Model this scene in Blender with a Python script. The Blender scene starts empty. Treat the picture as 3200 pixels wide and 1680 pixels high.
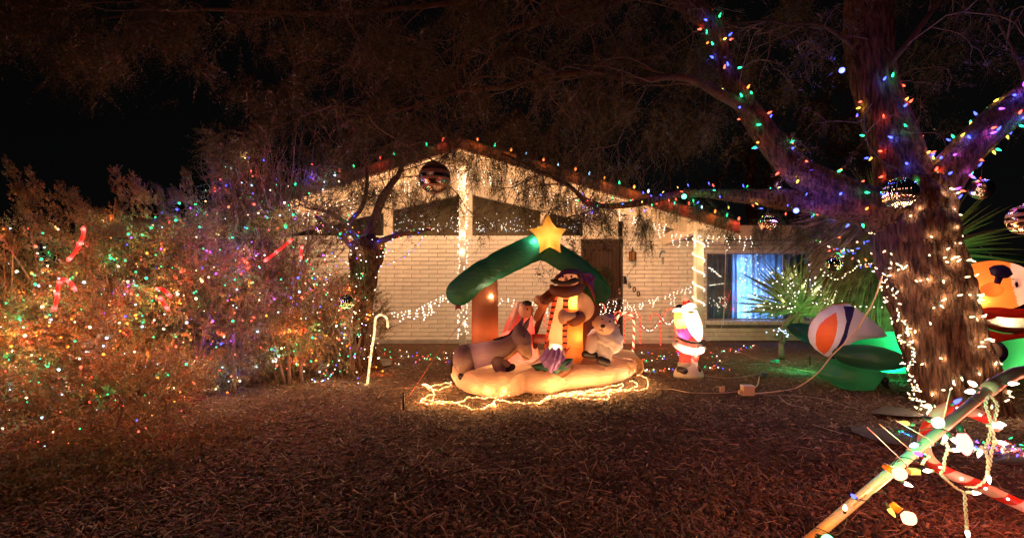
import bpy, math, random
import numpy as np
from mathutils import Vector, Matrix

rng = np.random.default_rng(7)
random.seed(7)
SC = bpy.context.scene
COL = SC.collection

# ---------------------------------------------------------------- camera, world, sun, exposure
F = 1500.0            # focal length in photograph pixels (3200 wide)
HOR = 900.0           # horizon line
CH = 1.2              # eye height
cam_d = bpy.data.cameras.new('camera')
cam = bpy.data.objects.new('camera', cam_d)
COL.objects.link(cam)
cam.location = (0, 0, CH)
cam.rotation_euler = (math.radians(90), 0, 0)
cam_d.sensor_width = 36.0
cam_d.lens = 36.0 * F / 3200.0
cam_d.shift_y = (HOR - 840.0) / 3200.0
cam_d.clip_start = 0.05
cam_d.clip_end = 400.0
SC.camera = cam

world = bpy.data.worlds.new('World')
SC.world = world
world.use_nodes = True
wn = world.node_tree
bg = wn.nodes['Background']
sky = wn.nodes.new('ShaderNodeTexSky')
sky.sky_type = 'NISHITA'
sky.sun_disc = False
sky.sun_elevation = math.radians(14)
sky.sun_rotation = math.radians(200)
hsv = wn.nodes.new('ShaderNodeHueSaturation')
hsv.inputs['Saturation'].default_value = 0.15
wn.links.new(sky.outputs[0], hsv.inputs['Color'])
wn.links.new(hsv.outputs[0], bg.inputs[0])
bg.inputs[1].default_value = 0.00022

sun_d = bpy.data.lights.new('sun', 'SUN')
sun_d.energy = 0.13
sun_d.angle = math.radians(12)
sun_d.color = (1.0, 0.40, 0.23)
sun = bpy.data.objects.new('sun', sun_d)
COL.objects.link(sun)
sun.rotation_euler = (math.radians(66), 0, math.radians(-24))

SC.view_settings.view_transform = 'Standard'
SC.view_settings.look = 'None'
SC.view_settings.exposure = 1.0
SC.view_settings.gamma = 1.0
SC.view_settings.use_curve_mapping = False
SC.render.engine = 'CYCLES'
SC.cycles.use_denoising = True
SC.cycles.max_bounces = 5
SC.cycles.diffuse_bounces = 2
SC.cycles.glossy_bounces = 2
SC.cycles.transmission_bounces = 3
SC.cycles.transparent_max_bounces = 6
SC.cycles.sample_clamp_indirect = 2.0
SC.cycles.caustics_reflective = False
SC.cycles.caustics_refractive = False


def P(px, py, Y):
    return Vector(((px - 1600.0) / F * Y, Y, CH + (HOR - py) / F * Y))


def G(px, py, z=0.0):
    Y = (CH - z) * F / (py - HOR)
    return Vector(((px - 1600.0) / F * Y, Y, z))


class ZM:
    """maps a spot seen in an enlargement of the photograph, at a distance, to a point"""
    def __init__(s, k, x0, y0, Y):
        s.k, s.x0, s.y0, s.Y = k, x0, y0, Y

    def __call__(s, x, y, d=0.0):
        return P(s.x0 + x / s.k, s.y0 + y / s.k, s.Y + d)

    def r(s, v, d=0.0):
        return v / s.k / F * (s.Y + d)


# ---------------------------------------------------------------- materials
MATS = {}


def newmat(name):
    m = bpy.data.materials.new(name)
    m.use_nodes = True
    m.node_tree.nodes.clear()
    return m, m.node_tree


def noise_ramp(nt, scale, c1, c2, detail=4, lo=0.35, hi=0.65, vec=None, dist=0.0):
    n = nt.nodes.new('ShaderNodeTexNoise')
    n.inputs['Scale'].default_value = scale
    n.inputs['Detail'].default_value = detail
    n.inputs['Distortion'].default_value = dist
    if vec is not None:
        nt.links.new(vec, n.inputs['Vector'])
    r = nt.nodes.new('ShaderNodeValToRGB')
    r.color_ramp.elements[0].position = lo
    r.color_ramp.elements[1].position = hi
    r.color_ramp.elements[0].color = (*c1, 1)
    r.color_ramp.elements[1].color = (*c2, 1)
    nt.links.new(n.outputs[0], r.inputs[0])
    return n, r


def texvec(nt, scale=(1, 1, 1), kind='Object'):
    t = nt.nodes.new('ShaderNodeTexCoord')
    m = nt.nodes.new('ShaderNodeMapping')
    m.inputs['Scale'].default_value = scale
    nt.links.new(t.outputs[kind], m.inputs[0])
    return m.outputs[0]


def surf(name, c1, c2=None, rough=0.7, scale=8.0, bump=0.2, bscale=40.0, metal=0.0, spec=0.4, stretch=(1, 1, 1), bdist=0.01, lo=0.35, hi=0.65, coat=0.0, perobj=0.0):
    if name in MATS:
        return MATS[name]
    c2 = c2 or tuple(x * 0.75 for x in c1)
    m, nt = newmat(name)
    out = nt.nodes.new('ShaderNodeOutputMaterial')
    b = nt.nodes.new('ShaderNodeBsdfPrincipled')
    b.inputs['Roughness'].default_value = rough
    b.inputs['Metallic'].default_value = metal
    b.inputs['Specular IOR Level'].default_value = spec
    b.inputs['Coat Weight'].default_value = coat
    v = texvec(nt, stretch)
    n, r = noise_ramp(nt, scale, c1, c2, vec=v, lo=lo, hi=hi)
    col = r.outputs[0]
    if perobj:
        oi = nt.nodes.new('ShaderNodeObjectInfo')
        h = nt.nodes.new('ShaderNodeHueSaturation')
        mr = nt.nodes.new('ShaderNodeMapRange')
        mr.inputs[3].default_value = 1 - perobj
        mr.inputs[4].default_value = 1 + perobj
        nt.links.new(oi.outputs['Random'], mr.inputs[0])
        nt.links.new(mr.outputs[0], h.inputs['Value'])
        nt.links.new(col, h.inputs['Color'])
        col = h.outputs[0]
    nt.links.new(col, b.inputs['Base Color'])
    if bump:
        n2 = nt.nodes.new('ShaderNodeTexNoise')
        n2.inputs['Scale'].default_value = bscale
        n2.inputs['Detail'].default_value = 5
        nt.links.new(v, n2.inputs['Vector'])
        bp = nt.nodes.new('ShaderNodeBump')
        bp.inputs['Strength'].default_value = bump
        bp.inputs['Distance'].default_value = bdist
        nt.links.new(n2.outputs[0], bp.inputs['Height'])
        nt.links.new(bp.outputs[0], b.inputs['Normal'])
    nt.links.new(b.outputs[0], out.inputs[0])
    MATS[name] = m
    return m


def fabric(name, c, trans=0.5, wr=0.35, c2=None, wscale=5.0):
    """thin sewn nylon: lets the lamp inside shine through"""
    if name in MATS:
        return MATS[name]
    m, nt = newmat(name)
    out = nt.nodes.new('ShaderNodeOutputMaterial')
    d = nt.nodes.new('ShaderNodeBsdfDiffuse')
    t = nt.nodes.new('ShaderNodeBsdfTranslucent')
    g = nt.nodes.new('ShaderNodeBsdfGlossy')
    g.inputs['Roughness'].default_value = 0.45
    g.inputs['Color'].default_value = (0.5, 0.5, 0.5, 1)
    mx = nt.nodes.new('ShaderNodeMixShader')
    mg = nt.nodes.new('ShaderNodeMixShader')
    mx.inputs[0].default_value = trans
    mg.inputs[0].default_value = 0.05
    v = texvec(nt, (1, 1, 0.45))
    n, r = noise_ramp(nt, 3.0, c, c2 or tuple(x * 0.82 for x in c), vec=v, detail=5)
    for s in (d, t):
        nt.links.new(r.outputs[0], s.inputs['Color'])
    n2 = nt.nodes.new('ShaderNodeTexNoise')
    n2.inputs['Scale'].default_value = wscale
    n2.inputs['Detail'].default_value = 6
    n2.inputs['Roughness'].default_value = 0.62
    n2.inputs['Distortion'].default_value = 1.6
    v2 = texvec(nt, (1, 1, 3.0))
    nt.links.new(v2, n2.inputs['Vector'])
    bp = nt.nodes.new('ShaderNodeBump')
    bp.inputs['Strength'].default_value = wr
    bp.inputs['Distance'].default_value = 0.03
    nt.links.new(n2.outputs[0], bp.inputs['Height'])
    for s in (d, g):
        nt.links.new(bp.outputs[0], s.inputs['Normal'])
    nt.links.new(bp.outputs[0], t.inputs['Normal'])
    nt.links.new(d.outputs[0], mx.inputs[1])
    nt.links.new(t.outputs[0], mx.inputs[2])
    nt.links.new(mx.outputs[0], mg.inputs[1])
    nt.links.new(g.outputs[0], mg.inputs[2])
    nt.links.new(mg.outputs[0], out.inputs[0])
    MATS[name] = m
    return m


def leafmat(name, c1, c2, trans=0.35, scale=3.0, rough=0.4):
    if name in MATS:
        return MATS[name]
    m, nt = newmat(name)
    out = nt.nodes.new('ShaderNodeOutputMaterial')
    b = nt.nodes.new('ShaderNodeBsdfPrincipled')
    b.inputs['Roughness'].default_value = rough
    t = nt.nodes.new('ShaderNodeBsdfTranslucent')
    mx = nt.nodes.new('ShaderNodeMixShader')
    mx.inputs[0].default_value = trans
    n, r = noise_ramp(nt, scale, c1, c2, detail=6, lo=0.3, hi=0.7, vec=texvec(nt))
    nt.links.new(r.outputs[0], b.inputs['Base Color'])
    nt.links.new(r.outputs[0], t.inputs['Color'])
    nt.links.new(b.outputs[0], mx.inputs[1])
    nt.links.new(t.outputs[0], mx.inputs[2])
    nt.links.new(mx.outputs[0], out.inputs[0])
    MATS[name] = m
    return m


def glowmat(name, c, s, sample=False):
    if name in MATS:
        return MATS[name]
    m, nt = newmat(name)
    out = nt.nodes.new('ShaderNodeOutputMaterial')
    e = nt.nodes.new('ShaderNodeEmission')
    e.inputs[0].default_value = (*c, 1)
    e.inputs[1].default_value = s
    nt.links.new(e.outputs[0], out.inputs[0])
    m.cycles.emission_sampling = 'AUTO' if sample else 'NONE'
    MATS[name] = m
    return m


# ---------------------------------------------------------------- mesh building
class MB:
    def __init__(s):
        s.v, s.f, s.m, s.n = [], [], [], 0

    def add(s, verts, faces, mi=0):
        s.v.extend([tuple(p) for p in verts])
        s.f.extend([tuple(i + s.n for i in f) for f in faces])
        s.m.extend([mi] * len(faces) if isinstance(mi, int) else mi)
        s.n += len(verts)
        return s

    def box(s, c, h, R=None, mi=0):
        c = Vector(c)
        vs = []
        for x in (-1, 1):
            for y in (-1, 1):
                for z in (-1, 1):
                    q = Vector((x * h[0], y * h[1], z * h[2]))
                    if R is not None:
                        q = R @ q
                    vs.append(c + q)
        fs = [(0, 1, 3, 2), (4, 6, 7, 5), (0, 4, 5, 1), (2, 3, 7, 6), (0, 2, 6, 4), (1, 5, 7, 3)]
        return s.add(vs, fs, mi)

    def bevbox(s, c, h, b=0.006, mi=0):
        """a box with a chamfered front edge (towards -y): a block with soft arrises"""
        cx, cy, cz = c
        hx, hy, hz = h
        vs = [(cx + sx * (hx - e), y, cz + sz * (hz - e)) for y, e in ((cy - hy, b), (cy - hy + b, 0), (cy + hy, 0)) for sx, sz in ((-1, -1), (1, -1), (1, 1), (-1, 1))]
        fs = [(0, 1, 2, 3)]
        for r in (0, 4):
            for i in range(4):
                j = (i + 1) % 4
                fs.append((r + i, r + 4 + i, r + 4 + j, r + j))
        return s.add(vs, fs, mi)

    def tube(s, pts, rad, n=8, cap='round', mi=0, prof=None):
        pts = [Vector(p) for p in pts]
        if not hasattr(rad, '__len__'):
            rad = [rad] * len(pts)
        rad = list(rad)
        if cap == 'round':
            d0 = (pts[0] - pts[1]).normalized()
            d1 = (pts[-1] - pts[-2]).normalized()
            r0, r1 = rad[0], rad[-1]
            ks = (1.0, 0.95, 0.8, 0.55, 0.25) if n > 10 else (0.8,)
            pts = [pts[0] + d0 * r0 * k for k in ks] + pts + [pts[-1] + d1 * r1 * k for k in reversed(ks)]
            rr = [math.sqrt(max(0.0, 1 - k * k)) for k in ks]
            rr[0] = max(rr[0], 0.02)
            rad = [r0 * q for q in rr] + rad + [r1 * q for q in reversed(rr)]
        k = len(pts)
        t0 = (pts[1] - pts[0]).normalized()
        up = Vector((0, 0, 1)) if abs(t0.z) < 0.9 else Vector((0, -1, 0))
        nrm = (up - t0 * up.dot(t0)).normalized()
        vs, fs = [], []
        for i, p in enumerate(pts):
            a = pts[max(i - 1, 0)]
            b = pts[min(i + 1, k - 1)]
            t = (b - a)
            t = t.normalized() if t.length > 1e-9 else t0
            nrm = (nrm - t * nrm.dot(t))
            nrm = nrm.normalized() if nrm.length > 1e-9 else Vector((1, 0, 0))
            bn = t.cross(nrm)
            for j in range(n):
                th = 2 * math.pi * j / n
                q = rad[i] * (prof(i, j, th) if prof else 1.0)
                vs.append(p + (nrm * math.cos(th) + bn * math.sin(th)) * q)
        for i in range(k - 1):
            for j in range(n):
                j2 = (j + 1) % n
                fs.append((i * n + j, i * n + j2, (i + 1) * n + j2, (i + 1) * n + j))
        fs.append(tuple(range(n - 1, -1, -1)))
        fs.append(tuple((k - 1) * n + j for j in range(n)))
        return s.add(vs, fs, mi)

    def ell(s, c, r, R=None, n=20, m=12, mi=0, fn=None):
        c = Vector(c)
        if not hasattr(r, '__len__'):
            r = (r, r, r)
        vs, fs = [], []
        for i in range(m + 1):
            ph = math.pi * i / m
            for j in range(n):
                th = 2 * math.pi * j / n
                u = Vector((math.sin(ph) * math.cos(th), math.sin(ph) * math.sin(th), math.cos(ph)))
                k = fn(u) if fn else 1.0
                q = Vector((u.x * r[0] * k, u.y * r[1] * k, u.z * r[2] * k))
                if R is not None:
                    q = R @ q
                vs.append(c + q)
        for i in range(m):
            for j in range(n):
                j2 = (j + 1) % n
                fs.append((i * n + j, (i + 1) * n + j, (i + 1) * n + j2, i * n + j2))
        return s.add(vs, fs, mi)

    def lathe(s, c, prof, n=24, mi=0, sy=1.0, R=None):
        """prof: list of (radius, z) or (radius, z, dx, dy)"""
        c = Vector(c)
        vs, fs = [], []
        for p in prof:
            r, z = p[0], p[1]
            dx, dy = (p[2], p[3]) if len(p) > 2 else (0, 0)
            for j in range(n):
                th = 2 * math.pi * j / n
                q = Vector((dx + r * math.cos(th), dy + r * sy * math.sin(th), z))
                if R is not None:
                    q = R @ q
                vs.append(c + q)
        k = len(prof)
        for i in range(k - 1):
            for j in range(n):
                j2 = (j + 1) % n
                fs.append((i * n + j, i * n + j2, (i + 1) * n + j2, (i + 1) * n + j))
        fs.append(tuple(range(n - 1, -1, -1)))
        fs.append(tuple((k - 1) * n + j for j in range(n)))
        return s.add(vs, fs, mi)

    def puff(s, out, thick, c=None, axis=(0, 1, 0), rings=10, sub=6, mi=0, fn=None, power=0.5):
        """a cushion sewn from two panels cut to the outline (list of points)"""
        out = [Vector(p) for p in out]
        n0 = len(out)
        c = Vector(c) if c is not None else sum(out, Vector()) / n0
        axis = Vector(axis).normalized()
        o2 = []
        for i in range(n0):
            for k in range(sub):
                o2.append(out[i].lerp(out[(i + 1) % n0], k / sub))
        n = len(o2)
        vs, fs = [], []
        for side in (-1, 1):
            base = len(vs)
            for r in range(rings + 1):
                t = 1 - r / rings * 0.999
                h = thick * (1 - t ** 2.2) ** power * side
                for q in o2:
                    vs.append(c + (q - c) * t + axis * h)
            for r in range(rings):
                for j in range(n):
                    j2 = (j + 1) % n
                    a, b, cc, d = base + r * n + j, base + r * n + j2, base + (r + 1) * n + j2, base + (r + 1) * n + j
                    fs.append((a, b, cc, d) if side < 0 else (d, cc, b, a))
        if fn:
            mi = []
            for f in fs:
                q = sum((vs[i] for i in f), Vector()) / 4
                mi.append(fn(q))
        return s.add(vs, fs, mi)

    def build(s, name, mats, parent=None, smooth=True, kind=None, **tags):
        me = bpy.data.meshes.new(name)
        me.from_pydata(s.v, [], s.f)
        mats = mats if isinstance(mats, (list, tuple)) else [mats]
        for m in mats:
            me.materials.append(m)
        if len(mats) > 1:
            me.polygons.foreach_set('material_index', np.array(s.m, dtype=np.int32))
        if smooth:
            me.polygons.foreach_set('use_smooth', np.ones(len(me.polygons), dtype=bool))
        me.update()
        return link(name, me, parent, kind=kind, **tags)


ORG = {}


def link(name, data, parent=None, kind=None, label=None, cat=None, group=None, loc=None):
    o = bpy.data.objects.new(name, data)
    COL.objects.link(o)
    l = Vector(loc) if loc is not None else Vector((0, 0, 0))
    ORG[o.name] = l
    if parent is not None:
        o.parent = parent
        o.location = l - ORG[parent.name]
    else:
        o.location = l
    for k, v in (('kind', kind), ('label', label), ('category', cat), ('group', group)):
        if v:
            o[k] = v
    return o


def thing(name, label, cat, loc, group=None):
    loc = tuple(loc)
    return link(name, None, label=label, cat=cat, group=group, loc=loc)


def npmesh(name, v, quads, mat, parent=None, kind='stuff', smooth=False, **tags):
    me = bpy.data.meshes.new(name)
    nv, nf = len(v), len(quads)
    k = quads.shape[1]
    me.vertices.add(nv)
    me.vertices.foreach_set('co', np.ascontiguousarray(v, dtype=np.float32).ravel())
    me.loops.add(nf * k)
    me.loops.foreach_set('vertex_index', np.ascontiguousarray(quads, dtype=np.int32).ravel())
    me.polygons.add(nf)
    me.polygons.foreach_set('loop_start', np.arange(nf, dtype=np.int32) * k)
    if smooth:
        me.polygons.foreach_set('use_smooth', np.ones(nf, dtype=bool))
    me.materials.append(mat)
    me.update(calc_edges=True)
    return link(name, me, parent, kind=kind, **tags)


def smooth_path(pts, k=6):
    """Catmull-Rom through points; entries may carry extra numbers after xyz"""
    a = np.array([list(p) for p in pts], dtype=float)
    a = np.vstack([2 * a[0] - a[1], a, 2 * a[-1] - a[-2]])
    out = []
    for i in range(1, len(a) - 2):
        for t in np.linspace(0, 1, k, endpoint=False):
            p0, p1, p2, p3 = a[i - 1], a[i], a[i + 1], a[i + 2]
            out.append(0.5 * ((2 * p1) + (-p0 + p2) * t + (2 * p0 - 5 * p1 + 4 * p2 - p3) * t * t + (-p0 + 3 * p1 - 3 * p2 + p3) * t ** 3))
    out.append(a[-2])
    return np.array(out)


def lamp(loc, color, power, radius=0.02, parent=None, name='lamp_light'):
    d = bpy.data.lights.new(name, 'POINT')
    d.energy = power
    d.color = color
    d.shadow_soft_size = radius
    o = link(name, d, parent, loc=tuple(loc))
    o.visible_glossy = loc[1] < 6.7   # far off, the bulb meshes themselves are what shows in glass
    return o


def inpoly(x, z, poly):
    r = False
    j = len(poly) - 1
    for i in range(len(poly)):
        xi, zi = poly[i]
        xj, zj = poly[j]
        if (zi > z) != (zj > z) and x < (xj - xi) * (z - zi) / (zj - zi) + xi:
            r = not r
        j = i
    return r


def unit(a):
    return a / np.maximum(np.linalg.norm(a, axis=-1, keepdims=True), 1e-9)


# leaves: arrays of base, direction, normal-ish side, length, width -> quads
def leaves(base, d, side, L, W, fold=0.0):
    n = len(base)
    L = np.broadcast_to(L, (n,))[:, None]
    W = np.broadcast_to(W, (n,))[:, None]
    nr = np.cross(d, side)
    a = base
    b = base + d * L * 0.45 + side * W * 0.5 + nr * fold * W
    c = base + d * L
    e = base + d * L * 0.45 - side * W * 0.5 + nr * fold * W
    v = np.stack([a, b, c, e], 1).reshape(-1, 3)
    q = np.arange(n * 4).reshape(-1, 4)
    return v, q


def shoots(st, dr, ln, nl, L, W, droop, mode='whorl', stem=0.0, jitter=0.3, cup=0.6):
    """many leafy shoots at once -> (leaf verts, quads), (stem verts, quads)"""
    n = len(st)
    t = np.linspace(0.08, 1.0, nl)[None, :, None]
    st_, dr_, ln_ = st[:, None, :], dr[:, None, :], ln[:, None, None]
    dp = np.broadcast_to(droop, (n,))[:, None, None]
    dn = np.array([0, 0, -1.0])
    p = st_ + dr_ * ln_ * t + dn * dp * ln_ * t * t
    tan = unit(dr_ + dn * 2 * dp * t)
    rnd = unit(rng.normal(size=(n, 1, 3)))
    s0 = unit(np.cross(tan, np.broadcast_to(rnd, tan.shape)))
    s1 = np.cross(tan, s0)
    if mode == 'whorl':
        ang = np.arange(nl)[None, :, None] * 2.4 + rng.uniform(0, 6.28, (n, 1, 1))
    else:
        ang = (np.arange(nl) % 2)[None, :, None] * math.pi + rng.uniform(0, 0.5, (n, 1, 1))
    s = s0 * np.cos(ang) + s1 * np.sin(ang)
    ld = unit(tan * cup + s + rng.normal(size=s.shape) * jitter)
    ls = unit(np.cross(ld, tan) + rng.normal(size=s.shape) * jitter)
    ls = unit(ls - ld * (ls * ld).sum(-1, keepdims=True))
    k = n * nl
    sz = rng.uniform(0.6, 1.25, k)
    taper = np.broadcast_to((1.0 - 0.45 * t ** 2)[..., 0], (n, nl)).reshape(-1)
    lv = leaves(p.reshape(k, 3), ld.reshape(k, 3), ls.reshape(k, 3), L * sz * taper, W * sz * taper, 0.15)
    sv = None
    if stem > 0:
        ts = np.linspace(0, 1, 5)[None, :, None]
        q = st_ + dr_ * ln_ * ts + dn * dp * ln_ * ts * ts
        a = np.broadcast_to(unit(np.cross(dr, rng.normal(size=(n, 3))))[:, None, :], q.shape)
        b = np.broadcast_to(np.cross(dr, unit(np.cross(dr, a[:, 0])))[:, None, :], q.shape)
        w = stem * (1 - 0.8 * ts)
        ring = np.stack([q + a * w, q - a * w * 0.5 + b * w * 0.87, q - a * w * 0.5 - b * w * 0.87], 2)  # n,5,3,3
        vv = ring.reshape(-1, 3)
        idx = np.arange(n * 15).reshape(n, 5, 3)
        qs = []
        for j in range(3):
            j2 = (j + 1) % 3
            qs.append(np.stack([idx[:, :-1, j], idx[:, :-1, j2], idx[:, 1:, j2], idx[:, 1:, j]], -1).reshape(-1, 4))
        sv = (vv, np.concatenate(qs))
    return lv, sv


def join(parts):
    vs, qs, o = [], [], 0
    for v, q in parts:
        vs.append(v)
        qs.append(q + o)
        o += len(v)
    return np.concatenate(vs), np.concatenate(qs)
# ---------------------------------------------------------------- ground
WY = 11.0            # plane of the front wall
mulch = surf('mulch_soil', (0.06, 0.032, 0.020), (0.15, 0.09, 0.055), rough=0.9, scale=14, bump=1.0, bscale=55, bdist=0.03, spec=0.15, lo=0.3, hi=0.7)
gx = np.concatenate([np.linspace(-60, -9, 8), np.linspace(-8.5, 8.5, 120), np.linspace(9, 60, 8)])
gy = np.concatenate([np.linspace(-30, 0.5, 6), np.linspace(1, 11.5, 90), np.linspace(12, 90, 8)])


def gz(x, y):
    z = 0.018 * np.sin(x * 1.7 + 0.6 * np.sin(y * 1.3)) * np.cos(y * 1.1 + 0.4) + 0.008 * np.sin(x * 6.1 + y * 2.3) * np.sin(y * 5.3 - x)
    return z * np.clip((WY - 1.2 - y) / 1.0, 0, 1) * (np.abs(x) < 9)


GX, GY = np.meshgrid(gx, gy)
gv = np.stack([GX, GY, gz(GX, GY)], -1).reshape(-1, 3)
ii = np.arange(len(gv)).reshape(GX.shape)
gq = np.stack([ii[:-1, :-1], ii[:-1, 1:], ii[1:, 1:], ii[1:, :-1]], -1).reshape(-1, 4)
npmesh('ground', gv, gq, mulch, kind='structure', smooth=True)


def zg(p):
    return float(gz(np.array(p[0]), np.array(p[1])))


# bark chips lying on the ground: little tilted wedges
def chips(name, n, y0, y1, lmin, lmax, wr, mats, power=2.0):
    # more of them near the eye
    u = rng.random(n)
    y = 1.0 / (1.0 / y0 + u * (1.0 / y1 - 1.0 / y0))
    x = rng.uniform(-1.15, 1.15, n) * y
    L = rng.uniform(lmin, lmax, n) * rng.choice([1.0, 1.0, 1.5], n)
    W = L * rng.uniform(wr[0], wr[1], n)
    H = W * rng.uniform(0.15, 0.4, n)
    a = rng.uniform(0, 6.283, n)
    pit = rng.normal(0, 0.35, n)
    rol = rng.normal(0, 0.4, n)
    d = np.stack([np.cos(a) * np.cos(pit), np.sin(a) * np.cos(pit), np.sin(pit)], -1)
    s = unit(np.cross(d, np.stack([np.sin(rol) * np.ones(n), np.zeros(n), np.cos(rol)], -1)))
    u3 = np.cross(s, d)
    c = np.stack([x, y, gz(x, y) + np.abs(np.sin(pit)) * L * 0.35 + H * 0.4 + rng.uniform(0, 0.01, n)], -1)
    L, W, H = L[:, None] * 0.5, W[:, None] * 0.5, H[:, None] * 0.5
    vs = []
    tp = rng.uniform(0.3, 1.0, (n, 1))
    tq = rng.uniform(0.3, 1.0, (n, 1))
    for sx, k in ((-1, tp), (1, tq)):
        for sy in (-1, 1):
            for sz in (-1, 1):
                vs.append(c + d * L * sx + s * W * sy * k + u3 * H * sz * (1 if sz < 0 else 0.8))
    v = np.stack(vs, 1).reshape(-1, 3)
    f = np.array([(0, 1, 3, 2), (4, 6, 7, 5), (0, 4, 5, 1), (2, 3, 7, 6), (1, 5, 7, 3)])
    b = (np.arange(n) * 8)[:, None, None]
    q = (f[None] + b)
    for k, m in enumerate(mats):
        sel = np.arange(n) % len(mats) == k
        npmesh(name, v, q[sel].reshape(-1, 4), m, label='loose bark chips and twigs scattered over the yard')


chipA = surf('chip_dark', (0.025, 0.015, 0.009), (0.09, 0.054, 0.033), rough=0.8, scale=2.2, bump=0.3, bscale=160)
chipB = surf('chip_mid', (0.055, 0.034, 0.021), (0.21, 0.13, 0.08), rough=0.8, scale=1.6, bump=0.3, bscale=160)
chipC = surf('chip_pale', (0.24, 0.17, 0.12), (0.36, 0.26, 0.19), rough=0.75, scale=30, bump=0.3, bscale=160)
chips('bark_chips', 70000, 1.7, 8.0, 0.008, 0.028, (0.35, 0.8), [chipA, chipB, chipB, chipA])
chips('bark_chips', 9000, 1.7, 7.0, 0.01, 0.03, (0.3, 0.6), [chipC, chipB])
chips('bark_chips', 24000, 4.0, 10.8, 0.015, 0.045, (0.08, 0.3), [chipB, chipA, chipB, chipC])
chips('needle_litter', 26000, 1.7, 10.0, 0.03, 0.10, (0.025, 0.06), [chipB, chipC, chipA])

# curled seed pods
m = MB()
for k in range(420):
    y = 1.0 / (1 / 1.8 + random.random() * (1 / 9.0 - 1 / 1.8))
    x = random.uniform(-1.1, 1.1) * y
    L, a, cu = random.uniform(0.04, 0.11), random.uniform(0, 6.28), random.uniform(-1.4, 1.4)
    pts = []
    for i in range(5):
        t = i / 4 - 0.5
        aa = a + cu * t
        pts.append((x + math.cos(a) * L * t + math.sin(aa) * 0.02 * cu, y + math.sin(a) * L * t + math.cos(aa) * 0.015, zg((x, y)) + 0.014 + 0.008 * math.cos(t * 3)))
    m.tube(pts, [0.0022, 0.0035, 0.004, 0.0035, 0.002], 5, cap=None)
m.build('seed_pods', chipC, kind='stuff', label='pale curled seed pods lying on the mulch')

# concrete slab along the house
conc = surf('concrete', (0.42, 0.37, 0.31), (0.52, 0.47, 0.40), rough=0.85, scale=5, bump=0.3, bscale=90, bdist=0.004)
SLX0, SLX1, SLY = -7.5, P(2112, 0, 10.4).x, 10.4
MB().bevbox(((SLX0 + SLX1) / 2, (SLY + WY + 0.3) / 2, 0.04), ((SLX1 - SLX0) / 2, (WY + 0.3 - SLY) / 2, 0.06), 0.012).build('porch_slab', conc, smooth=False, kind='structure')

# ---------------------------------------------------------------- house
house = thing('house', 'white painted brick house with low gable, dark front door and lit eaves', 'house', (0, WY, 0))
brickm = surf('painted_brick', (0.64, 0.57, 0.47), (0.74, 0.67, 0.56), rough=0.6, scale=7, bump=0.5, bscale=30, bdist=0.006, perobj=0.07)
mortm = surf('painted_mortar', (0.17, 0.13, 0.10), (0.28, 0.23, 0.18), rough=0.8, scale=6, bump=0.6, bscale=60, bdist=0.004)
tan = surf('tan_trim_paint', (0.52, 0.43, 0.31), (0.60, 0.50, 0.37), rough=0.55, scale=3, bump=0.15, bscale=30)
brown = surf('brown_fascia_paint', (0.14, 0.09, 0.065), (0.20, 0.13, 0.095), rough=0.6, scale=5, bump=0.3, bscale=40)
shing = surf('shingles', (0.06, 0.05, 0.045), (0.12, 0.09, 0.075), rough=0.9, scale=30, bump=0.8, bscale=90)
soff = surf('soffit_board', (0.50, 0.42, 0.31), (0.58, 0.49, 0.37), rough=0.6, scale=2, bump=0.25, bscale=14, stretch=(1, 0.2, 1))

XL, XD0, XD1, XW0, XW1, XE = P(640, 0, WY).x, P(1816, 0, WY).x, P(1946, 0, WY).x, P(2209, 0, WY).x, P(2531, 0, WY).x, P(2960, 0, WY).x
ZT = P(0, 738, WY).z
ZW0, ZW1 = P(0, 999, WY).z, P(0, 790, WY).z
ZR = P(0, 748, WY).z  # top of brick on the right part
bricks = []           # x0,x1,z0,z1,y
RH = 0.0953
BL = 0.395


def course(x0, x1, z0, z1, off, y=WY):
    x = x0 - off
    while x < x1 - 0.02:
        a, b = max(x, x0), min(x + BL, x1)
        if b - a > 0.05:
            bricks.append((a, b, z0, z1, y))
        x += BL


nrow = 0
z = 0.102
while z < ZT - RH * 0.9:
    course(XL, XD0, z, z + RH, (nrow % 2) * BL / 2)
    z += RH
    nrow += 1
ztop = z
x = XL
while x < XD0 - 0.03:
    bricks.append((x, x + 0.1, ztop, ZT, WY))
    x += 0.1
# entry part, right of the door up to the window, and the run over and under it
z, nrow = 0.0, 0
while z < ZT + 0.45:
    x0 = XD1
    zb = z + RH
    top_here = 2.75 if zb > ZR else 9
    off = (nrow % 2) * BL / 2 + 0.1
    if zb <= 0.098:
        course(SLX1 + 0.1, XE, z, zb, off)
    elif zb < ZW0 - 0.14:
        course(XD1, XE, z, zb, off)
    elif zb < ZW0 - 0.02:
        course(XD1, XW0 - 0.02, z, zb, off)
    elif zb < ZW1 + 0.03:
        course(XD1, XW0, z, zb, off)
        course(XW1, XE, z, zb, off)
    elif zb < ZR + 0.06:
        course(XD1, XE, z, zb, off)
    else:
        course(XD1, P(2080, 0, WY).x, z, zb, off)
    z += RH
    nrow += 1
x = XW0 - 0.02
while x < XW1 + 0.05:
    bricks.append((x, x + 0.098, ZW0 - 0.115, ZW0 - 0.008, WY - 0.05))
    x += 0.1

# backing of the walls (mortar plane), behind the brick faces
bk = MB()


def bbox(mb, x0, x1, y0, y1, z0, z1, mi=0):
    mb.box(((x0 + x1) / 2, (y0 + y1) / 2, (z0 + z1) / 2), ((x1 - x0) / 2, (y1 - y0) / 2, (z1 - z0) / 2), mi=mi)


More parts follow.
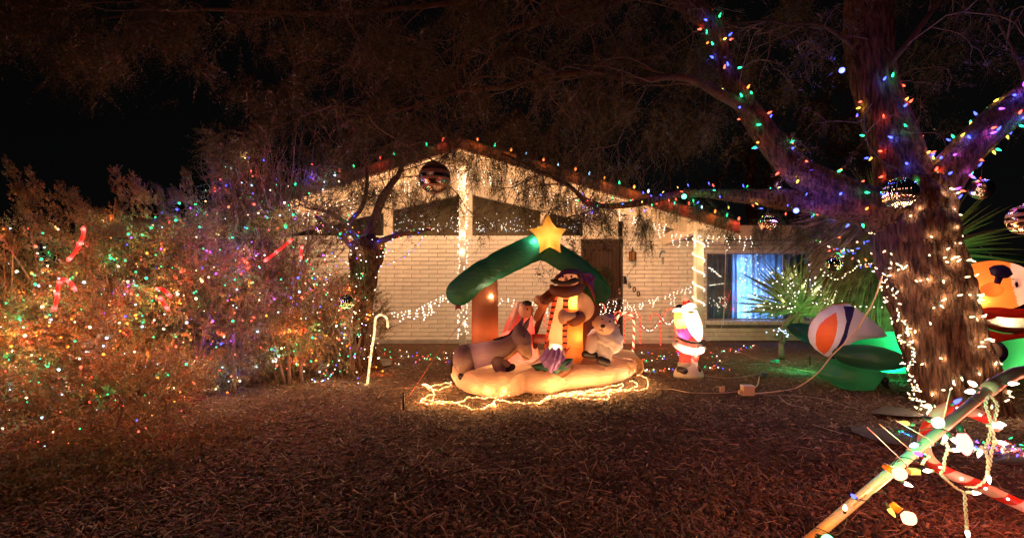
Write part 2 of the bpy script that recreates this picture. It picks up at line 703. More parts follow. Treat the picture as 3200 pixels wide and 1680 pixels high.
bbox(bk, XL, XD0 - 0.002, WY + 0.012, WY + 0.2, 0.03, ZT - 0.004)
bbox(bk, XD1 + 0.002, XW0 - 0.002, WY + 0.012, WY + 0.2, -0.05, ZT + 0.42)
bbox(bk, XW0, XW1, WY + 0.012, WY + 0.2, -0.05, ZW0 - 0.02)
bbox(bk, XW0, XW1, WY + 0.012, WY + 0.2, ZW1 + 0.01, ZR + 0.1)
bbox(bk, XW1 + 0.002, XE, WY + 0.012, WY + 0.2, -0.05, ZR + 0.1)
wall = bk.build('brick_wall', mortm, house, smooth=False)


def vis(b):
    px = 1600 + (b[0] + b[1]) / 2 / WY * F
    pz = (b[2] + b[3]) / 2
    s = abs(px - 1630)
    if 1480 < px < 1816 and pz < 1.1:
        s += 220
    return s + (60 if b[1] - b[0] < 0.2 else 0)


bricks.sort(key=vis)
rest = MB()
unitme = {}
for k, (a, b, z0, z1, y) in enumerate(bricks):
    j = 0.0045
    w, h = (b - a) / 2 - j, (z1 - z0) / 2 - j
    dy = random.uniform(-0.002, 0.002)
    if k < 300:
        key = (round(w, 2), round(h, 3))
        if key not in unitme:
            mb = MB().bevbox((0, 0, 0), (w, 0.012, h), 0.005)
            me = bpy.data.meshes.new('brick')
            me.from_pydata(mb.v, [], mb.f)
            me.materials.append(brickm)
            unitme[key] = me
        o = link('brick', unitme[key], wall, loc=((a + b) / 2, y + dy, (z0 + z1) / 2))
    else:
        rest.bevbox(((a + b) / 2, y + dy, (z0 + z1) / 2), (w, 0.012, h), 0.005)
rest.build('bricks', brickm, wall, smooth=False, kind='stuff')

# roof
RY = 9.5
apx = P(1437, 433, RY)
rs = 0.302
lx = P(660, 0, RY).x
rx = P(2312, 0, RY).x
TH = 0.05
FH = 0.20


def rz(x):
    return apx.z - abs(x - apx.x) * rs


def slab(mb, x0, x1, y0, y1, dz0, dz1, zf, mi=0):
    """a board that follows the roof pitch between x0 and x1, from zf(x)+dz0 up to zf(x)+dz1"""
    vs = []
    for x in (x0, x1):
        for y in (y0, y1):
            for d in (dz0, dz1):
                vs.append((x, y, zf(x) + d))
    mb.add(vs, [(0, 1, 3, 2), (4, 6, 7, 5), (0, 4, 5, 1), (2, 3, 7, 6), (0, 2, 6, 4), (1, 5, 7, 3)], mi)


for x0, x1 in ((lx, apx.x), (apx.x, rx)):
    mb = MB()
    slab(mb, x0, x1, RY + 0.05, 19.0, -0.06, 0.0, rz)
    roof = mb.build('roof', shing, house, smooth=False)
    mb = MB()
    slab(mb, x0, x1, RY - 0.01, 19.0, 0.001, 0.03, rz)
    mb.build('shingle_edge', shing, roof, smooth=False)
    mb = MB()
    slab(mb, x0, x1, RY, RY + 0.045, -FH, -0.001, rz)
    mb.build('fascia_board', brown, roof, smooth=False)
    mb = MB()
    slab(mb, x0, x1, RY + 0.047, RY + 0.087, -FH - 0.02, -0.062, rz)
    mb.build('fascia_board', tan, roof, smooth=False)
    mb = MB()
    n = 12
    for i in range(n):
        a = x0 + (x1 - x0) * i / n
        b = x0 + (x1 - x0) * (i + 1) / n
        slab(mb, min(a, b) + 0.004, max(a, b) - 0.004, RY + 0.09, WY + 0.3, -0.10, -0.065, rz)
    slab(mb, x0, x1, RY + 0.09, WY + 0.3, -0.064, -0.0605, rz)
    mb.build('soffit', soff, roof, smooth=False)
    mb = MB()
    slab(mb, x0, x1, 10.16, 10.26, -FH - 0.14, -0.102, rz)
    mb.build('barge_beam', tan, house, smooth=False)

# ridge beam and eave beams running out of the wall
mb = MB()
bbox(mb, apx.x - 0.09, apx.x + 0.09, 9.7, WY + 0.2, apx.z - FH - 0.30, apx.z - FH - 0.02 + 0.12)
mb.build('ridge_beam', tan, house, smooth=False)
mb = MB()
a, b = P(2075, 752, WY), P(2216, 692, 9.62)
for q, w in ((a, 0.07),):
    d = (b - a)
    vs = []
    for p in (a, b):
        for sx in (-0.07, 0.07):
            for dz in (-0.24, 0.0):
                vs.append((p.x + sx, p.y, p.z + dz + 0.12))
    mb.add(vs, [(0, 1, 3, 2), (4, 6, 7, 5), (0, 4, 5, 1), (2, 3, 7, 6), (0, 2, 6, 4), (1, 5, 7, 3)])
mb.build('eave_beam', tan, house, smooth=False)
for px in (1760, 1960):
    xx = (px - 1600) / F * 10.0
    mb = MB()
    bbox(mb, xx - 0.05, xx + 0.05, 9.7, WY, rz(xx) - 0.28, rz(xx) - 0.12)
    mb.build('rafter_beam', tan, house, smooth=False)
for px in (1240, 1080, 920):
    xx = (px - 1600) / F * 10.0
    mb = MB()
    bbox(mb, xx - 0.05, xx + 0.05, 9.7, WY, rz(xx) - 0.28, rz(xx) - 0.12)
    mb.build('rafter_beam', tan, house, smooth=False)

# porch posts
postm = surf('post_paint', (0.55, 0.47, 0.35), (0.66, 0.57, 0.44), rough=0.5, scale=4, bump=0.2, bscale=30)
pl_ = P(1446, 0, 10.1).x
pr_ = P(2183, 0, 9.8).x
MB().bevbox((pl_, 10.1, (apx.z - FH - 0.3) / 2), (0.07, 0.07, (apx.z - FH - 0.3) / 2), 0.008).build('porch_post', postm, house, smooth=False)
zpr = P(0, 722, 9.8).z
MB().bevbox((pr_, 9.8, zpr / 2), (0.075, 0.075, zpr / 2), 0.008).build('porch_post', postm, house, smooth=False)

# gable wall above the brick with its slanted windows
wz = lambda x: P(1455, 603, WY).z - abs(x - P(1455, 0, WY).x) * 0.232
mb = MB()
X = lambda px: P(px, 0, WY).x
# band between window heads and roof
for x0, x1 in ((X(640), X(1455)), (X(1455), X(1932))):
    vs = []
    for x in (x0, x1):
        for y in (WY + 0.02, WY + 0.14):
            vs.append((x, y, wz(x)))
            vs.append((x, y, rz(x) - 0.1))
    mb.add(vs, [(0, 1, 3, 2), (4, 6, 7, 5), (0, 4, 5, 1), (2, 3, 7, 6), (0, 2, 6, 4), (1, 5, 7, 3)])
bbox(mb, X(1932), X(2312), WY + 0.03, WY + 0.14, P(0, 748, WY).z, P(0, 690, WY).z)
mb.build('gable_panel', tan, house, smooth=False)
glass, nt = newmat('window_glass')
out = nt.nodes.new('ShaderNodeOutputMaterial')
g = nt.nodes.new('ShaderNodeBsdfGlossy')
g.inputs['Roughness'].default_value = 0.03
t = nt.nodes.new('ShaderNodeBsdfTransparent')
t.inputs[0].default_value = (0.8, 0.83, 0.82, 1)
mx = nt.nodes.new('ShaderNodeMixShader')
fr = nt.nodes.new('ShaderNodeFresnel')
fr.inputs['IOR'].default_value = 1.6
nt.links.new(fr.outputs[0], mx.inputs[0])
nt.links.new(t.outputs[0], mx.inputs[1])
nt.links.new(g.outputs[0], mx.inputs[2])
nt.links.new(mx.outputs[0], out.inputs[0])

inner = surf('room_wall', (0.20, 0.14, 0.085), (0.25, 0.18, 0.11), rough=0.9, scale=2, bump=0)
darkin = surf('dark_frame', (0.10, 0.08, 0.06), (0.13, 0.10, 0.07), rough=0.6)
# mullions
for a, b in ((1199, 1227), (1456, 1476), (1689, 1712)):
    mb = MB()
    x0, x1 = X(a), X(b)
    bbox(mb, x0, x1, WY - 0.005, WY + 0.12, ZT, min(wz(x0), wz(x1)) + 0.03)
    mb.build('window_post', tan, house, smooth=False)
zs = ZT + 0.004
for a, b in ((960, 1199), (1227, 1440), (1476, 1689), (1712, 1816)):
    x0, x1 = X(a), X(b)
    fw = 0.022
    mb = MB()
    bbox(mb, x0, x1, WY + 0.03, WY + 0.06, zs, zs + fw)
    for x in (x0, x1 - fw):
        bbox(mb, x, x + fw, WY + 0.031, WY + 0.061, zs + fw, min(wz(x), wz(x + fw)) - 0.001)
    win = mb.build('window', darkin, house, smooth=False)
    mb = MB()
    mb.add([(x0, WY + 0.045, zs), (x1, WY + 0.045, zs), (x1, WY + 0.045, wz(x1)), (x0, WY + 0.045, wz(x0))], [(0, 1, 2, 3)])
    mb.build('pane', glass, win, smooth=False)
bbox_ = MB()
bbox(bbox_, X(1440), X(1456), WY + 0.0, WY + 0.1, ZT, wz(X(1448)))
bbox_.build('window_post', tan, house, smooth=False)
# room behind the slanted windows: back wall, sloping ceiling
mb = MB()
bbox(mb, X(900), X(1850), WY + 2.6, WY + 2.7, 1.6, 4.2)
bbox(mb, X(900), X(1850), WY + 0.25, WY + 2.6, 1.5, 1.6)
mb.build('room_wall', inner, house, smooth=False)
# transom over the door
mb = MB()
bbox(mb, X(1822), X(2012), WY + 0.03, WY + 0.06, P(0, 738, WY).z, P(0, 672, WY).z)
mb.build('transom_panel', surf('transom_paint', (0.62, 0.56, 0.42), (0.66, 0.60, 0.46), rough=0.4, bump=0), house, smooth=False)
mb = MB()
bbox(mb, X(1816), X(2016), WY + 0.0, WY + 0.1, P(0, 746, WY).z, P(0, 738.5, WY).z)
bbox(mb, X(2012.5), X(2018), WY + 0.0, WY + 0.1, P(0, 738, WY).z, P(0, 690, WY).z)
bbox(mb, X(1868), X(1871), WY + 0.0, WY + 0.03, P(0, 738, WY).z, P(0, 672, WY).z)
mb.build('transom_frame', tan, house, smooth=False)

# front door: dark security screen door with bars in front of a panelled door
doorm = surf('dark_door_wood', (0.04, 0.022, 0.014), (0.065, 0.036, 0.022), rough=0.45, scale=4, stretch=(6, 1, 0.7), bump=0.2)
iron = surf('bronze_iron', (0.05, 0.033, 0.025), (0.075, 0.05, 0.036), rough=0.4, scale=10, metal=0.3)
brass = surf('brass', (0.55, 0.36, 0.16), (0.65, 0.45, 0.22), rough=0.25, metal=1.0, bump=0)
x0, x1, z0, z1 = XD0, XD1, 0.11, P(0, 747, WY).z
fr_ = 0.05
mb = MB()
bbox(mb, x0, x0 + fr_, WY - 0.01, WY + 0.12, 0.1, z1)
bbox(mb, x1 - fr_, x1, WY - 0.01, WY + 0.12, 0.1, z1)
bbox(mb, x0 + fr_, x1 - fr_, WY - 0.008, WY + 0.12, z1 - fr_, z1 - 0.001)
door = mb.build('door', iron, house, smooth=False)
mb = MB()
bbox(mb, x0 + fr_, x1 - fr_, WY + 0.1, WY + 0.14, 0.1, z1 - fr_)
for r in range(4):
    for c in range(2):
        cx = x0 + fr_ + 0.2 + c * 0.42
        cz = 0.4 + r * 0.52
        for k in range(3):
            s = 0.16 - k * 0.045
            bbox(mb, cx - s, cx + s, WY + 0.094 - k * 0.008, WY + 0.1 - k * 0.008 + 0.0, cz - s * 1.25, cz + s * 1.25)
mb.build('door_panel', doorm, door, smooth=False)
nb = 9
for i in range(nb):
    xx = x0 + fr_ + (x1 - x0 - 2 * fr_) * (i + 0.5) / nb
    MB().box((xx, WY + 0.03, (0.12 + z1 - fr_) / 2), (0.009, 0.009, (z1 - fr_ - 0.12) / 2)).build('door_bar', iron, door, smooth=False)
mesh = MB()
for zz in (0.2, 0.95, 1.05, 2.12):
    mesh.box(((x0 + x1) / 2, WY + 0.045, zz), ((x1 - x0) / 2 - fr_, 0.006, 0.018))
mesh.build('door_rail', iron, door, smooth=False)
mb = MB()
bbox(mb, X(1925), X(1941), WY - 0.022, WY - 0.0105, P(0, 936, WY).z, P(0, 897, WY).z)
mb.build('lock_plate', iron, door, smooth=False)
MB().ell(P(1934, 905, WY - 0.05), 0.028).build('door_handle', brass, door)
MB().ell(P(1935, 915, WY - 0.05), 0.034).build('door_handle', brass, door)
w = MB()
gr = surf('wreath_green', (0.03, 0.035, 0.018), (0.07, 0.06, 0.03), rough=0.8)
wreath = thing('wreath', 'dark round wreath hanging on the front door', 'wreath', P(1881, 866, WY - 0.08))
n = 1500
th = rng.uniform(0, 6.283, n)
ph = rng.uniform(0, 6.283, n)
R0, r0 = 0.2, 0.055
c0 = np.array(P(1882, 866, WY - 0.08))
base = c0 + np.stack([np.cos(th) * (R0 + r0 * np.cos(ph) * 0.6), r0 * np.sin(ph) * 0.6, np.sin(th) * (R0 + r0 * np.cos(ph) * 0.6)], -1)
d = unit(base - (c0 + np.stack([np.cos(th) * R0, th * 0, np.sin(th) * R0], -1)) + rng.normal(0, 0.03, (n, 3)))
npmesh('wreath_leaves', *leaves(base, d, unit(np.cross(d, rng.normal(size=(n, 3)))), 0.06, 0.014), gr, wreath)
for a in np.linspace(0, 6.283, 8)[:-1]:
    MB().ell(Vector(c0) + Vector((math.cos(a) * R0, -0.06, math.sin(a) * R0)), 0.016, n=8, m=6).build('bauble', brass, wreath)

# front window on the right: glass, grey curtain, blue lit curtain
mb = MB()
fw = 0.03
bbox(mb, XW0, XW1, WY + 0.02, WY + 0.08, ZW0 - 0.006, ZW0 + fw)
bbox(mb, XW0, XW1, WY + 0.02, WY + 0.08, ZW1 - fw, ZW1 + 0.008)
for xx in (XW0, X(2450) - fw / 2, XW1 - fw):
    bbox(mb, xx, xx + fw, WY + 0.021, WY + 0.079, ZW0 + fw, ZW1 - fw)
win = mb.build('window', surf('window_frame_paint', (0.30, 0.24, 0.19), (0.34, 0.27, 0.21), rough=0.5), house, smooth=False)
mb = MB()
mb.add([(XW0, WY + 0.05, ZW0), (XW1, WY + 0.05, ZW0), (XW1, WY + 0.05, ZW1), (XW0, WY + 0.05, ZW1)], [(0, 1, 2, 3)])
mb.build('pane', glass, win, smooth=False)


def curtain(x0, x1, y, mat, label, folds, amp):
    n = int((x1 - x0) * 60)
    vs, fs = [], []
    for k in range(7):
        zz = ZW0 - 0.05 + (ZW1 - ZW0 + 0.1) * k / 6
        for i in range(n + 1):
            t = i / n
            a = amp * (math.sin(t * folds * 6.28 + 1.1 * math.sin(t * 9)) + 0.4 * math.sin(t * folds * 15.1 + k * 0.25))
            vs.append((x0 + (x1 - x0) * t + a * 0.3, y + a, zz))
    for k in range(6):
        for i in range(n):
            q = k * (n + 1) + i
            fs.append((q, q + 1, q + n + 2, q + n + 1))
    return MB().add(vs, fs).build('curtain', mat, house, label=label)


grey = surf('grey_curtain_cloth', (0.26, 0.26, 0.27), (0.33, 0.33, 0.34), rough=0.9, bump=0.1)
curtain(XW0 - 0.05, X(2312), WY + 0.30, grey, 'plain grey curtain at the left end of the window', 7, 0.028)
curtain(X(2300), X(2455), WY + 0.42, fabric('sheer_curtain_cloth', (0.75, 0.75, 0.78), 0.3, 0.1), 'pale curtain glowing blue behind a string of lights', 8, 0.03)
curtain(X(2448), XW1 + 0.05, WY + 0.30, grey, 'plain grey curtain at the right end of the window', 4, 0.028)
mb = MB()
bbox(mb, XW0 - 0.4, XW1 + 0.4, WY + 0.9, WY + 1.0, 0, 2.6)
mb.build('room_wall', inner, house, smooth=False)

# flat eave of the right wing
mb = MB()
zf0, zf1 = P(0, 748, 10.4).z, P(0, 704, 10.4).z
bbox(mb, rx - 0.4, 9.5, 10.4, 10.44, zf0, zf1)
mb.build('fascia_board', tan, house, smooth=False)
mb = MB()
bbox(mb, rx - 0.4, 9.5, 10.45, WY + 4, zf1 - 0.05, zf1 + 0.03)
bbox(mb, rx - 0.4, 9.5, 10.45, WY + 0.02, ZR + 0.02, ZR + 0.05)
mb.build('wing_roof', shing, house, smooth=False)
# left wing with a flat carport roof
LW = surf('stucco', (0.60, 0.50, 0.36), (0.66, 0.56, 0.42), rough=0.8, bump=0.3, bscale=60)
mb = MB()
bbox(mb, P(236, 0, 10.6).x, lx + 0.6, 10.6, 10.64, P(0, 742, 10.6).z, P(0, 688, 10.6).z)
mb.build('header_beam', LW, house, smooth=False)
mb = MB()
bbox(mb, P(232, 0, 10.5).x, lx + 0.6, 10.5, 17, P(0, 688, 10.5).z + 0.002, P(0, 683, 10.5).z + 0.02)
mb.build('carport_roof', brown, house, smooth=False)
mb = MB()
bbox(mb, P(425, 0, 11.4).x, XL - 0.005, 11.4, 11.5, -0.05, P(0, 742, 11.4).z + 0.4)
mb.build('carport_wall', surf('white_stucco', (0.62, 0.58, 0.52), (0.70, 0.66, 0.60), rough=0.8, bump=0.3, bscale=60), house, smooth=False)
mb = MB()
bbox(mb, P(236, 0, 10.6).x, P(250, 0, 10.6).x, 10.6, 10.7, -0.05, P(0, 743, 10.6).z)
mb.build('carport_post', tan, house, smooth=False)

# wall fittings: two lanterns, house number, door chime camera, wind chime
amber = fabric('amber_glass', (0.45, 0.22, 0.08), 0.5, 0.2)
for px, lab in ((1790, 'rusty hanging wall lantern on the left of the door'), (1977, 'rusty hanging wall lantern right of the door')):
    q = ZM(6.144, 1760, 720, WY - 0.08)
    cx = px
    L_ = thing('wall_lantern', lab, 'lantern', P(cx, 800, WY - 0.08), 'wall lanterns beside the door')
    mb = MB()
    c = P(cx, 800, WY - 0.09)
    h, r = 0.1, 0.075
    for i in range(6):
        a = i * math.pi / 3
        e = Vector((c.x + math.cos(a) * r, c.y + math.sin(a) * r, c.z))
        mb.box(e, (0.007, 0.007, h))
    for zz in (-h, h):
        mb.lathe((c.x, c.y, c.z + zz), [(r + 0.01, -0.006), (r + 0.012, 0), (r + 0.01, 0.006)], 6)
    mb.build('lantern_frame', iron, L_, smooth=False)
    MB().lathe(c, [(r * 0.85, -h), (r * 0.9, 0), (r * 0.85, h)], 6).build('lantern_glass', amber, L_, smooth=False)
    mb = MB()
    mb.lathe((c.x, c.y, c.z + h), [(0.05, 0), (0.02, 0.03), (0.012, 0.06), (0.016, 0.075), (0.004, 0.12)], 8)
    for s in (-1, 1):
        mb.tube([(c.x + s * 0.012, c.y, c.z + h + 0.03), (c.x + s * 0.05, c.y, c.z + h + 0.07), (c.x + s * 0.055, c.y, c.z + h + 0.04), (c.x + s * 0.035, c.y, c.z + h + 0.035)], 0.004, 5)
    mb.tube([(c.x, c.y, c.z + h + 0.08), (c.x, WY - 0.005, c.z + h + 0.08)], 0.006, 6)
    mb.build('finial', iron, L_)

blackm = surf('black_metal', (0.012, 0.010, 0.010), (0.02, 0.018, 0.016), rough=0.5, bump=0)


def text3d(name, body, loc, size, mat, parent=None, rot=(math.radians(90), 0, 0), ext=0.006, **tags):
    cu = bpy.data.curves.new('tmp_text', 'FONT')
    cu.body = body
    cu.size = size
    cu.extrude = ext
    cu.offset = size * 0.012
    cu.align_x = 'CENTER'
    cu.align_y = 'CENTER'
    o = bpy.data.objects.new('tmp_text', cu)
    COL.objects.link(o)
    dg = bpy.context.evaluated_depsgraph_get()
    me = bpy.data.meshes.new_from_object(o.evaluated_get(dg))
    bpy.data.objects.remove(o)
    me.materials.clear()
    me.materials.append(mat)
    r = link(name, me, parent, loc=loc, **tags)
    r.rotation_euler = rot
    return r


for ch, px, py in (('4', 1954.5, 881), ('5', 1967.5, 893), ('0', 1982, 905), ('0', 1995, 918.5)):
    lab = {'4': 'black house number 4, highest of the slanting numbers, half covered by a sprig', '5': 'black house number 5 on the white brick'}.get(ch)
    if ch == '0':
        lab = 'black house number 0, lowest of the slanting numbers' if px > 1990 else 'black house number 0 just right of the 5'
    text3d('house_number', ch, P(px, py, WY - 0.022), 0.165, blackm, label=lab, cat='house number', group='slanting house numbers on the brick')
MB().box(P(1963, 870, WY - 0.03), (0.03, 0.016, 0.055)).build('doorbell', surf('pale_plastic', (0.5, 0.5, 0.5), (0.55, 0.55, 0.55), bump=0), smooth=False, label='small pale doorbell with a black top above the house number', cat='doorbell')
# dried sprig over the 4
sp = thing('dried_sprig', 'small dark dried sprig hanging by the door frame over the house number', 'sprig', P(1953, 872, WY - 0.04))
n = 60
st = np.array([P(1951 + random.uniform(-3, 3), 862 + random.uniform(0, 22), WY - 0.04) for _ in range(n)])
dr = unit(rng.normal(0, 1, (n, 3)) * np.array([1, 0.3, 1]) + np.array([0, 0, -0.5]))
npmesh('leaves', *leaves(st, dr, unit(np.cross(dr, rng.normal(size=(n, 3)))), 0.05, 0.018), blackm, sp)
# hanging bead string below the right lantern, ring in the middle
mb = MB()
q = ZM(6.144, 1760, 720, WY - 0.06)
pts = [q(1398, 560), q(1385, 640), q(1345, 700), q(1290, 780), q(1235, 860)]
mb.tube(pts, 0.003, 5)
for i in range(16):
    t = i / 15 * 3.999
    k = int(t)
    mb.ell(pts[k].lerp(pts[k + 1], t - k), 0.009 if i % 2 else 0.006, n=6, m=4)
ring = [q(1367 + 30 * math.cos(a), 680 + 22 * math.sin(a)) for a in np.linspace(0, 6.283, 15)]
mb.tube(ring, 0.004, 5)
mb.build('bead_string', blackm, label='dark string of beads with a ring hanging below the right lantern', cat='hanging ornament')
chm = thing('wind_chime', 'small wind chime with a leaping dolphin and two short tubes', 'wind chime', P(2070, 790, WY - 0.3))
q = ZM(6.144, 1760, 720, WY - 0.3)
teal = surf('blue_grey_metal', (0.10, 0.14, 0.16), (0.14, 0.18, 0.2), rough=0.4)
pp = [q(1848, 520), q(1862, 465), q(1885, 415), q(1925, 400), q(1962, 425)]
MB().tube(smooth_path(pp, 5), [q.r(8)] + [q.r(8 + 12 * math.sin(math.pi * i / 19)) for i in range(19)] + [q.r(4)], 8).tube([q(1905, 400), q(1895, 368)], [q.r(8), q.r(2)], 6).tube([q(1840, 515), q(1875, 505)], q.r(6), 6).build('dolphin', teal, chm)
for xx in (1903, 1929):
    MB().tube([q(xx, 520), q(xx, 645)], q.r(6), 8, cap=None).build('chime_tube', iron, chm)
MB().tube([q(1903, 380), q(1903, 160)], 0.002, 4, cap=None).tube([q(1905, 470), q(1905, 520)], 0.002, 4, cap=None).tube([q(1895, 518), q(1935, 518)], 0.006, 5).build('cord', blackm, chm)
# ---------------------------------------------------------------- nativity inflatable
f_green = fabric('nylon_green', (0.015, 0.17, 0.08), 0.42, 0.7, wscale=7)
f_brown = fabric('nylon_brown', (0.17, 0.055, 0.025), 0.5)
f_dbrown = fabric('nylon_dark_brown', (0.19, 0.055, 0.03), 0.35)
f_tan2 = fabric('nylon_tan_sleeve', (0.78, 0.47, 0.27), 0.5, 0.6)
f_rustb = fabric('nylon_russet', (0.34, 0.11, 0.04), 0.45, 0.5)
f_sand = fabric('nylon_sand', (0.77, 0.48, 0.31), 0.5, 0.9)
f_star = fabric('nylon_gold', (0.80, 0.50, 0.12), 0.55, 0.15)
f_cream = fabric('nylon_cream', (0.80, 0.55, 0.34), 0.5, 0.5)
f_orange = fabric('nylon_rust', (0.62, 0.22, 0.05), 0.5)
f_yellow = fabric('nylon_yellow', (0.85, 0.62, 0.12), 0.55)
f_skin = fabric('nylon_skin', (0.80, 0.50, 0.33), 0.45)
f_purple = fabric('nylon_plum', (0.24, 0.05, 0.10), 0.4)
f_plumv = fabric('nylon_violet', (0.09, 0.02, 0.14), 0.4)
f_stripe = fabric('nylon_coral', (0.62, 0.10, 0.045), 0.5)
f_dark = fabric('nylon_black', (0.02, 0.012, 0.012), 0.2)
f_grey = fabric('nylon_grey', (0.30, 0.18, 0.18), 0.4)
f_pink = fabric('nylon_pink', (0.88, 0.22, 0.16), 0.55)
f_white = fabric('nylon_white', (0.80, 0.70, 0.66), 0.5, 0.5)
f_navy = fabric('nylon_navy', (0.03, 0.02, 0.10), 0.3)

nat = thing('nativity_inflatable', 'lit inflatable nativity with green roof, gold star, donkey and sheep', 'inflatable', G(1690, 1200))
q = ZM(1.931, 1300, 620, 6.0)
# pad
outl = [(1408, 1196), (1425, 1224), (1470, 1244), (1530, 1250), (1590, 1246), (1628, 1236), (1660, 1240), (1715, 1238), (1760, 1228), (1850, 1219), (1930, 1203), (1975, 1188), (1996, 1166), (1990, 1140), (1955, 1122)]
front = [G(x, y) for x, y in outl]
rear = [Vector((1.85, 7.55, 0)), Vector((1.2, 7.9, 0)), Vector((0.4, 7.5, 0)), Vector((-0.2, 6.9, 0)), Vector((-0.62, 6.5, 0))]
front[-1] = Vector((1.86, 7.1, 0))
front[-2] = Vector((1.80, 6.55, 0))
ol = smooth_path([tuple(p) for p in front + rear + [front[0]]], 5)[:-1]
cen = ol.mean(0)
PH = 0.25
vs, fs = [], []
n = len(ol)
prof = []
for i in range(13):
    a = -math.pi / 2 + math.pi * 0.98 * i / 12
    prof.append((math.cos(a), PH / 2 + PH / 2 * math.sin(a)))
rings = []
for (c_, z_) in prof:
    rings.append([(p, 0.12 * (1 - c_), z_) for p in ol])
for k in range(1, 9):
    rings.append([(p, 0.12 + 0.88 * (k / 8.0) * 0.999, PH + 0.03 * math.sin(k / 8 * 1.5)) for p in ol])
seg = np.concatenate([[0], np.cumsum(np.linalg.norm(np.diff(ol[:, :2], axis=0), axis=1))])
for r_ in rings:
    for i, (p, s_, z_) in enumerate(r_):
        d = np.array([cen[0] - p[0], cen[1] - p[1]])
        dl = np.linalg.norm(d)
        if s_ <= 0.12:
            off = d / dl * s_
        else:
            off = d / dl * (0.12 + (dl - 0.12) * (s_ - 0.12) / 0.88)
        # seams pull the cushion in at intervals
        tuck = 0.0
        for sp_ in (0.30, 0.62, 0.95, 1.32, 2.2, 3.1):
            tuck += math.exp(-((seg[i] - sp_) / 0.045) ** 2)
        k = 1 - 0.10 * tuck * (1 if s_ < 0.5 else 0.3)
        vs.append((p[0] + off[0] + d[0] / dl * 0.03 * tuck * (s_ < 0.2), p[1] + off[1] + d[1] / dl * 0.03 * tuck * (s_ < 0.2), 0.005 + z_ * k + 0.012 * math.sin(p[0] * 9) * (s_ > 0.05)))
for r in range(len(rings) - 1):
    for j in range(n):
        j2 = (j + 1) % n
        fs.append((r * n + j, r * n + j2, (r + 1) * n + j2, (r + 1) * n + j))
pad = MB().add(vs, fs).build('pad', f_sand, nat)
# sewn ridge across the pad that shows as a long raised roll on the right
MB().tube([q(780, 1045, 0.0), q(950, 1010, 0.0), q(1120, 985, 0.15), q(1290, 1010, 0.3)], [q.r(38), q.r(50), q.r(50), q.r(38)], 24).build('pad_roll', f_sand, nat)

# posts of the stable
MB().lathe(q(416, 0, 0.25) * 0 + Vector((q(416, 0, 0.25).x, q(416, 0, 0.25).y, 0.15)), [(0.155, 0), (0.172, 0.1), (0.176, 0.5), (0.17, 0.9), (0.16, 1.2)], 28).build('post', f_brown, nat)
MB().lathe(Vector((q(1035, 0, 0.45).x, 6.55, 0.15)), [(0.17, 0), (0.18, 0.3), (0.178, 0.8), (0.165, 1.25)], 28).build('post', f_dbrown, nat)
# roof tubes with a fold where each bends
rf = nat
p1 = smooth_path([tuple(q(x, y, d)) for x, y, d in ((262, 566, 0.15), (340, 500, 0.15), (440, 432, 0.15), (560, 370, 0.15), (660, 322, 0.15), (745, 285, 0.15))], 6)
rad = []
for i in range(len(p1)):
    t = i / (len(p1) - 1)
    rad.append(q.r(83) * (1 - 0.10 * math.exp(-((t - 0.42) / 0.03) ** 2)))


def wrk(i, j, th):
    return 1 + 0.012 * math.sin(th * 7 + i * 0.9) + 0.008 * math.sin(th * 3 - i * 2.1)


MB().tube(p1, rad, 40, prof=wrk).build('roof_tube', f_green, nat)
p2 = smooth_path([tuple(q(x, y, d)) for x, y, d in ((775, 300, 0.16), (870, 355, 0.18), (960, 412, 0.2), (1040, 478, 0.22), (1085, 530, 0.24), (1105, 565, 0.25))], 6)
rad = [q.r(72) * (1 - 0.08 * math.exp(-((i / (len(p2) - 1) - 0.55) / 0.03) ** 2)) for i in range(len(p2))]
MB().tube(p2, rad, 40, prof=wrk).build('roof_tube', f_green, nat)
MB().tube([q(735, 300, 0.14), q(790, 318, 0.16)], q.r(66), 32).build('roof_joint', f_green, nat)
lamp(q(715, 265, 0.02), (0.9, 1.0, 0.85), 3.0, 0.02, nat)
lamp(q(738, 330, 0.1), (0.9, 1.0, 0.85), 1.5, 0.02, nat)
# star
star = [(797, 92), (822, 145), (848, 176), (908, 185), (876, 225), (868, 260), (873, 328), (840, 306), (808, 292), (775, 308), (745, 330), (746, 290), (738, 250), (712, 212), (682, 186), (725, 178), (758, 165), (775, 130)]
MB().puff([q(x, y, -0.1) for x, y in star], 0.10, c=q(800, 222, -0.1), rings=12, sub=4).build('star', f_star, nat)
MB().puff([q(x - 6, y + 1, 0.02) for x, y in star], 0.03, c=q(794, 223, 0.02), rings=6, sub=2).build('star_backing', f_orange, nat)
lamp(q(800, 235, -0.08), (1.0, 0.75, 0.4), 1.6, 0.06, nat)

# bearded figure: robe as a flattened cone, panels coloured by cloth
qj = ZM(1.931, 1300, 620, 6.05)


def cloth(v):
    zx = ((v.x / v.y * F + 1600) - 1300) * 1.931
    zy = ((HOR - (v.z - CH) / v.y * F) - 620) * 1.931
    t = (zy - 570) / 330.0
    l1 = 862 - 78 * t
    l2 = 832 - 78 * t
    r1 = 888 - 6 * t
    r2 = 924 - 14 * t
    if v.y > 6.12:
        return 2
    if zx < l2:
        return 2
    if zx < l1:
        return 4 if (zy % 36) < 13 else 3
    if zx < r1:
        return 0
    if zx < r2:
        return 4 if (zy % 36) < 13 else 3
    if zy < 668:
        return 1
    return 2


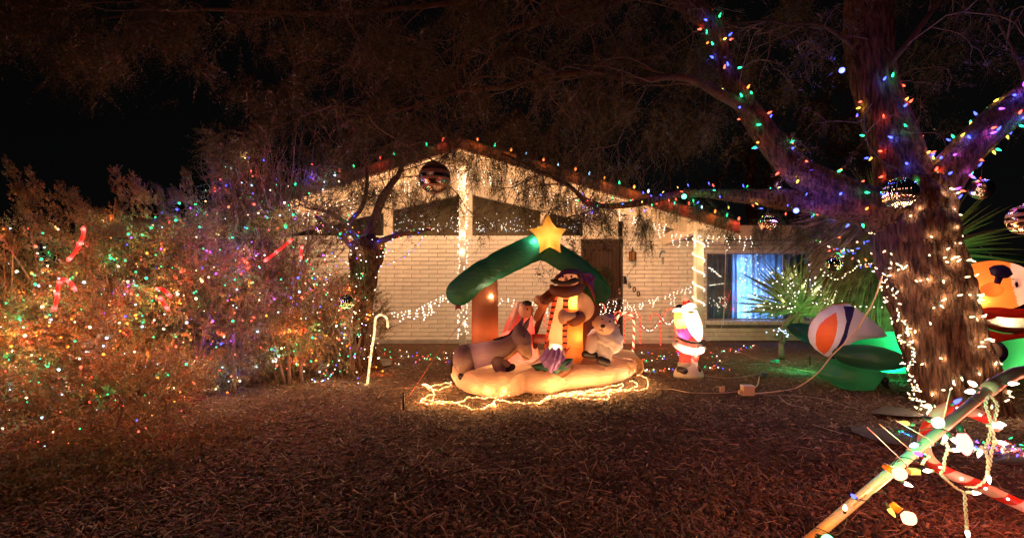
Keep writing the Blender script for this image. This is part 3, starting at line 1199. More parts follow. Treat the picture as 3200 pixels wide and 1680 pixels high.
mb = MB()
pr = []
for zy, xa, xb in ((545, 850, 985), (580, 835, 1010), (640, 818, 1030), (700, 808, 1025), (760, 796, 1008), (850, 780, 1006), (930, 772, 1008), (985, 772, 1010)):
    pr.append((xa, xb, zy))
vs = []
n = 200
sm = smooth_path([(a, b, c) for a, b, c in pr], 14)
for a, b, zy in sm:
    c = qj((a + b) / 2, zy)
    r = qj.r((b - a) / 2)
    for j in range(n):
        th = 2 * math.pi * j / n
        vs.append(c + Vector((math.cos(th) * r, math.sin(th) * r * 0.75, 0)))
fs = []
k = len(sm)
for i in range(k - 1):
    for j in range(n):
        j2 = (j + 1) % n
        fs.append((i * n + j, (i + 1) * n + j, (i + 1) * n + j2, i * n + j2))
mi = [cloth(sum((vs[i] for i in f), Vector()) / 4) for f in fs]
fs += [tuple(range(n)), tuple((k - 1) * n + j for j in range(n - 1, -1, -1))]
mi += [2, 2]
mb.add(vs, fs, mi)
fig = mb.build('bearded_figure', [f_cream, f_yellow, f_orange, f_stripe, f_dark], nat)
# sleeve on the right side, forearm, mitten hand, cuff
mb = MB()
mb.tube(smooth_path([tuple(qj(x, y, d)) for x, y, d in ((985, 590, -0.05), (1015, 630, -0.12), (1022, 680, -0.18), (985, 722, -0.24))], 5), [qj.r(v) for v in np.interp(np.arange(16), [0, 4, 8, 12, 15], [32, 46, 52, 44, 34])], 28)
mb.build('sleeve', f_tan2, fig)
mb = MB()
mb.tube([qj(985, 715, -0.26), qj(962, 728, -0.29), qj(948, 735, -0.31)], [qj.r(38), qj.r(40), qj.r(36)], 20, mi=0)
mb.build('cuff', f_rustb, fig)
mb = MB()
mb.tube([qj(975, 690, -0.33), qj(988, 725, -0.33)], qj.r(9), 10)
mb.build('cuff_band', f_navy, fig)
mb = MB()
mb.ell(qj(887, 712, -0.36), (qj.r(28), 0.05, qj.r(44)))
mb.tube([qj(888, 710, -0.36), qj(945, 712, -0.33)], [qj.r(28), qj.r(24)], 18)
mb.build('hand', f_skin, fig)
mb = MB()
mb.tube(smooth_path([tuple(qj(x, y, d)) for x, y, d in ((840, 590, 0.0), (790, 600, -0.05), (765, 650, -0.1), (728, 720, -0.1))], 5), [qj.r(v) for v in np.interp(np.arange(16), [0, 5, 10, 15], [30, 34, 28, 20])], 24)
mb.build('sleeve', f_rustb, fig)
lamp(qj(775, 640, -0.08), (1.0, 0.5, 0.25), 0.7, 0.03, nat)
lamp(qj(965, 728, -0.28), (1.0, 0.5, 0.25), 0.12, 0.02, nat)
MB().ell(qj(738, 612, -0.06), (qj.r(28), 0.07, qj.r(30))).build('hand', f_skin, fig)
MB().tube([qj(812, 575, -0.02), qj(778, 610, -0.12)], [qj.r(30), qj.r(33)], 18).build('cuff', f_dbrown, fig)
MB().tube([qj(800, 575, 0.05), qj(722, 800, 0.05)], qj.r(17), 14).build('staff', f_brown, fig)
# head
qh = ZM(1.931, 1300, 620, 5.95)
mb = MB()
mb.ell(qh(920, 486), (qh.r(76), 0.2, qh.r(56)), n=32, m=20)
mb.build('head', f_skin, fig)
mb = MB()
mb.tube(smooth_path([tuple(qh(x, y, d)) for x, y, d in ((820, 530, -0.10), (835, 552, -0.17), (880, 564, -0.2), (930, 562, -0.2), (978, 545, -0.14), (1000, 515, -0.06), (1000, 488, 0))], 4), [qh.r(v) for v in np.interp(np.arange(25), [0, 4, 10, 16, 24], [14, 30, 34, 30, 20])], 22)
mb.ell(qh(905, 548, -0.1), (qh.r(94), 0.14, qh.r(30)))
mb.build('beard', f_dbrown, fig)
mou = [(806, 490), (830, 484), (855, 490), (880, 497), (903, 500), (935, 483), (962, 474), (992, 492), (965, 510), (930, 522), (895, 524), (858, 520), (825, 508)]
MB().puff([qh(x, y, -0.26) for x, y in mou], 0.028, c=qh(900, 509, -0.26), rings=6, sub=3).build('moustache', f_dark, fig)
MB().puff([qh(x, y, -0.215) for x, y in ((905, 465), (917, 485), (915, 505), (890, 505), (893, 485))], 0.035, rings=6, sub=3).build('nose', fabric('nylon_nose', (0.80, 0.45, 0.28), 0.4), fig)
MB().puff([qh(x, y, -0.12) for x, y in ((962, 446), (990, 452), (1008, 480), (1010, 520), (984, 528), (974, 495))], 0.06, rings=6).build('hair', f_dbrown, fig)
MB().puff([qh(x, y, -0.12) for x, y in ((840, 470), (858, 452), (862, 480), (852, 510), (832, 520), (828, 495))], 0.06, rings=6).build('hair', f_dbrown, fig)
for ex in (886, 938):
    MB().ell(qh(ex, 470, -0.20), (qh.r(6.5), 0.014, qh.r(7.5))).build('eye', f_dark, fig)
mb = MB()
mb.tube(smooth_path([tuple(qh(x, y, d)) for x, y, d in ((868, 468, -0.12), (885, 448, -0.15), (925, 440, -0.16), (970, 448, -0.12), (998, 475, -0.05), (1005, 500, 0.0))], 4), [qh.r(v) for v in np.interp(np.arange(21), [0, 5, 12, 20], [12, 15, 18, 20])], 16)
mb.build('headband', f_plumv, fig)
# head cloth flowing back and down on the right: crumpled sheet
vs, fs = [], []
nu, nv_ = 26, 22
for i in range(nu):
    for j in range(nv_):
        a, b = i / (nu - 1), j / (nv_ - 1)
        x = 972 + 112 * a ** 0.8 - 12 * b * a + 7 * math.sin(b * 5 + a * 3)
        y = 438 + 30 * a + 10 * (1 - a) * b + (150 * a ** 0.6) * b * (0.35 + 0.65 * a) + 6 * math.sin(a * 9 + b * 6)
        d = -0.10 + 0.2 * a - 0.03 * b + 0.03 * math.sin(a * 11 + b * 5) + 0.02 * math.sin(b * 17 + a * 4)
        vs.append(qh(x, y, d))
for i in range(nu - 1):
    for j in range(nv_ - 1):
        fs.append((i * nv_ + j, (i + 1) * nv_ + j, (i + 1) * nv_ + j + 1, i * nv_ + j + 1))
cl = MB().add(vs, fs, [1 if (f[0] // nv_) * 0.4 + (f[0] % nv_) * -0.9 > -4 else 0 for f in fs]).build('head_cloth', [fabric('nylon_rose', (0.45, 0.09, 0.08), 0.55, 0.8), fabric('nylon_violet_cloth', (0.22, 0.04, 0.28), 0.5, 0.8)], fig)
lamp(qj(945, 630, -0.1), (1.0, 0.75, 0.35), 1.9, 0.02, nat)
lamp(qj(900, 820, 0.05), (1.0, 0.5, 0.22), 3.2, 0.06, nat)
lamp(qj(960, 830, -0.05), (1.0, 0.5, 0.2), 2.5, 0.04, nat)
lamp(qj(1000, 660, -0.13), (1.0, 0.6, 0.35), 0.7, 0.03, nat)
lamp(qh(930, 480, -0.05), (1.0, 0.55, 0.3), 0.7, 0.05, nat)
lamp(qh(910, 548, -0.12), (1.0, 0.5, 0.3), 1.6, 0.04, nat)

# seated woman in pink with a veil
qm = ZM(1.931, 1300, 620, 6.1)
mb = MB()
sm = smooth_path([(640, 34, 660), (632, 62, 700), (622, 92, 780), (618, 112, 880), (625, 122, 980), (630, 118, 1040)], 8)
vs = []
n = 40
for cx, w, zy in sm:
    c = qm(cx, zy)
    for j in range(n):
        th = 2 * math.pi * j / n
        vs.append(c + Vector((math.cos(th) * qm.r(w), math.sin(th) * qm.r(w) * 0.8, 0)))
fs = [(i * n + j, (i + 1) * n + j, (i + 1) * n + (j + 1) % n, i * n + (j + 1) % n) for i in range(len(sm) - 1) for j in range(n)]
mb.add(vs, fs + [tuple(range(n))])
woman = mb.build('kneeling_figure', f_pink, nat)
MB().ell(qm(660, 672, -0.06), (qm.r(46), 0.15, qm.r(52)), n=28, m=18).build('head', f_skin, woman)
MB().ell(qm(668, 634, -0.08), (qm.r(30), 0.12, qm.r(20)), n=24, m=14).build('hair', f_dark, woman)
MB().ell(qm(673, 668, -0.212), (qm.r(4.5), 0.01, qm.r(6))).build('eye', f_dark, woman)
MB().ell(qm(703, 672, -0.13), (qm.r(8), 0.03, qm.r(14))).build('nose', f_skin, woman)
MB().tube([qm(700, 690, -0.15), qm(706, 712, -0.15)], qm.r(2.5), 6).build('mouth', f_dark, woman)
vs, fs = [], []
nu, nv_ = 22, 16
for i in range(nu):
    for j in range(nv_):
        a, b = i / (nu - 1), j / (nv_ - 1)
        th = -0.3 + 3.3 * b
        w = 38 + 55 * a
        x = 640 - 20 * a - w * math.cos(math.pi - th) * -1
        y = 618 + 190 * a + 10 * math.sin(b * 14) * a
        d = 0.02 - math.sin(th) * 0.16 * (0.6 + 0.6 * a) + 0.015 * math.sin(b * 22 + a * 5)
        x = 632 - 12 * a - w * math.cos(th)
        if x > 668 - 30 * a:
            x = 668 - 30 * a + (x - 668 + 30 * a) * 0.15
        vs.append(qm(x, y, d))
for i in range(nu - 1):
    for j in range(nv_ - 1):
        fs.append((i * nv_ + j, (i + 1) * nv_ + j, (i + 1) * nv_ + j + 1, i * nv_ + j + 1))
MB().add(vs, fs).build('veil', fabric('gauze_veil', (0.62, 0.47, 0.38), 0.5, 0.9), woman)
MB().tube([qm(700, 850, -0.05), qm(770, 840, -0.12)], [qm.r(36), qm.r(24)], 18).build('sleeve', f_pink, woman)
MB().tube([qm(706, 835, -0.08), qm(712, 890, -0.08)], [qm.r(18), qm.r(22)], 14).build('cuff', f_dbrown, woman)
MB().ell(qm(745, 850, -0.15), (qm.r(32), 0.05, qm.r(20))).build('hand', fabric('nylon_salmon', (0.85, 0.38, 0.26), 0.5), woman)
lamp(qm(640, 960, 0), (1.0, 0.30, 0.18), 9, 0.05, nat)
lamp(qm(640, 790, 0), (1.0, 0.5, 0.4), 5, 0.05, nat)
lamp(qm(655, 680, 0), (1.0, 0.6, 0.45), 0.8, 0.04, nat)
lamp(q(455, 590, 0.11), (1.0, 0.72, 0.42), 5.0, 0.012, nat)
lamp(q(455, 592, 0.085), (1.0, 0.72, 0.42), 0.9, 0.01, nat)
lamp(q(416, 800, 0.25), (1.0, 0.45, 0.2), 5, 0.05, nat)
lamp(q(1030, 900, 0.5), (1.0, 0.4, 0.15), 1.5, 0.05, nat)

# donkey
qd = ZM(1.931, 1300, 620, 5.62)
mb = MB()
mb.tube(smooth_path([tuple(qd(x, y, d)) for x, y, d in ((300, 960, 0.0), (370, 945, 0), (450, 930, 0), (530, 905, 0), (585, 870, 0.0), (620, 850, 0))], 5), [qd.r(v) for v in np.interp(np.arange(26), [0, 5, 10, 15, 20, 25], [78, 74, 70, 64, 54, 46])], 32)
mb.ell(qd(296, 970), (qd.r(74), 0.22, qd.r(92)), n=32, m=20)
mb.tube([qd(300, 1010, -0.05), qd(312, 1060, -0.08)], [qd.r(56), qd.r(44)], 22)
dk = mb.build('donkey_figure', f_grey, nat)
for k, (pts, rr) in enumerate((([(490, 980, -0.08), (500, 1020, -0.12), (530, 1048, -0.15)], (38, 32, 28)), ([(470, 950, 0.0), (540, 1000, -0.1), (560, 1020, -0.12)], (36, 28, 24)))):
    MB().tube(smooth_path([tuple(qd(*p)) for p in pts], 4), [qd.r(v) for v in np.interp(np.arange(9), [0, 4, 8], rr)], 20).build('leg', f_grey, dk)
for pts, r in (([(275, 1072, -0.12), (330, 1066, -0.12)], 22), ([(490, 1060, -0.18), (550, 1042, -0.16)], 18), ([(555, 1030, -0.14), (580, 1015, -0.12)], 20)):
    MB().tube([qd(*p) for p in pts], qd.r(r), 18).build('hoof', f_dark, dk)
mb = MB()
mb.tube(smooth_path([tuple(qd(x, y, d)) for x, y, d in ((628, 800, -0.06), (640, 840, -0.1), (652, 880, -0.12))], 4), [qd.r(v) for v in np.interp(np.arange(9), [0, 4, 8], [44, 54, 48])], 28)
mb.tube([qd(600, 860, 0.0), qd(630, 820, -0.04)], [qd.r(50), qd.r(46)], 24)
hd = mb.build('donkey_head', f_grey, nat)
mb = MB()
mb.tube([qd(654, 905, -0.15), qd(668, 940, -0.17)], [qd.r(46), qd.r(34)], 26)
mb.build('muzzle', fabric('nylon_tan', (0.70, 0.42, 0.26), 0.45), hd)
MB().tube([qd(640, 948, -0.30), qd(658, 958, -0.31), qd(680, 968, -0.29)], qd.r(2.5), 6).build('mouth', f_dark, hd)
MB().ell(qd(652, 832, -0.265), (qd.r(5), 0.012, qd.r(8))).build('eye', f_dark, hd)
MB().tube([qd(646, 822, -0.262), qd(656, 818, -0.262)], qd.r(2), 6).build('eyebrow', f_dark, hd)
for pts in (((612, 800, 0.02), (626, 770, 0.02), (645, 722, 0.04)), ((645, 795, -0.08), (662, 765, -0.08), (684, 722, -0.06))):
    ear = MB().tube(smooth_path([tuple(qd(*p)) for p in pts], 4), [qd.r(v) for v in np.interp(np.arange(9), [0, 4, 8], [16, 19, 5])], 16).build('ear', f_grey, hd)
vs = [qd(x, y, d) for x, y, d in ((460, 850, 0.0), (530, 840, 0.0), (590, 790, 0.0), (625, 745, 0.0), (615, 790, 0.02), (565, 852, 0.02), (500, 872, 0))]
MB().puff(vs, 0.03, rings=5, sub=3).build('mane', f_dark, dk)
MB().tube([qd(222, 965, 0.1), qd(212, 1000, 0.1), qd(207, 1050, 0.05)], [qd.r(6), qd.r(9), qd.r(11)], 12).build('tail', f_dark, dk)
MB().puff([qd(x, y, -0.06) for x, y in ((500, 985), (560, 970), (610, 930), (625, 870), (600, 905), (540, 950))], 0.07, rings=6).build('belly_panel', fabric('nylon_apricot', (0.75, 0.42, 0.22), 0.5), dk)
lamp(qd(400, 940, 0), (1.0, 0.55, 0.4), 0.9, 0.05, nat)

# sheep
qs = ZM(1.931, 1300, 620, 6.05)
random.seed(3)


def lumps(u):
    return 1 + 0.05 * math.sin(u.x * 9 + 2 * u.z) * math.sin(u.z * 11) + 0.03 * math.sin(u.y * 14 + u.x * 5)


mb = MB()
mb.ell(qs(1140, 858, 0.02), (qs.r(108), 0.27, qs.r(86)), n=48, m=32, fn=lumps)
mb.ell(qs(1165, 800, 0.0), (qs.r(60), 0.18, qs.r(60)), n=32, m=20, fn=lumps)
sh = mb.build('sheep_figure', f_white, nat)
MB().tube([qs(1075, 860, -0.1), qs(1052, 925, -0.15)], [qs.r(48), qs.r(34)], 22).tube([qs(1140, 880, -0.12), qs(1140, 965, -0.2)], [qs.r(56), qs.r(36)], 24).build('front_leg', f_white, sh)
MB().tube([qs(1022, 938, -0.18), qs(1075, 945, -0.18)], qs.r(22), 18).build('hoof', f_dark, sh)
MB().tube([qs(1112, 975, -0.26), qs(1150, 988, -0.26)], qs.r(24), 18).build('hoof', f_dark, sh)
hd = MB().ell(qs(1135, 762, -0.16), (qs.r(64), 0.16, qs.r(58)), R=Matrix.Rotation(0.5, 3, 'Y'), n=32, m=20).build('sheep_head', fabric('nylon_peach', (0.78, 0.55, 0.45), 0.45), nat)
MB().ell(qs(1165, 716, -0.14), (qs.r(34), 0.09, qs.r(22)), fn=lumps).build('wool_tuft', fabric('nylon_lilac', (0.42, 0.25, 0.50), 0.45), hd)
MB().ell(qs(1127, 769, -0.335), (qs.r(14), 0.02, qs.r(10))).build('nose', f_dark, hd)
MB().ell(qs(1170, 742, -0.31), (qs.r(5.5), 0.012, qs.r(7))).build('eye', f_navy, hd)
MB().ell(qs(1124, 728, -0.305), (qs.r(7), 0.012, qs.r(3))).build('eye', f_dark, hd)
MB().tube([qs(1124, 782, -0.325), qs(1118, 796, -0.318)], qs.r(1.8), 6).tube([qs(1105, 790, -0.318), qs(1132, 800, -0.318)], qs.r(1.8), 6).build('mouth', f_dark, hd)
for pts in (((1190, 765, -0.1), (1205, 772, -0.1), (1228, 762, -0.1)), ((1085, 740, -0.08), (1072, 748, -0.08), (1066, 765, -0.06))):
    MB().tube([qs(*p) for p in pts], [qs.r(12), qs.r(13), qs.r(4)], 14).build('ear', f_skin, hd)
lamp(qs(1130, 880, 0.05), (1.0, 0.7, 0.5), 1.6, 0.08, nat)

# manger with the child, frilled green cloth, violet gauze and bright halo
qb = ZM(1.931, 1300, 620, 5.62)
mb = MB()
vs = [qb(708, 1020, 0.0), qb(945, 985, -0.02), qb(900, 1078, -0.05), qb(870, 1092, -0.08), (qb(712, 1062, 0.0))]
mb.puff([qb(x, y, 0.05) for x, y in ((700, 1020), (940, 985), (945, 1020), (905, 1075), (868, 1094), (800, 1075), (708, 1050))], 0.2, rings=10, sub=5)
mg = mb.build('manger', f_brown, nat)
MB().puff([qb(x, y, -0.18) for x, y in ((690, 1008), (705, 1002), (770, 985), (860, 970), (950, 962), (945, 985), (928, 1000), (918, 1035), (900, 1040), (880, 1030), (850, 1062), (826, 1050), (800, 1035), (770, 1048), (752, 1028), (722, 1042), (710, 1020))], 0.03, rings=6, sub=4).build('leaf_frill', fabric('nylon_leaf', (0.01, 0.07, 0.05), 0.3), mg)
MB().puff([qb(x, y, -0.16) for x, y in ((900, 985), (945, 965), (942, 995), (900, 1030), (870, 1020))], 0.05, rings=6).build('blue_frill', f_navy, mg)
vs, fs = [], []
nu, nv_ = 24, 24
for i in range(nu):
    for j in range(nv_):
        a, b = i / (nu - 1) * 2 - 1, j / (nv_ - 1)
        w = 45 + 55 * b - 60 * max(0, b - 0.62) * 2.2
        x = 832 + a * w - 10 * b
        y = 905 + 150 * b * (1 - 0.32 * abs(a)) + 8 * math.sin(a * 8 + b * 3)
        d = -0.22 - 0.10 * (1 - a * a) * (1 - (b - 0.4) ** 2) + 0.018 * math.sin(a * 13 + b * 9) + 0.012 * math.sin(a * 23 - b * 13)
        vs.append(qb(x, y, d))
for i in range(nu - 1):
    for j in range(nv_ - 1):
        fs.append((i * nv_ + j, (i + 1) * nv_ + j, (i + 1) * nv_ + j + 1, i * nv_ + j + 1))
MB().add(vs, fs).build('gauze_cloth', fabric('violet_gauze', (0.42, 0.22, 0.62), 0.5, 0.9), mg)
MB().puff([qb(x, y, -0.2) for x, y in ((668, 1005), (700, 990), (740, 960), (775, 950), (790, 975), (745, 992), (700, 1004))], 0.02, rings=5).build('gauze_corner', fabric('pink_gauze', (0.62, 0.38, 0.42), 0.5, 0.9), mg)
MB().ell(qb(842, 940, -0.14), (qb.r(62), 0.09, qb.r(50))).build('child_figure', f_skin, mg)
MB().ell(qb(842, 900, -0.2), (qb.r(44), 0.04, qb.r(22)), R=Matrix.Rotation(0.12, 3, 'Y')).build('halo', fabric('nylon_halo', (0.9, 0.85, 0.7), 0.6, 0.1), mg)
for a, b in (((790, 905, -0.1), (800, 855, -0.1)), ((895, 940, -0.15), (928, 900, -0.15))):
    MB().tube([qb(*a), qb(*b)], [qb.r(14), qb.r(5)], 12).build('child_hand', f_pink, mg)
lamp(qb(842, 900, -0.2), (1.0, 0.85, 0.5), 0.35, 0.01, nat)
lamp(qb(810, 960, 0.05), (1.0, 0.5, 0.35), 0.6, 0.03, nat)
lamp(q(520, 1100, -0.25), (1.0, 0.6, 0.3), 4.2, 0.06, nat)
lamp(q(760, 1100, -0.05), (1.0, 0.6, 0.32), 4.4, 0.06, nat)
lamp(q(1180, 1060, 0.35), (1.0, 0.55, 0.35), 6, 0.06, nat)
# ribbon tag under the left end of the roof
MB().puff([q(x, y, 0.1) for x, y in ((238, 640), (272, 640), (272, 672), (255, 662), (236, 676))], 0.01, rings=3).build('ribbon', f_purple, nat)

# ---------------------------------------------------------------- lit plastic father christmas
sq = ZM(3.22, 2000, 820, 6.5)


def plastic(name, c, trans=0.45):
    return fabric(name, c, trans, 0.06)


p_red = plastic('blow_red', (0.80, 0.07, 0.05))
p_white = plastic('blow_white', (0.85, 0.78, 0.70), 0.55)
p_black = surf('blow_black', (0.015, 0.010, 0.010), (0.03, 0.02, 0.02), rough=0.3, bump=0)
p_pink = plastic('blow_magenta', (0.75, 0.10, 0.35))
p_gold = plastic('blow_gold', (0.85, 0.55, 0.12), 0.6)
p_snow = plastic('blow_base', (0.72, 0.58, 0.45), 0.25)
santa = thing('santa_figure', 'glowing plastic santa with red hat and white beard standing on a snow mound', 'santa decoration', Vector((sq(490, 0).x, 6.5, 0)))
MB().lathe(Vector((sq(488, 0).x, 6.5, 0.0)), [(sq.r(146), 0.0), (sq.r(148), 0.03), (sq.r(140), 0.075), (sq.r(118), 0.12), (sq.r(90), 0.16), (sq.r(50), 0.22), (sq.r(20), 0.26)], 36, sy=0.75).build('snow_base', p_snow, santa)


def sbody(rows, name, mat, d=0.0, sy=0.8, parent=santa, n=36, sub=5):
    sm = smooth_path([(a, b, c) for a, b, c in rows], sub)
    vs = []
    for xa, xb, y in sm:
        c = sq((xa + xb) / 2, y, d)
        r = sq.r((xb - xa) / 2)
        for j in range(n):
            th = 2 * math.pi * j / n
            vs.append(c + Vector((math.cos(th) * r, math.sin(th) * r * sy, 0)))
    k = len(sm)
    fs = [(i * n + j, (i + 1) * n + j, (i + 1) * n + (j + 1) % n, i * n + (j + 1) % n) for i in range(k - 1) for j in range(n)]
    fs += [tuple(range(n)), tuple((k - 1) * n + j for j in range(n - 1, -1, -1))]
    return MB().add(vs, fs).build(name, mat, parent)


body = sbody([(400, 560, 500), (370, 600, 560), (358, 620, 640), (362, 625, 700), (385, 622, 760), (392, 618, 800), (382, 630, 860), (360, 645, 900)], 'coat', p_red)
sbody([(398, 515, 860), (395, 512, 950), (398, 508, 1020)], 'leg', p_red, -0.02)
sbody([(515, 602, 870), (520, 590, 950), (520, 575, 1010)], 'leg', p_red, 0.03)
sbody([(385, 520, 1000), (380, 520, 1030), (392, 515, 1050)], 'boot_trim', p_white, -0.02)
sbody([(512, 580, 998), (508, 582, 1022), (515, 575, 1040)], 'boot_trim', p_white, 0.03)
MB().tube([sq(400, 1075, -0.05), sq(448, 1090, -0.1)], [sq.r(34), sq.r(36)], 20).tube([sq(425, 1045, 0), sq(428, 1070, -0.02)], sq.r(46), 20).build('boot', p_black, santa)
MB().tube([sq(560, 1055, -0.02), sq(592, 1080, -0.08)], [sq.r(30), sq.r(26)], 20).build('boot', p_black, santa)
# belt, coat hem
MB().tube(smooth_path([tuple(sq(x, y, d)) for x, y, d in ((388, 748, 0.0), (410, 768, -0.16), (470, 792, -0.22), (540, 806, -0.22), (600, 806, -0.16), (632, 792, -0.02))], 4), sq.r(14), 14).build('belt', p_black, santa)
MB().tube(smooth_path([tuple(sq(x, y, d)) for x, y, d in ((352, 820, 0.05), (390, 845, -0.14), (450, 875, -0.22), (540, 895, -0.23), (610, 885, -0.14), (642, 860, 0.02))], 4), [sq.r(v) for v in np.interp(np.arange(21), [0, 5, 15, 20], [28, 34, 34, 24])], 20).build('coat_hem', p_white, santa)
MB().puff([sq(x, y, -0.24) for x, y in ((560, 815), (620, 815), (635, 850), (605, 830), (590, 860), (572, 865))], 0.03, rings=5).build('belt_flap', p_white, santa)
# beard and face
MB().puff([sq(x, y, -0.18) for x, y in ((440, 480), (500, 470), (560, 478), (585, 560), (610, 620), (618, 700), (612, 770), (590, 796), (555, 760), (510, 700), (470, 620), (440, 560))], 0.14, c=sq(535, 610, -0.18), rings=12, sub=5).build('beard', plastic('blow_beard', (0.9, 0.88, 0.82), 0.65), santa)
MB().puff([sq(x, y, -0.30) for x, y in ((478, 492), (510, 484), (552, 490), (545, 508), (515, 514), (485, 508))], 0.05, rings=6).build('face', p_gold, santa)
hat = sbody([(448, 470, 352), (436, 500, 385), (428, 538, 415), (426, 560, 450)], 'hat', p_red, -0.02)
MB().tube(smooth_path([tuple(sq(x, y, d)) for x, y, d in ((430, 455, 0.0), (450, 452, -0.14), (500, 435, -0.18), (545, 440, -0.14), (562, 475, 0.0))], 4), sq.r(24), 18).build('hat_trim', p_white, santa)
MB().ell(sq(455, 355, -0.04), sq.r(37)).build('pompom', p_snow, santa)
# sack over the shoulder held by a black glove, white cuff
sbody([(350, 420, 500), (345, 445, 540), (352, 462, 600), (370, 465, 660)], 'sleeve', p_gold, -0.12)
sbody([(362, 470, 650), (378, 500, 700), (398, 510, 750), (405, 480, 775)], 'jacket_side', p_pink, -0.10)
MB().ell(sq(383, 486, -0.1), (sq.r(54), sq.r(45), sq.r(27))).build('cuff', p_white, santa)
MB().ell(sq(402, 448, -0.06), (sq.r(42), sq.r(34), sq.r(30))).build('glove', p_black, santa)
MB().tube([sq(618, 730, -0.02), sq(645, 770, -0.03)], [sq.r(26), sq.r(24)], 16).build('cuff', p_white, santa)
MB().ell(sq(640, 808, -0.05), (sq.r(26), sq.r(26), sq.r(34))).build('glove', p_black, santa)
lamp(sq(530, 600, 0.0), (1.0, 0.82, 0.55), 26, 0.03, santa)
lamp(sq(520, 560, -0.17), (1.0, 0.85, 0.6), 9, 0.03, santa)
lamp(sq(560, 690, -0.17), (1.0, 0.85, 0.6), 7, 0.03, santa)
lamp(sq(480, 875, -0.20), (1.0, 0.8, 0.62), 1.6, 0.02, santa)
lamp(sq(590, 885, -0.16), (1.0, 0.8, 0.62), 1.2, 0.02, santa)
lamp(sq(383, 486, -0.1), (1.0, 0.8, 0.62), 0.7, 0.02, santa)
lamp(sq(500, 435, -0.17), (1.0, 0.85, 0.65), 0.8, 0.02, santa)
lamp(sq(420, 730, -0.1), (1.0, 0.6, 0.7), 1.0, 0.02, santa)
lamp(sq(560, 940, 0.0), (1.0, 0.6, 0.45), 1.5, 0.03, santa)
lamp(sq(410, 590, -0.12), (1.0, 0.75, 0.35), 2.5, 0.02, santa)
lamp(sq(455, 355, -0.04), (1, 0.7, 0.5), 0.12, 0.02, santa)
lamp(sq(480, 860, 0.0), (1.0, 0.75, 0.5), 8, 0.04, santa)
lamp(sq(470, 960, 0.0), (1.0, 0.6, 0.45), 1.8, 0.03, santa)
lamp(sq(500, 455, 0.0), (1.0, 0.75, 0.5), 2.2, 0.03, santa)

# ---------------------------------------------------------------- inflatable aeroplane with a capped pilot
f_teal = fabric('nylon_teal', (0.03, 0.26, 0.12), 0.5)
f_plgreen = fabric('nylon_plane_green', (0.03, 0.16, 0.08), 0.4)
f_olive = fabric('nylon_dark_green', (0.012, 0.05, 0.035), 0.3)
f_pale = fabric('nylon_pale', (0.72, 0.62, 0.66), 0.45, 0.3)
f_or2 = fabric('nylon_orange', (0.80, 0.13, 0.03), 0.45, 0.3)
f_nv2 = fabric('nylon_midnight', (0.025, 0.015, 0.09), 0.3)
f_cap = fabric('nylon_cap', (0.85, 0.25, 0.05), 0.55, 0.3)
f_red = fabric('nylon_scarf', (0.75, 0.06, 0.03), 0.5)
f_fluff = fabric('nylon_fleece', (0.85, 0.75, 0.6), 0.6)
pq = ZM(2.1125, 2400, 600, 6.0)
pla = thing('plane_inflatable', 'green inflatable plane with striped tail fin and orange capped pilot behind the big tree', 'inflatable', Vector((pq(1000, 0).x, 6.3, 0)))
mb = MB()
sm = smooth_path([tuple(pq(x, y, d)) + (r,) for x, y, d, r in ((440, 1030, 0.15, 60), (600, 1050, 0.25, 118), (900, 1055, 0.4, 150), (1200, 1040, 0.5, 165), (1600, 1010, 0.5, 175), (2000, 990, 0.5, 180))], 5)
mb.tube([p[:3] for p in sm], [pq.r(p[3]) for p in sm], 40, prof=wrk)
mb.build('fuselage', f_teal, pla)
tail = [(275, 950), (283, 895), (300, 850), (350, 790), (430, 745), (530, 737), (575, 762), (640, 812), (700, 862), (752, 905), (780, 950), (720, 962), (650, 966), (590, 975), (530, 998), (480, 1060), (440, 1102), (380, 1082), (320, 1040), (288, 1000)]
org = [(450, 790), (380, 835), (335, 880), (315, 935), (315, 1005), (335, 1045), (370, 1072), (402, 1045), (432, 995), (452, 930), (460, 860)]
strp = [(498, 752), (575, 755), (560, 820), (540, 880), (520, 960), (480, 1030), (440, 1110), (390, 1095), (430, 1060), (470, 1000), (500, 930), (518, 850)]


def tailcol(v):
    zx = ((v.x / v.y * F + 1600) - 2400) * 2.1125
    zy = ((HOR - (v.z - CH) / v.y * F) - 600) * 2.1125
    if inpoly(zx, zy, org):
        return 1
    if inpoly(zx, zy, strp):
        return 2
    return 0


qt = ZM(2.1125, 2400, 600, 5.75)
MB().puff([qt(x, y) for x, y in tail], 0.17, c=qt(430, 920), rings=90, sub=16, fn=tailcol).build('tail_fin', [f_pale, f_or2, f_nv2], pla)
MB().tube([qt(x, y, 0.03) for x, y in tail[:6]] , qt.r(6), 8).build('fin_piping', f_or2, pla)
mb = MB()
mb.puff([pq(x, y, 0.35) for x, y in ((130, 890), (150, 868), (210, 862), (300, 870), (330, 930), (310, 1010), (265, 1005), (200, 962), (160, 935))], 0.12, rings=10, sub=5)
mb.build('tail_plane', f_olive, pla)
qe = ZM(2.1125, 2400, 600, 5.45)
MB().ell(qe(668, 1090), (qe.r(218), 0.30, qe.r(80)), R=Matrix.Rotation(math.radians(6), 3, 'Y'), n=48, m=28).build('tail_plane', fabric('nylon_bottle_green', (0.02, 0.06, 0.035), 0.35), pla)
mb = MB()
mb.puff([qe(x, y, 0.25) for x, y in ((352, 1200), (400, 1128), (470, 1100), (600, 1130), (745, 1182), (700, 1240), (655, 1300), (560, 1306), (495, 1300), (430, 1262), (372, 1240))], 0.24, rings=14, sub=5, power=0.35)
mb.build('support_cushion', f_plgreen, pla)
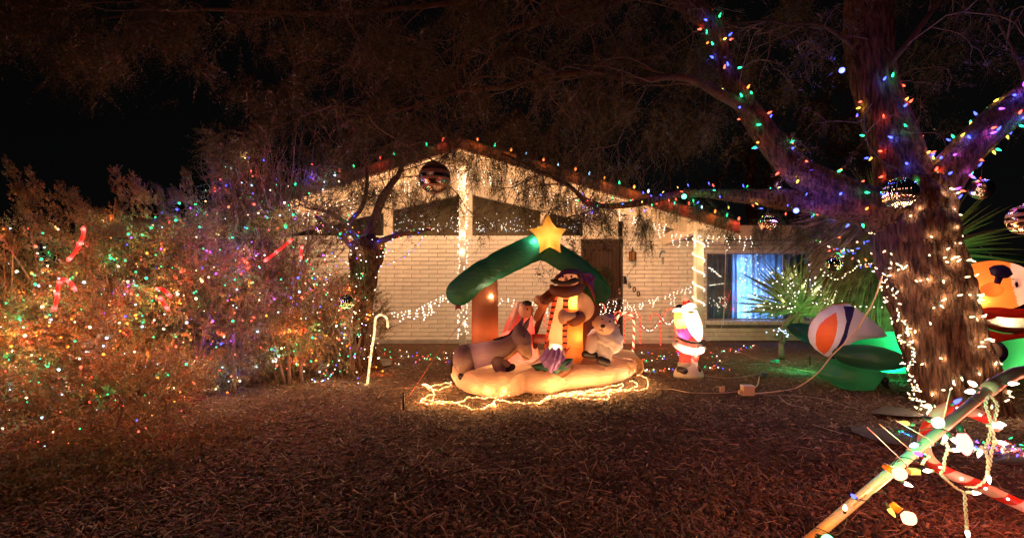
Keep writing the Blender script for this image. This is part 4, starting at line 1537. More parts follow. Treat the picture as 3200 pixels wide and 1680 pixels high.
# roundel
qr = ZM(2.1125, 2400, 600, 6.05)
MB().ell(qr(1465, 1050, -0.05), (qr.r(55), 0.2, qr.r(82)), n=36, m=24).build('roundel', f_nv2, pla)
MB().ell(qr(1458, 1045, -0.12), (qr.r(36), 0.15, qr.r(58)), n=30, m=20).build('roundel_centre', f_pale, pla)
# upper wing behind the pilot
MB().tube([pq(1240, 470, 0.8), pq(1500, 452, 0.8), pq(1900, 448, 0.8)], pq.r(34), 24).build('wing', f_olive, pla)
# pilot
qp = ZM(2.1125, 2400, 600, 5.75)


def capcol(v):
    zx = ((v.x / v.y * F + 1600) - 2400) * 2.1125
    zy = ((HOR - (v.z - CH) / v.y * F) - 600) * 2.1125
    return 1 if zx > 1600 + max(0, (zy - 560)) * 0.28 else 0


mb = MB()
vs = qp(1520, 615)
mb.ell(qp(1475, 618), (qp.r(215), 0.36, qp.r(165)), n=128, m=80)
mbf = MB()
mbf.v, mbf.n = mb.v, mb.n
mbf.f = mb.f
mbf.m = [capcol(sum((Vector(mb.v[i]) for i in f), Vector()) / 4) for f in mb.f]
pil = mbf.build('pilot_head', [f_cap, fabric('nylon_face', (0.82, 0.62, 0.58), 0.5, 0.1)], pla)
MB().ell(qp(1478, 645, -0.34), (qp.r(66), 0.07, qp.r(44))).build('ear_pad', f_cap, pil)
MB().puff([qp(x, y, -0.33) for x, y in ((1462, 500), (1490, 482), (1550, 478), (1590, 500), (1612, 545), (1580, 568), (1530, 570), (1480, 548))], 0.05, rings=8).build('goggles', f_nv2, pil)
MB().puff([qp(x, y, -0.35) for x, y in ((1500, 560), (1550, 566), (1528, 612), (1492, 600))], 0.02, rings=5).build('goggle_strap', f_nv2, pil)
MB().ell(qp(1632, 612, -0.335), (qp.r(13), 0.025, qp.r(22))).build('eye', f_dark, pil)
MB().tube([qp(1612, 575, -0.345), qp(1680, 580, -0.30)], qp.r(2.5), 6).build('brow_seam', f_plumv, pil)
MB().tube([qp(1270, 590, -0.1), qp(1330, 640, -0.2)], [qp.r(10), qp.r(7)], 10).build('chin_strap', f_dark, pil)
MB().tube(smooth_path([tuple(qp(x, y, d)) for x, y, d in ((1400, 800, -0.25), (1500, 790, -0.3), (1650, 800, -0.3), (1900, 790, -0.25))], 5), qp.r(30), 24).build('scarf', f_red, pil)
MB().tube(smooth_path([tuple(qp(x, y, d)) for x, y, d in ((1430, 838, -0.2), (1550, 850, -0.24), (1700, 850, -0.24), (1900, 840, -0.2))], 5), qp.r(42), 24).build('fleece_collar', f_fluff, pil)
MB().tube(smooth_path([tuple(qp(x, y, d)) for x, y, d in ((1400, 845, -0.2), (1500, 885, -0.22), (1620, 905, -0.22), (1900, 900, -0.2))], 5), qp.r(26), 20).build('cockpit_rim', f_dbrown, pil)
for k in range(5):
    MB().tube(smooth_path([tuple(qp(x, y, -0.33 - 0.01 * k)) for x, y in ((1385 + 6 * k, 780 + 8 * k), (1430, 800 + 9 * k), (1500, 800 + 6 * k))], 4), qp.r(7), 8).build('scarf_fringe', f_red, pil)
MB().puff([qp(x, y, -0.3) for x, y in ((1400, 900), (1500, 930), (1650, 935), (1800, 915), (1800, 945), (1600, 975), (1490, 995), (1430, 960))], 0.05, rings=6).build('scarf_tail', f_red, pil)
lamp(qp(1385, 700, -0.1), (1.0, 0.75, 0.4), 4, 0.015, pla)
lamp(qp(1500, 640, 0.0), (1.0, 0.6, 0.35), 2.6, 0.08, pla)
lamp(qp(1478, 645, -0.34), (1.0, 0.6, 0.35), 0.35, 0.02, pla)
lamp(qp(1680, 640, -0.1), (1.0, 0.7, 0.6), 2, 0.06, pla)
lamp(qp(1520, 850, -0.2), (1.0, 0.8, 0.5), 2.2, 0.02, pla)
lamp(pq(1600, 1050, 0.4), (0.95, 1.0, 0.4), 9, 0.1, pla)
lamp(pq(800, 1050, 0.35), (0.3, 1.0, 0.6), 7, 0.1, pla)
lamp(qe(668, 1090, 0.0), (0.8, 1.0, 0.6), 1.8, 0.08, pla)
lamp(qe(560, 1200, 0.25), (0.8, 1.0, 0.5), 1.3, 0.08, pla)
lamp(pq(230, 940, 0.35), (0.6, 1.0, 0.8), 0.6, 0.05, pla)
lamp(qt(380, 920, 0.0), (1.0, 0.8, 0.7), 0.7, 0.08, pla)
# ---------------------------------------------------------------- big tree on the right
bark = surf('shaggy_bark', (0.022, 0.010, 0.007), (0.15, 0.072, 0.043), rough=0.85, scale=7.5, bump=1.0, bscale=17, bdist=0.06, stretch=(5, 5, 0.7), spec=0.2)
barkL = surf('limb_bark', (0.035, 0.018, 0.014), (0.09, 0.05, 0.036), rough=0.85, scale=7, bump=1.0, bscale=30, bdist=0.02, spec=0.2)
twigm = surf('twig_bark', (0.085, 0.050, 0.038), (0.15, 0.09, 0.07), rough=0.8, scale=20, bump=0)


def limb(rows, Ys=None, sub=8):
    """rows: (px, py, width_px, Y)"""
    pts = [tuple(P(a, b, d)) + (w / 2 / F * d,) for a, b, w, d in rows]
    return smooth_path(pts, sub)


ph_ = rng.uniform(0, 6.28, 12)


def ridged(amp):
    def f(i, j, th):
        return 1 + amp * (0.6 * abs(math.sin(th * 5.5 + 0.10 * i + 1.2 * math.sin(i * 0.13) + ph_[0])) + 0.35 * abs(math.sin(th * 13.0 - 0.22 * i + ph_[1])) + 0.25 * math.sin(th * 2 + 0.3 * i + ph_[2]) * math.sin(0.23 * i) + 0.2 * abs(math.sin(th * 29 + 0.31 * i)) - 0.5)
    return f


tree = thing('old_tree', 'huge shaggy barked tree on the right wrapped in white and coloured lights', 'tree', G(2995, 1300))
T0 = limb([(3062, 1400, 300, 4.7), (3022, 1290, 236, 4.72), (2978, 1140, 224, 4.75), (2938, 1010, 222, 4.8), (2908, 900, 230, 4.85), (2880, 810, 232, 4.9), (2862, 730, 226, 4.95), (2852, 650, 236, 5.0), (2842, 580, 200, 5.05)], sub=12)
T0[:, 3] *= 0.9
T0[:, 0] -= 0.03
MB().tube([p[:3] for p in T0], T0[:, 3], 110, cap=None, prof=ridged(0.16)).build('trunk', bark, tree)
LIMB = {}
specs = {
    'up': [(2850, 640, 190, 5.0), (2822, 540, 160, 5.1), (2790, 430, 140, 5.2), (2748, 310, 128, 5.3), (2722, 200, 130, 5.35), (2712, 60, 136, 5.4), (2705, -160, 120, 5.5)],
    'left': [(2840, 690, 150, 4.95), (2740, 655, 140, 4.95), (2644, 618, 128, 5.0), (2530, 560, 108, 5.05), (2455, 497, 88, 5.1), (2368, 385, 76, 5.2), (2303, 284, 62, 5.3), (2258, 180, 50, 5.35), (2232, 90, 56, 5.4), (2170, 30, 66, 5.45), (2080, -40, 60, 5.5)],
    'right': [(2870, 680, 170, 4.95), (2920, 590, 140, 4.95), (2985, 510, 112, 4.9), (3060, 430, 105, 4.9), (3140, 360, 108, 4.9), (3240, 290, 110, 4.9), (3400, 200, 100, 4.9)],
    'low': [(2700, 650, 110, 4.98), (2600, 640, 90, 5.0), (2500, 628, 74, 5.1), (2400, 618, 62, 5.2), (2300, 612, 44, 5.3), (2200, 604, 30, 5.45), (2120, 606, 25, 5.6), (2040, 625, 22, 5.7), (1975, 638, 22, 5.8), (1886, 644, 18, 5.9), (1836, 634, 16, 6.0), (1806, 605, 15, 6.05), (1768, 574, 13, 6.1), (1720, 552, 11, 6.2), (1660, 520, 9, 6.3), (1567, 478, 6, 6.4)],
    'long': [(2390, 420, 40, 5.15), (2330, 340, 44, 5.2), (2242, 290, 36, 5.3), (2171, 253, 27, 5.35), (2100, 241, 24, 5.4), (2040, 246, 24, 5.4), (1970, 252, 23, 5.5), (1876, 228, 22, 5.5), (1757, 232, 22, 5.6), (1663, 248, 21, 5.6), (1568, 272, 20, 5.7), (1426, 286, 16, 5.8), (1331, 322, 15, 5.9), (1203, 350, 13, 6.0), (1071, 331, 11, 6.1), (1000, 343, 10, 6.2), (900, 380, 7, 6.3), (800, 430, 4, 6.4)],
    'thin_right': [(2755, 260, 40, 5.2), (2790, 190, 22, 5.15), (2840, 130, 20, 5.1), (2892, 62, 18, 5.1), (2935, 0, 17, 5.1), (2980, -90, 14, 5.1)],
    'thin_left': [(2660, 140, 12, 5.3), (2564, 79, 11, 5.3), (2455, 74, 9, 5.4), (2400, 66, 8, 5.4), (2313, 72, 6, 5.5)],
    'upper': [(2080, -40, 40, 5.5), (1900, 10, 26, 5.6), (1700, 60, 20, 5.7), (1500, 130, 16, 5.8), (1412, 262, 8, 5.9), (1284, 241, 8, 6.0), (1142, 213, 7, 6.1), (1000, 192, 6, 6.2), (820, 150, 5, 6.3)],
    'upper2': [(2080, -40, 36, 5.5), (1800, -60, 26, 5.5), (1400, 10, 20, 5.6), (1000, 40, 14, 5.8), (600, 30, 10, 6.0), (300, 60, 6, 6.1)],
    'dangle': [(1452, 283, 8, 5.8), (1448, 400, 6, 5.8), (1440, 440, 6, 5.8), (1400, 480, 5, 5.8), (1330, 510, 4, 5.8), (1240, 540, 3, 5.9)],
    'far_right': [(3240, 290, 50, 4.9), (3180, 180, 12, 5.2), (3120, 70, 8, 5.3), (3080, -30, 6, 5.4)],
}
for k, rows in specs.items():
    L_ = limb(rows, sub=10 if len(rows) < 9 else 6)
    L_[:, 3] *= 0.88
    LIMB[k] = L_
    big = rows[0][2] > 60
    MB().tube([p[:3] for p in L_], L_[:, 3], 60 if big else 10, cap=None, prof=ridged(0.16) if big else None).build('limb', bark if big else barkL, tree)
# burl, broken stub collars
MB().tube([P(2865, 640, 4.9), P(2870, 720, 4.85)], [0.25, 0.30], 40, prof=ridged(0.2)).build('burl', bark, tree)

# fine crooked branches growing from the limbs
tw = MB()
sub_ends = []


def grow(p, d, L, r, depth=0, droop=0.5):
    n = 7
    pts = [Vector(p)]
    d = Vector(d).normalized()
    for i in range(n):
        d = (d + Vector(np.random.normal(0, 0.22, 3)) + Vector((0, 0, -0.05 * droop * i))).normalized()
        pts.append(pts[-1] + d * L / n)
    tw.tube(pts, list(np.linspace(r, r * 0.35, n + 1)), 4, cap=None)
    sub_ends.append((pts, d.copy()))
    if depth < 2:
        for _ in range(3 if depth == 0 else 2):
            k = random.randint(2, n)
            dd = (d + Vector(np.random.normal(0, 0.7, 3))).normalized()
            grow(pts[k], dd, L * random.uniform(0.45, 0.75), r * 0.55, depth + 1, droop)


np.random.seed(5)
random.seed(5)
for key, cnt, lo in (('long', 26, 0.1), ('upper', 18, 0.05), ('upper2', 18, 0.0), ('low', 12, 0.55), ('dangle', 6, 0.2), ('left', 7, 0.5), ('thin_left', 6, 0.2), ('thin_right', 5, 0.2), ('far_right', 5, 0.2), ('up', 4, 0.5)):
    L_ = LIMB[key]
    for _ in range(cnt):
        i = int((lo + (1 - lo) * random.random()) * (len(L_) - 2))
        tan_ = Vector(L_[i + 1][:3] - L_[i][:3]).normalized()
        d = tan_ * 0.6 + Vector(np.random.normal(0, 1, 3)) * 0.7
        if key in ('long', 'upper', 'upper2'):
            d.x -= 0.3
        grow(L_[i][:3], d, random.uniform(0.5, 1.3), 0.010, 0, 0.9)
tw.build('branches', twigm, tree, kind='stuff')

leafA = leafmat('canopy_leaf', (0.020, 0.012, 0.006), (0.088, 0.054, 0.026), 0.3, 1.3)
leafB = leafmat('pepper_leaf', (0.030, 0.035, 0.016), (0.075, 0.070, 0.032), 0.3, 3.0)


def region(n, xr, low, yr, top=-120, seed_scale=1.0, holes=0.35):
    """points in the air under which the sky hides: between the top of the picture and the ragged line low(px)"""
    out = []
    while len(out) < n:
        m = n * 3
        x = rng.uniform(xr[0], xr[1], m)
        y = top + rng.random(m) * (low(x) - top)
        Y = rng.uniform(yr[0], yr[1], m)
        w = np.sin(x * 0.013 + 1.3 * np.sin(y * 0.011)) * np.sin(y * 0.019 + 1.7 * np.sin(x * 0.006)) + 0.5 * np.sin(x * 0.041 + y * 0.03)
        keep = rng.random(m) < np.clip(0.62 + w * 1.3 - holes, 0.015, 1)
        pts = np.stack([(x - 1600) / F * Y, Y, CH + (HOR - y) / F * Y], -1)[keep]
        out.extend(pts.tolist())
    return np.array(out[:n])


lowx = [-200, 0, 150, 300, 420, 560, 640, 700, 900, 1100, 1300, 1450, 1700, 1900, 2050, 2300, 2600, 3300]
lowy = [200, 190, 225, 300, 205, 290, 325, 470, 560, 560, 470, 420, 470, 590, 620, 440, 300, 330]
low = lambda x: np.interp(x, lowx, lowy) + 28 * np.sin(x * 0.05) + 18 * np.sin(x * 0.13)


def fronds(name, pts, L, nl, lf, lw, droop, mat, parent, stem=0.0012, mode='pinnate', cup=0.45, **k):
    n = len(pts)
    d = rng.normal(0, 1, (n, 3)) * np.array([1, 1, 0.35]) + np.array([0, 0, -0.25])
    lv, sv = shoots(pts, unit(d), rng.uniform(L * 0.6, L * 1.3, n), nl, lf, lw, droop, mode=mode, stem=stem, cup=cup)
    npmesh(name, *lv, mat, parent)
    if sv is not None:
        npmesh('stalks', *sv, twigm, parent, smooth=True)


# crown: fronds on the fine branches, then the mass between them
bp = np.array([tuple(p) for pts, _ in sub_ends for p in pts[2:]])
bp = bp[rng.random(len(bp)) < 0.6]
fronds('crown', bp, 0.17, 12, 0.055, 0.010, 0.7, leafA, tree)
fronds('crown', region(5200, (-150, 1500), low, (5.3, 7.4)), 0.26, 14, 0.06, 0.013, 0.8, leafA, tree)
fronds('crown', region(3000, (1400, 2500), low, (5.3, 7.0), holes=0.5), 0.24, 14, 0.055, 0.011, 0.8, leafA, tree)
fronds('crown', region(900, (2450, 3300), lambda x: x * 0 + 420, (5.6, 7.5), holes=0.6), 0.24, 14, 0.045, 0.008, 0.8, leafA, tree)

# pepper-like sprays hanging in front of the roof
sprays = [(1292, 640, 26, 60, 5.9), (1225, 620, 20, 50, 5.9), (1400, 600, 18, 50, 5.9), (1435, 640, 12, 40, 5.9), (1480, 560, 20, 60, 5.9), (1555, 600, 24, 60, 6.0), (1640, 640, 26, 50, 6.0), (1700, 620, 30, 80, 6.0), (1760, 640, 34, 90, 6.0), (1815, 690, 30, 60, 6.0), (1860, 660, 34, 80, 6.0), (1900, 700, 24, 70, 6.0), (1945, 740, 14, 60, 6.0), (2002, 690, 22, 90, 5.85), (2018, 730, 20, 60, 5.85), (2030, 775, 12, 24, 5.85), (2060, 650, 26, 50, 5.8), (2110, 660, 18, 50, 5.7), (2250, 690, 24, 40, 5.5), (2280, 740, 14, 30, 5.5), (2370, 740, 24, 50, 5.5), (2420, 720, 30, 60, 5.5), (2500, 735, 30, 50, 5.5), (2560, 720, 30, 60, 5.5), (1760, 520, 60, 40, 6.1), (1620, 500, 60, 30, 6.1), (1450, 500, 50, 30, 6.0), (1250, 500, 60, 40, 6.1), (1850, 560, 50, 40, 6.0), (1660, 560, 60, 50, 6.2), (1550, 530, 50, 40, 6.2), (1350, 560, 50, 40, 6.0), (1160, 600, 60, 60, 6.2), (1080, 560, 60, 60, 6.2), (1000, 520, 60, 60, 6.3), (2180, 660, 30, 40, 5.6)]
pts = []
for px, py, sx, sy, Y in sprays:
    nn = int(sx * sy * 0.055) + 8
    for _ in range(nn):
        pts.append(tuple(P(px + random.gauss(0, sx * 0.5), py - 20 + random.gauss(0, sy * 0.45), Y + random.uniform(-0.15, 0.15))))
pts = np.array(pts)
n = len(pts)
d = rng.normal(0, 0.5, (n, 3)) + np.array([0, 0, -1.0])
lv, sv = shoots(pts, unit(d), rng.uniform(0.10, 0.22, n), 18, 0.042, 0.0065, 0.4, mode='pinnate', stem=0.001, cup=0.7)
npmesh('hanging_sprays', *lv, leafB, tree)
npmesh('stalks', *sv, twigm, tree, smooth=True)
# thin drooping twigs over the gable
tw = MB()
for _ in range(260):
    x, y = random.uniform(950, 2100), random.uniform(380, 560)
    p = P(x, y, random.uniform(5.7, 6.3))
    pp = [p]
    d = Vector((random.gauss(0, 0.5), 0, -0.6))
    for i in range(7):
        d = (d + Vector((random.gauss(0, 0.3), random.gauss(0, 0.1), -0.15))).normalized()
        pp.append(pp[-1] + d * random.uniform(0.03, 0.08))
    tw.tube(pp, list(np.linspace(0.0035, 0.0012, 8)), 4, cap=None)
tw.build('branches', twigm, tree, kind='stuff')

# trees behind the house, barely lit
for k, (px, x0, x1, top, Y, n, lab) in enumerate(((950, 700, 1500, 120, 14.5, 1500, 'dim bushy tree behind the left half of the roof'), (1800, 1450, 2150, 130, 15.0, 1500, 'dim bushy tree behind the right half of the roof'), (2350, 2050, 2750, 160, 14.0, 1300, 'dim tree behind the right wing of the house'))):
    t_ = thing('background_tree', lab, 'tree', Vector(((px - 1600) / F * Y, Y, 0)), 'trees behind the house')
    bx = (px - 1600) / F * Y
    MB().tube([(bx, Y, 0), (bx + 0.2, Y, 2.0), (bx - 0.1, Y, 4.0), (bx + 0.1, Y, 5.5)], [0.22, 0.18, 0.13, 0.06], 12, cap=None).build('trunk', barkL, t_)
    pts = region(n, (x0, x1), lambda x: x * 0 + 660, (Y - 1.2, Y + 1.5), top=top, holes=0.3)
    fronds('crown', pts, 0.55, 14, 0.12, 0.04, 0.5, leafA, t_, stem=0.003, mode='whorl')

# ---------------------------------------------------------------- small wrapped tree by the left wall
st_ = thing('small_tree', 'short gnarled tree at the end of the hedge with white lights round its trunk', 'tree', G(1150, 1150))
T1 = limb([(1150, 1185, 120, 7.1), (1145, 1120, 62, 7.15), (1135, 1020, 50, 7.15), (1136, 910, 62, 7.15), (1141, 820, 88, 7.15), (1150, 770, 96, 7.15), (1152, 740, 60, 7.15)], sub=10)
MB().tube([p[:3] for p in T1], T1[:, 3], 60, cap=None, prof=ridged(0.3)).build('trunk', bark, st_)
SL = {}
for key, rows in {'a': [(1148, 760, 44, 7.15), (1165, 700, 26, 7.1), (1195, 620, 22, 7.0), (1229, 566, 18, 6.9), (1246, 545, 15, 6.9), (1270, 480, 10, 6.8), (1310, 380, 6, 6.7)],
                  'b': [(1150, 775, 40, 7.1), (1195, 752, 20, 7.0), (1244, 734, 15, 6.9), (1300, 724, 11, 6.8), (1343, 718, 8, 6.75)],
                  'c': [(1140, 770, 40, 7.15), (1111, 734, 22, 7.1), (1088, 705, 14, 7.0), (1125, 655, 13, 7.0), (1142, 610, 12, 6.9), (1147, 540, 9, 6.9), (1130, 440, 6, 6.8)],
                  'd': [(1135, 810, 40, 7.1), (1100, 772, 18, 7.0), (1060, 730, 14, 6.9), (1020, 705, 12, 6.8), (988, 676, 9, 6.7)],
                  'e': [(1095, 715, 16, 7.1), (1060, 680, 12, 7.0), (1005, 657, 9, 6.9), (960, 650, 6, 6.9)]}.items():
    L_ = limb(rows)
    SL[key] = L_
    MB().tube([p[:3] for p in L_], L_[:, 3], 20, cap='round', prof=ridged(0.25)).build('limb', barkL, st_)
tw = MB()
sub_ends = []
for key in ('a', 'c', 'e'):
    L_ = SL[key]
    for _ in range(15):
        i = random.randint(len(L_) // 3, len(L_) - 2)
        grow(L_[i][:3], Vector((random.gauss(0, 1), random.gauss(0, 0.6), random.uniform(-0.3, 1))), random.uniform(0.5, 1.2), 0.007, 0, 0.2)
tw.build('branches', twigm, st_, kind='stuff')
bp = np.array([tuple(p) for pts, _ in sub_ends for p in pts[3:]])
bp = bp[rng.random(len(bp)) < 0.5]
fronds('crown', bp, 0.16, 12, 0.03, 0.006, 0.2, leafB, st_, stem=0.0)

# ---------------------------------------------------------------- the hedge of big loose shrubs on the left
leafC = leafmat('shrub_leaf', (0.062, 0.047, 0.023), (0.225, 0.155, 0.075), 0.35, 4.0, 0.45)
stemm = surf('shrub_stem', (0.09, 0.055, 0.04), (0.15, 0.095, 0.07), rough=0.8, scale=20, bump=0)
shrubs = [
    # px, top py, base py, Y, half width px, label
    (60, 680, 1440, 4.6, 260, 'bushy shrub at the left edge of the yard covered in coloured lights', 6200),
    (330, 770, 1430, 4.8, 260, 'wide shrub with tall leaning sprigs left of the hedge centre', 5600),
    (600, 650, 1370, 5.2, 240, 'tall shrub full of coloured lights in the middle of the hedge', 5200),
    (830, 500, 1260, 5.8, 230, 'tallest shrub of the hedge beside the house wall, thin bare stems on top', 3900),
    (1030, 860, 1200, 6.4, 150, 'low shrub at the foot of the small wrapped tree', 1700),
    (230, 1130, 1475, 3.75, 330, 'low dark shrub spreading nearest the camera on the left', 1700),
]
SHR = []
for px, top, base_, Y, hw, lab, cnt in shrubs:
    gy_ = CH * F / (base_ - HOR)
    c = np.array([(px - 1600) / F * Y, Y + 0.35, 0.0])
    H = CH + (HOR - top) / F * Y
    rx_, ry_ = hw / F * Y, 0.95
    s = thing('shrub', lab, 'shrub', tuple(c), 'shrubs of the hedge on the left')
    SHR.append((s, c, rx_, ry_, H, Y))
    # shoots rise from inside and lean outward
    n = cnt
    u = unit(rng.normal(size=(n, 3)))
    rr = rng.random(n) ** 0.28
    pos = c + u * np.array([rx_, ry_, H * 0.5]) * rr[:, None] * np.array([1, 1, 1]) + np.array([0, 0, H * 0.5])
    lump = np.sin(pos[:, 0] * 4.3 + Y + 1.5 * np.sin(pos[:, 2] * 2.3)) * np.sin(pos[:, 2] * 4.6 + 2 * Y + 1.2 * np.sin(pos[:, 0] * 3.1)) + 0.4 * np.sin(pos[:, 0] * 11 + pos[:, 2] * 7)
    keep = (rng.random(n) < 0.62 + 0.75 * lump) & (pos[:, 2] > 0.03)
    pos, u = pos[keep], u[keep]
    n = len(pos)
    d = unit(u * np.array([0.8, 0.8, 0.3]) + np.array([-0.15, 0, 0.55]) + rng.normal(0, 0.45, (n, 3)))
    low_ = pos[:, 2] < H * 0.3
    d[low_] = unit(d[low_] * np.array([1, 1, 0.2]) + np.array([0, -0.2, -0.3]))
    lv, sv = shoots(pos, d, rng.uniform(0.12, 0.34, n), 20, 0.032, 0.015, 0.1, mode='whorl', stem=0.0018, cup=0.7)
    npmesh('foliage', *lv, leafC, s)
    npmesh('twigs', *sv, stemm, s, smooth=True)
    mb = MB()
    for k in range(16):
        a = random.uniform(0, 6.28)
        e = Vector((c[0] + math.cos(a) * rx_ * random.uniform(0.2, 0.9), c[1] + math.sin(a) * ry_ * random.uniform(0.2, 0.9), H * random.uniform(0.5, 0.95)))
        b0 = Vector((c[0] + random.uniform(-0.35, 0.35), c[1] + random.uniform(-0.3, 0.3), 0))
        m0 = b0.lerp(e, 0.4) + Vector((random.gauss(0, 0.08), random.gauss(0, 0.08), 0.1))
        mb.tube(smooth_path([tuple(b0), tuple(m0), tuple(e)], 5), list(np.linspace(random.uniform(0.012, 0.035) * (0.4 if H < 1 else 1), 0.003, 11)), 7, cap=None)
    mb.build('stems', stemm, s, kind='stuff')
# tall leaning sprigs against the sky
sp = []
for x0, y0, x1, y1, Y in ((130, 700, 20, 508, 4.7), (180, 690, 92, 535, 4.7), (100, 640, 60, 590, 4.7), (250, 700, 190, 583, 4.8), (270, 690, 228, 602, 4.8), (400, 680, 362, 530, 4.9), (460, 690, 415, 556, 4.9), (470, 640, 440, 590, 4.9), (530, 690, 492, 588, 5.1), (600, 640, 578, 538, 5.3), (570, 640, 545, 600, 5.3), (120, 760, 62, 640, 4.7), (60, 780, 8, 725, 4.6), (330, 700, 315, 665, 4.9), (380, 700, 370, 660, 4.9), (210, 760, 120, 690, 4.7), (300, 720, 262, 650, 4.7)):
    a, b = P(x0, y0, Y), P(x1, y1, Y)
    for k in range(34):
        t = k / 33 * 0.97
        c = a.lerp(b, t)
        w = 0.05 * (1 - t) + 0.012
        for _ in range(3):
            sp.append((tuple(c + Vector((random.gauss(0, w), random.gauss(0, w), random.gauss(0, 0.02)))), tuple((b - a).normalized() + Vector((random.gauss(0, 0.35), random.gauss(0, 0.35), 0)))))
st = np.array([s[0] for s in sp])
dr = unit(np.array([s[1] for s in sp]))
lv, sv = shoots(st, dr, rng.uniform(0.05, 0.09, len(st)), 9, 0.024, 0.011, 0.0, mode='whorl', stem=0.0015, cup=0.8)
npmesh('foliage', *lv, leafC, SHR[1][0])
npmesh('twigs', *sv, stemm, SHR[1][0], smooth=True)
# thin upright stems above the tallest shrub
mb = MB()
for k in range(60):
    x = random.uniform(660, 960)
    b0 = P(x, 650, 5.9 + random.uniform(-0.3, 0.3))
    e = P(x + random.uniform(-120, 60), random.uniform(360, 560), 5.9 + random.uniform(-0.4, 0.4))
    m0 = b0.lerp(e, 0.5) + Vector((random.gauss(0, 0.06), random.gauss(0, 0.06), 0))
    mb.tube(smooth_path([tuple(b0), tuple(m0), tuple(e)], 5), list(np.linspace(0.007, 0.002, 11)), 5, cap=None)
mb.build('stems', stemm, SHR[3][0], kind='stuff')
pts = region(1000, (640, 1060), lambda x: x * 0 + 690, (5.6, 6.5), top=400, holes=0.35)
fronds('foliage', pts, 0.2, 16, 0.03, 0.011, 0.0, leafC, SHR[3][0], mode='whorl')
# dry stalks, straws and leaf litter at the foot of the hedge
n = 2600
x = rng.uniform(0, 1050, n)
yb = np.interp(x, [0, 300, 600, 800, 1050], [1500, 1440, 1370, 1290, 1200]) + rng.normal(0, 45, n)
Yg = CH * F / (yb - HOR)
st = np.stack([(x - 1600) / F * Yg, Yg, np.full(n, 0.02)], -1)
d = unit(rng.normal(0, 1, (n, 3)) * np.array([1, 1, 0.15]) + np.array([0, 0, 0.12]))
lv, sv = shoots(st, d, rng.uniform(0.08, 0.25, n), 6, 0.03, 0.014, 0.3, mode='whorl', stem=0.0014)
npmesh('leaf_litter', *lv, leafC, label='fallen leaves and dry stalks along the foot of the hedge')
npmesh('dry_stalks', *sv, stemm, label='thin dry stalks lying under the hedge')

# ---------------------------------------------------------------- yucca in front of the window
yucm = surf('yucca_leaf', (0.10, 0.12, 0.045), (0.20, 0.21, 0.085), rough=0.4, scale=6, bump=0.2, bscale=50, stretch=(1, 1, 6))
yuc = thing('yucca', 'spiky yucca in front of the blue window wrapped in small white lights', 'plant', G(2475, 1078))


def blade(root, tip, w, sag=0.05):
    root, tip = Vector(root), Vector(tip)
    d = tip - root
    side = d.cross(Vector((0, 1, 0.2)))
    side = side.normalized() * w if side.length > 1e-6 else Vector((w, 0, 0))
    up = side.cross(d).normalized() * w * 0.35
    vs, fs = [], []
    for i in range(6):
        t = i / 5
        c = root.lerp(tip, t) + Vector((0, 0, -sag * t * t))
        k = (0.7 + 0.9 * t) if t < 0.35 else (1.02 * (1 - ((t - 0.35) / 0.65) ** 1.6))
        k = max(k, 0.02)
        vs += [c - side * k, c - up * k, c + side * k, c + up * k * 0.2]
    for i in range(5):
        for j in range(4):
            j2 = (j + 1) % 4
            fs.append((i * 4 + j, i * 4 + j2, i * 4 + 4 + j2, i * 4 + 4 + j))
    return vs, fs


YC = P(2498, 968, 8.3)
tips = []
for k in range(165):
    a = random.uniform(-0.22, math.pi + 0.18)
    el = random.uniform(-0.9, 0.9)
    R_ = random.uniform(0.75, 1.1) * (1.0 if math.cos(a) < 0.1 else 0.9)
    tip = YC + Vector((math.cos(a) * R_ * math.cos(el * 0.6), -abs(math.sin(el)) * 0.6 if random.random() < 0.7 else 0.4, math.sin(a) * R_ * math.cos(el * 0.5) + 0.02))
    root = YC + Vector((random.gauss(0, 0.03), random.gauss(0, 0.03), random.uniform(-0.10, 0.10)))
    v, f = blade(root, tip, random.uniform(0.018, 0.027), random.uniform(0, 0.08))
    MB().add(v, f).build('leaf', yucm, yuc, smooth=False)
    tips.append((root, tip))
for pts in ([(2440, 1075), (2465, 1030), (2500, 975)], [(2500, 1060), (2505, 1020), (2500, 975)], [(2425, 1055), (2455, 1010), (2495, 970)]):
    MB().tube([P(a, b, 8.3) for a, b in pts], [0.045, 0.04, 0.05], 12, cap=None).build('stem', surf('yucca_stem', (0.10, 0.06, 0.035), (0.17, 0.11, 0.065), bump=0.6, bscale=60, stretch=(4, 4, 1)), yuc)
MB().tube([P(2440, 1075, 8.3), G(2442, 1090 - 25 + 55)], [0.045, 0.05], 10, cap=None).build('stem', MATS['yucca_stem'], yuc)

# second yucca with a skirt of dead leaves, behind the tree
deadm = surf('dead_frond', (0.10, 0.055, 0.03), (0.26, 0.16, 0.085), rough=0.8, scale=10, bump=0.2)
palm = thing('skirted_palm', 'palm with a long skirt of dry hanging leaves behind the big tree, lit green below', 'palm', G(2760, 1100))
MB().tube([P(2770, 1100, 7.6), P(2765, 900, 7.6), P(2750, 640, 7.6)], [0.2, 0.18, 0.16], 16, cap=None).build('trunk', deadm, palm)
mb = MB()
for k in range(420):
    x = random.gauss(0, 1)
    tx = 2750 + x * 45
    ty = 640 + abs(random.gauss(0, 1)) * 90
    L_ = random.uniform(150, 330)
    root = P(tx, ty, 7.45 + random.uniform(-0.1, 0.3))
    tip = P(tx + x * 75 + random.gauss(0, 12), min(ty + L_, 1075), 7.3 + random.uniform(-0.2, 0.3))
    v, f = blade(root, tip, random.uniform(0.008, 0.02), 0.02)
    mb.add(v, f)
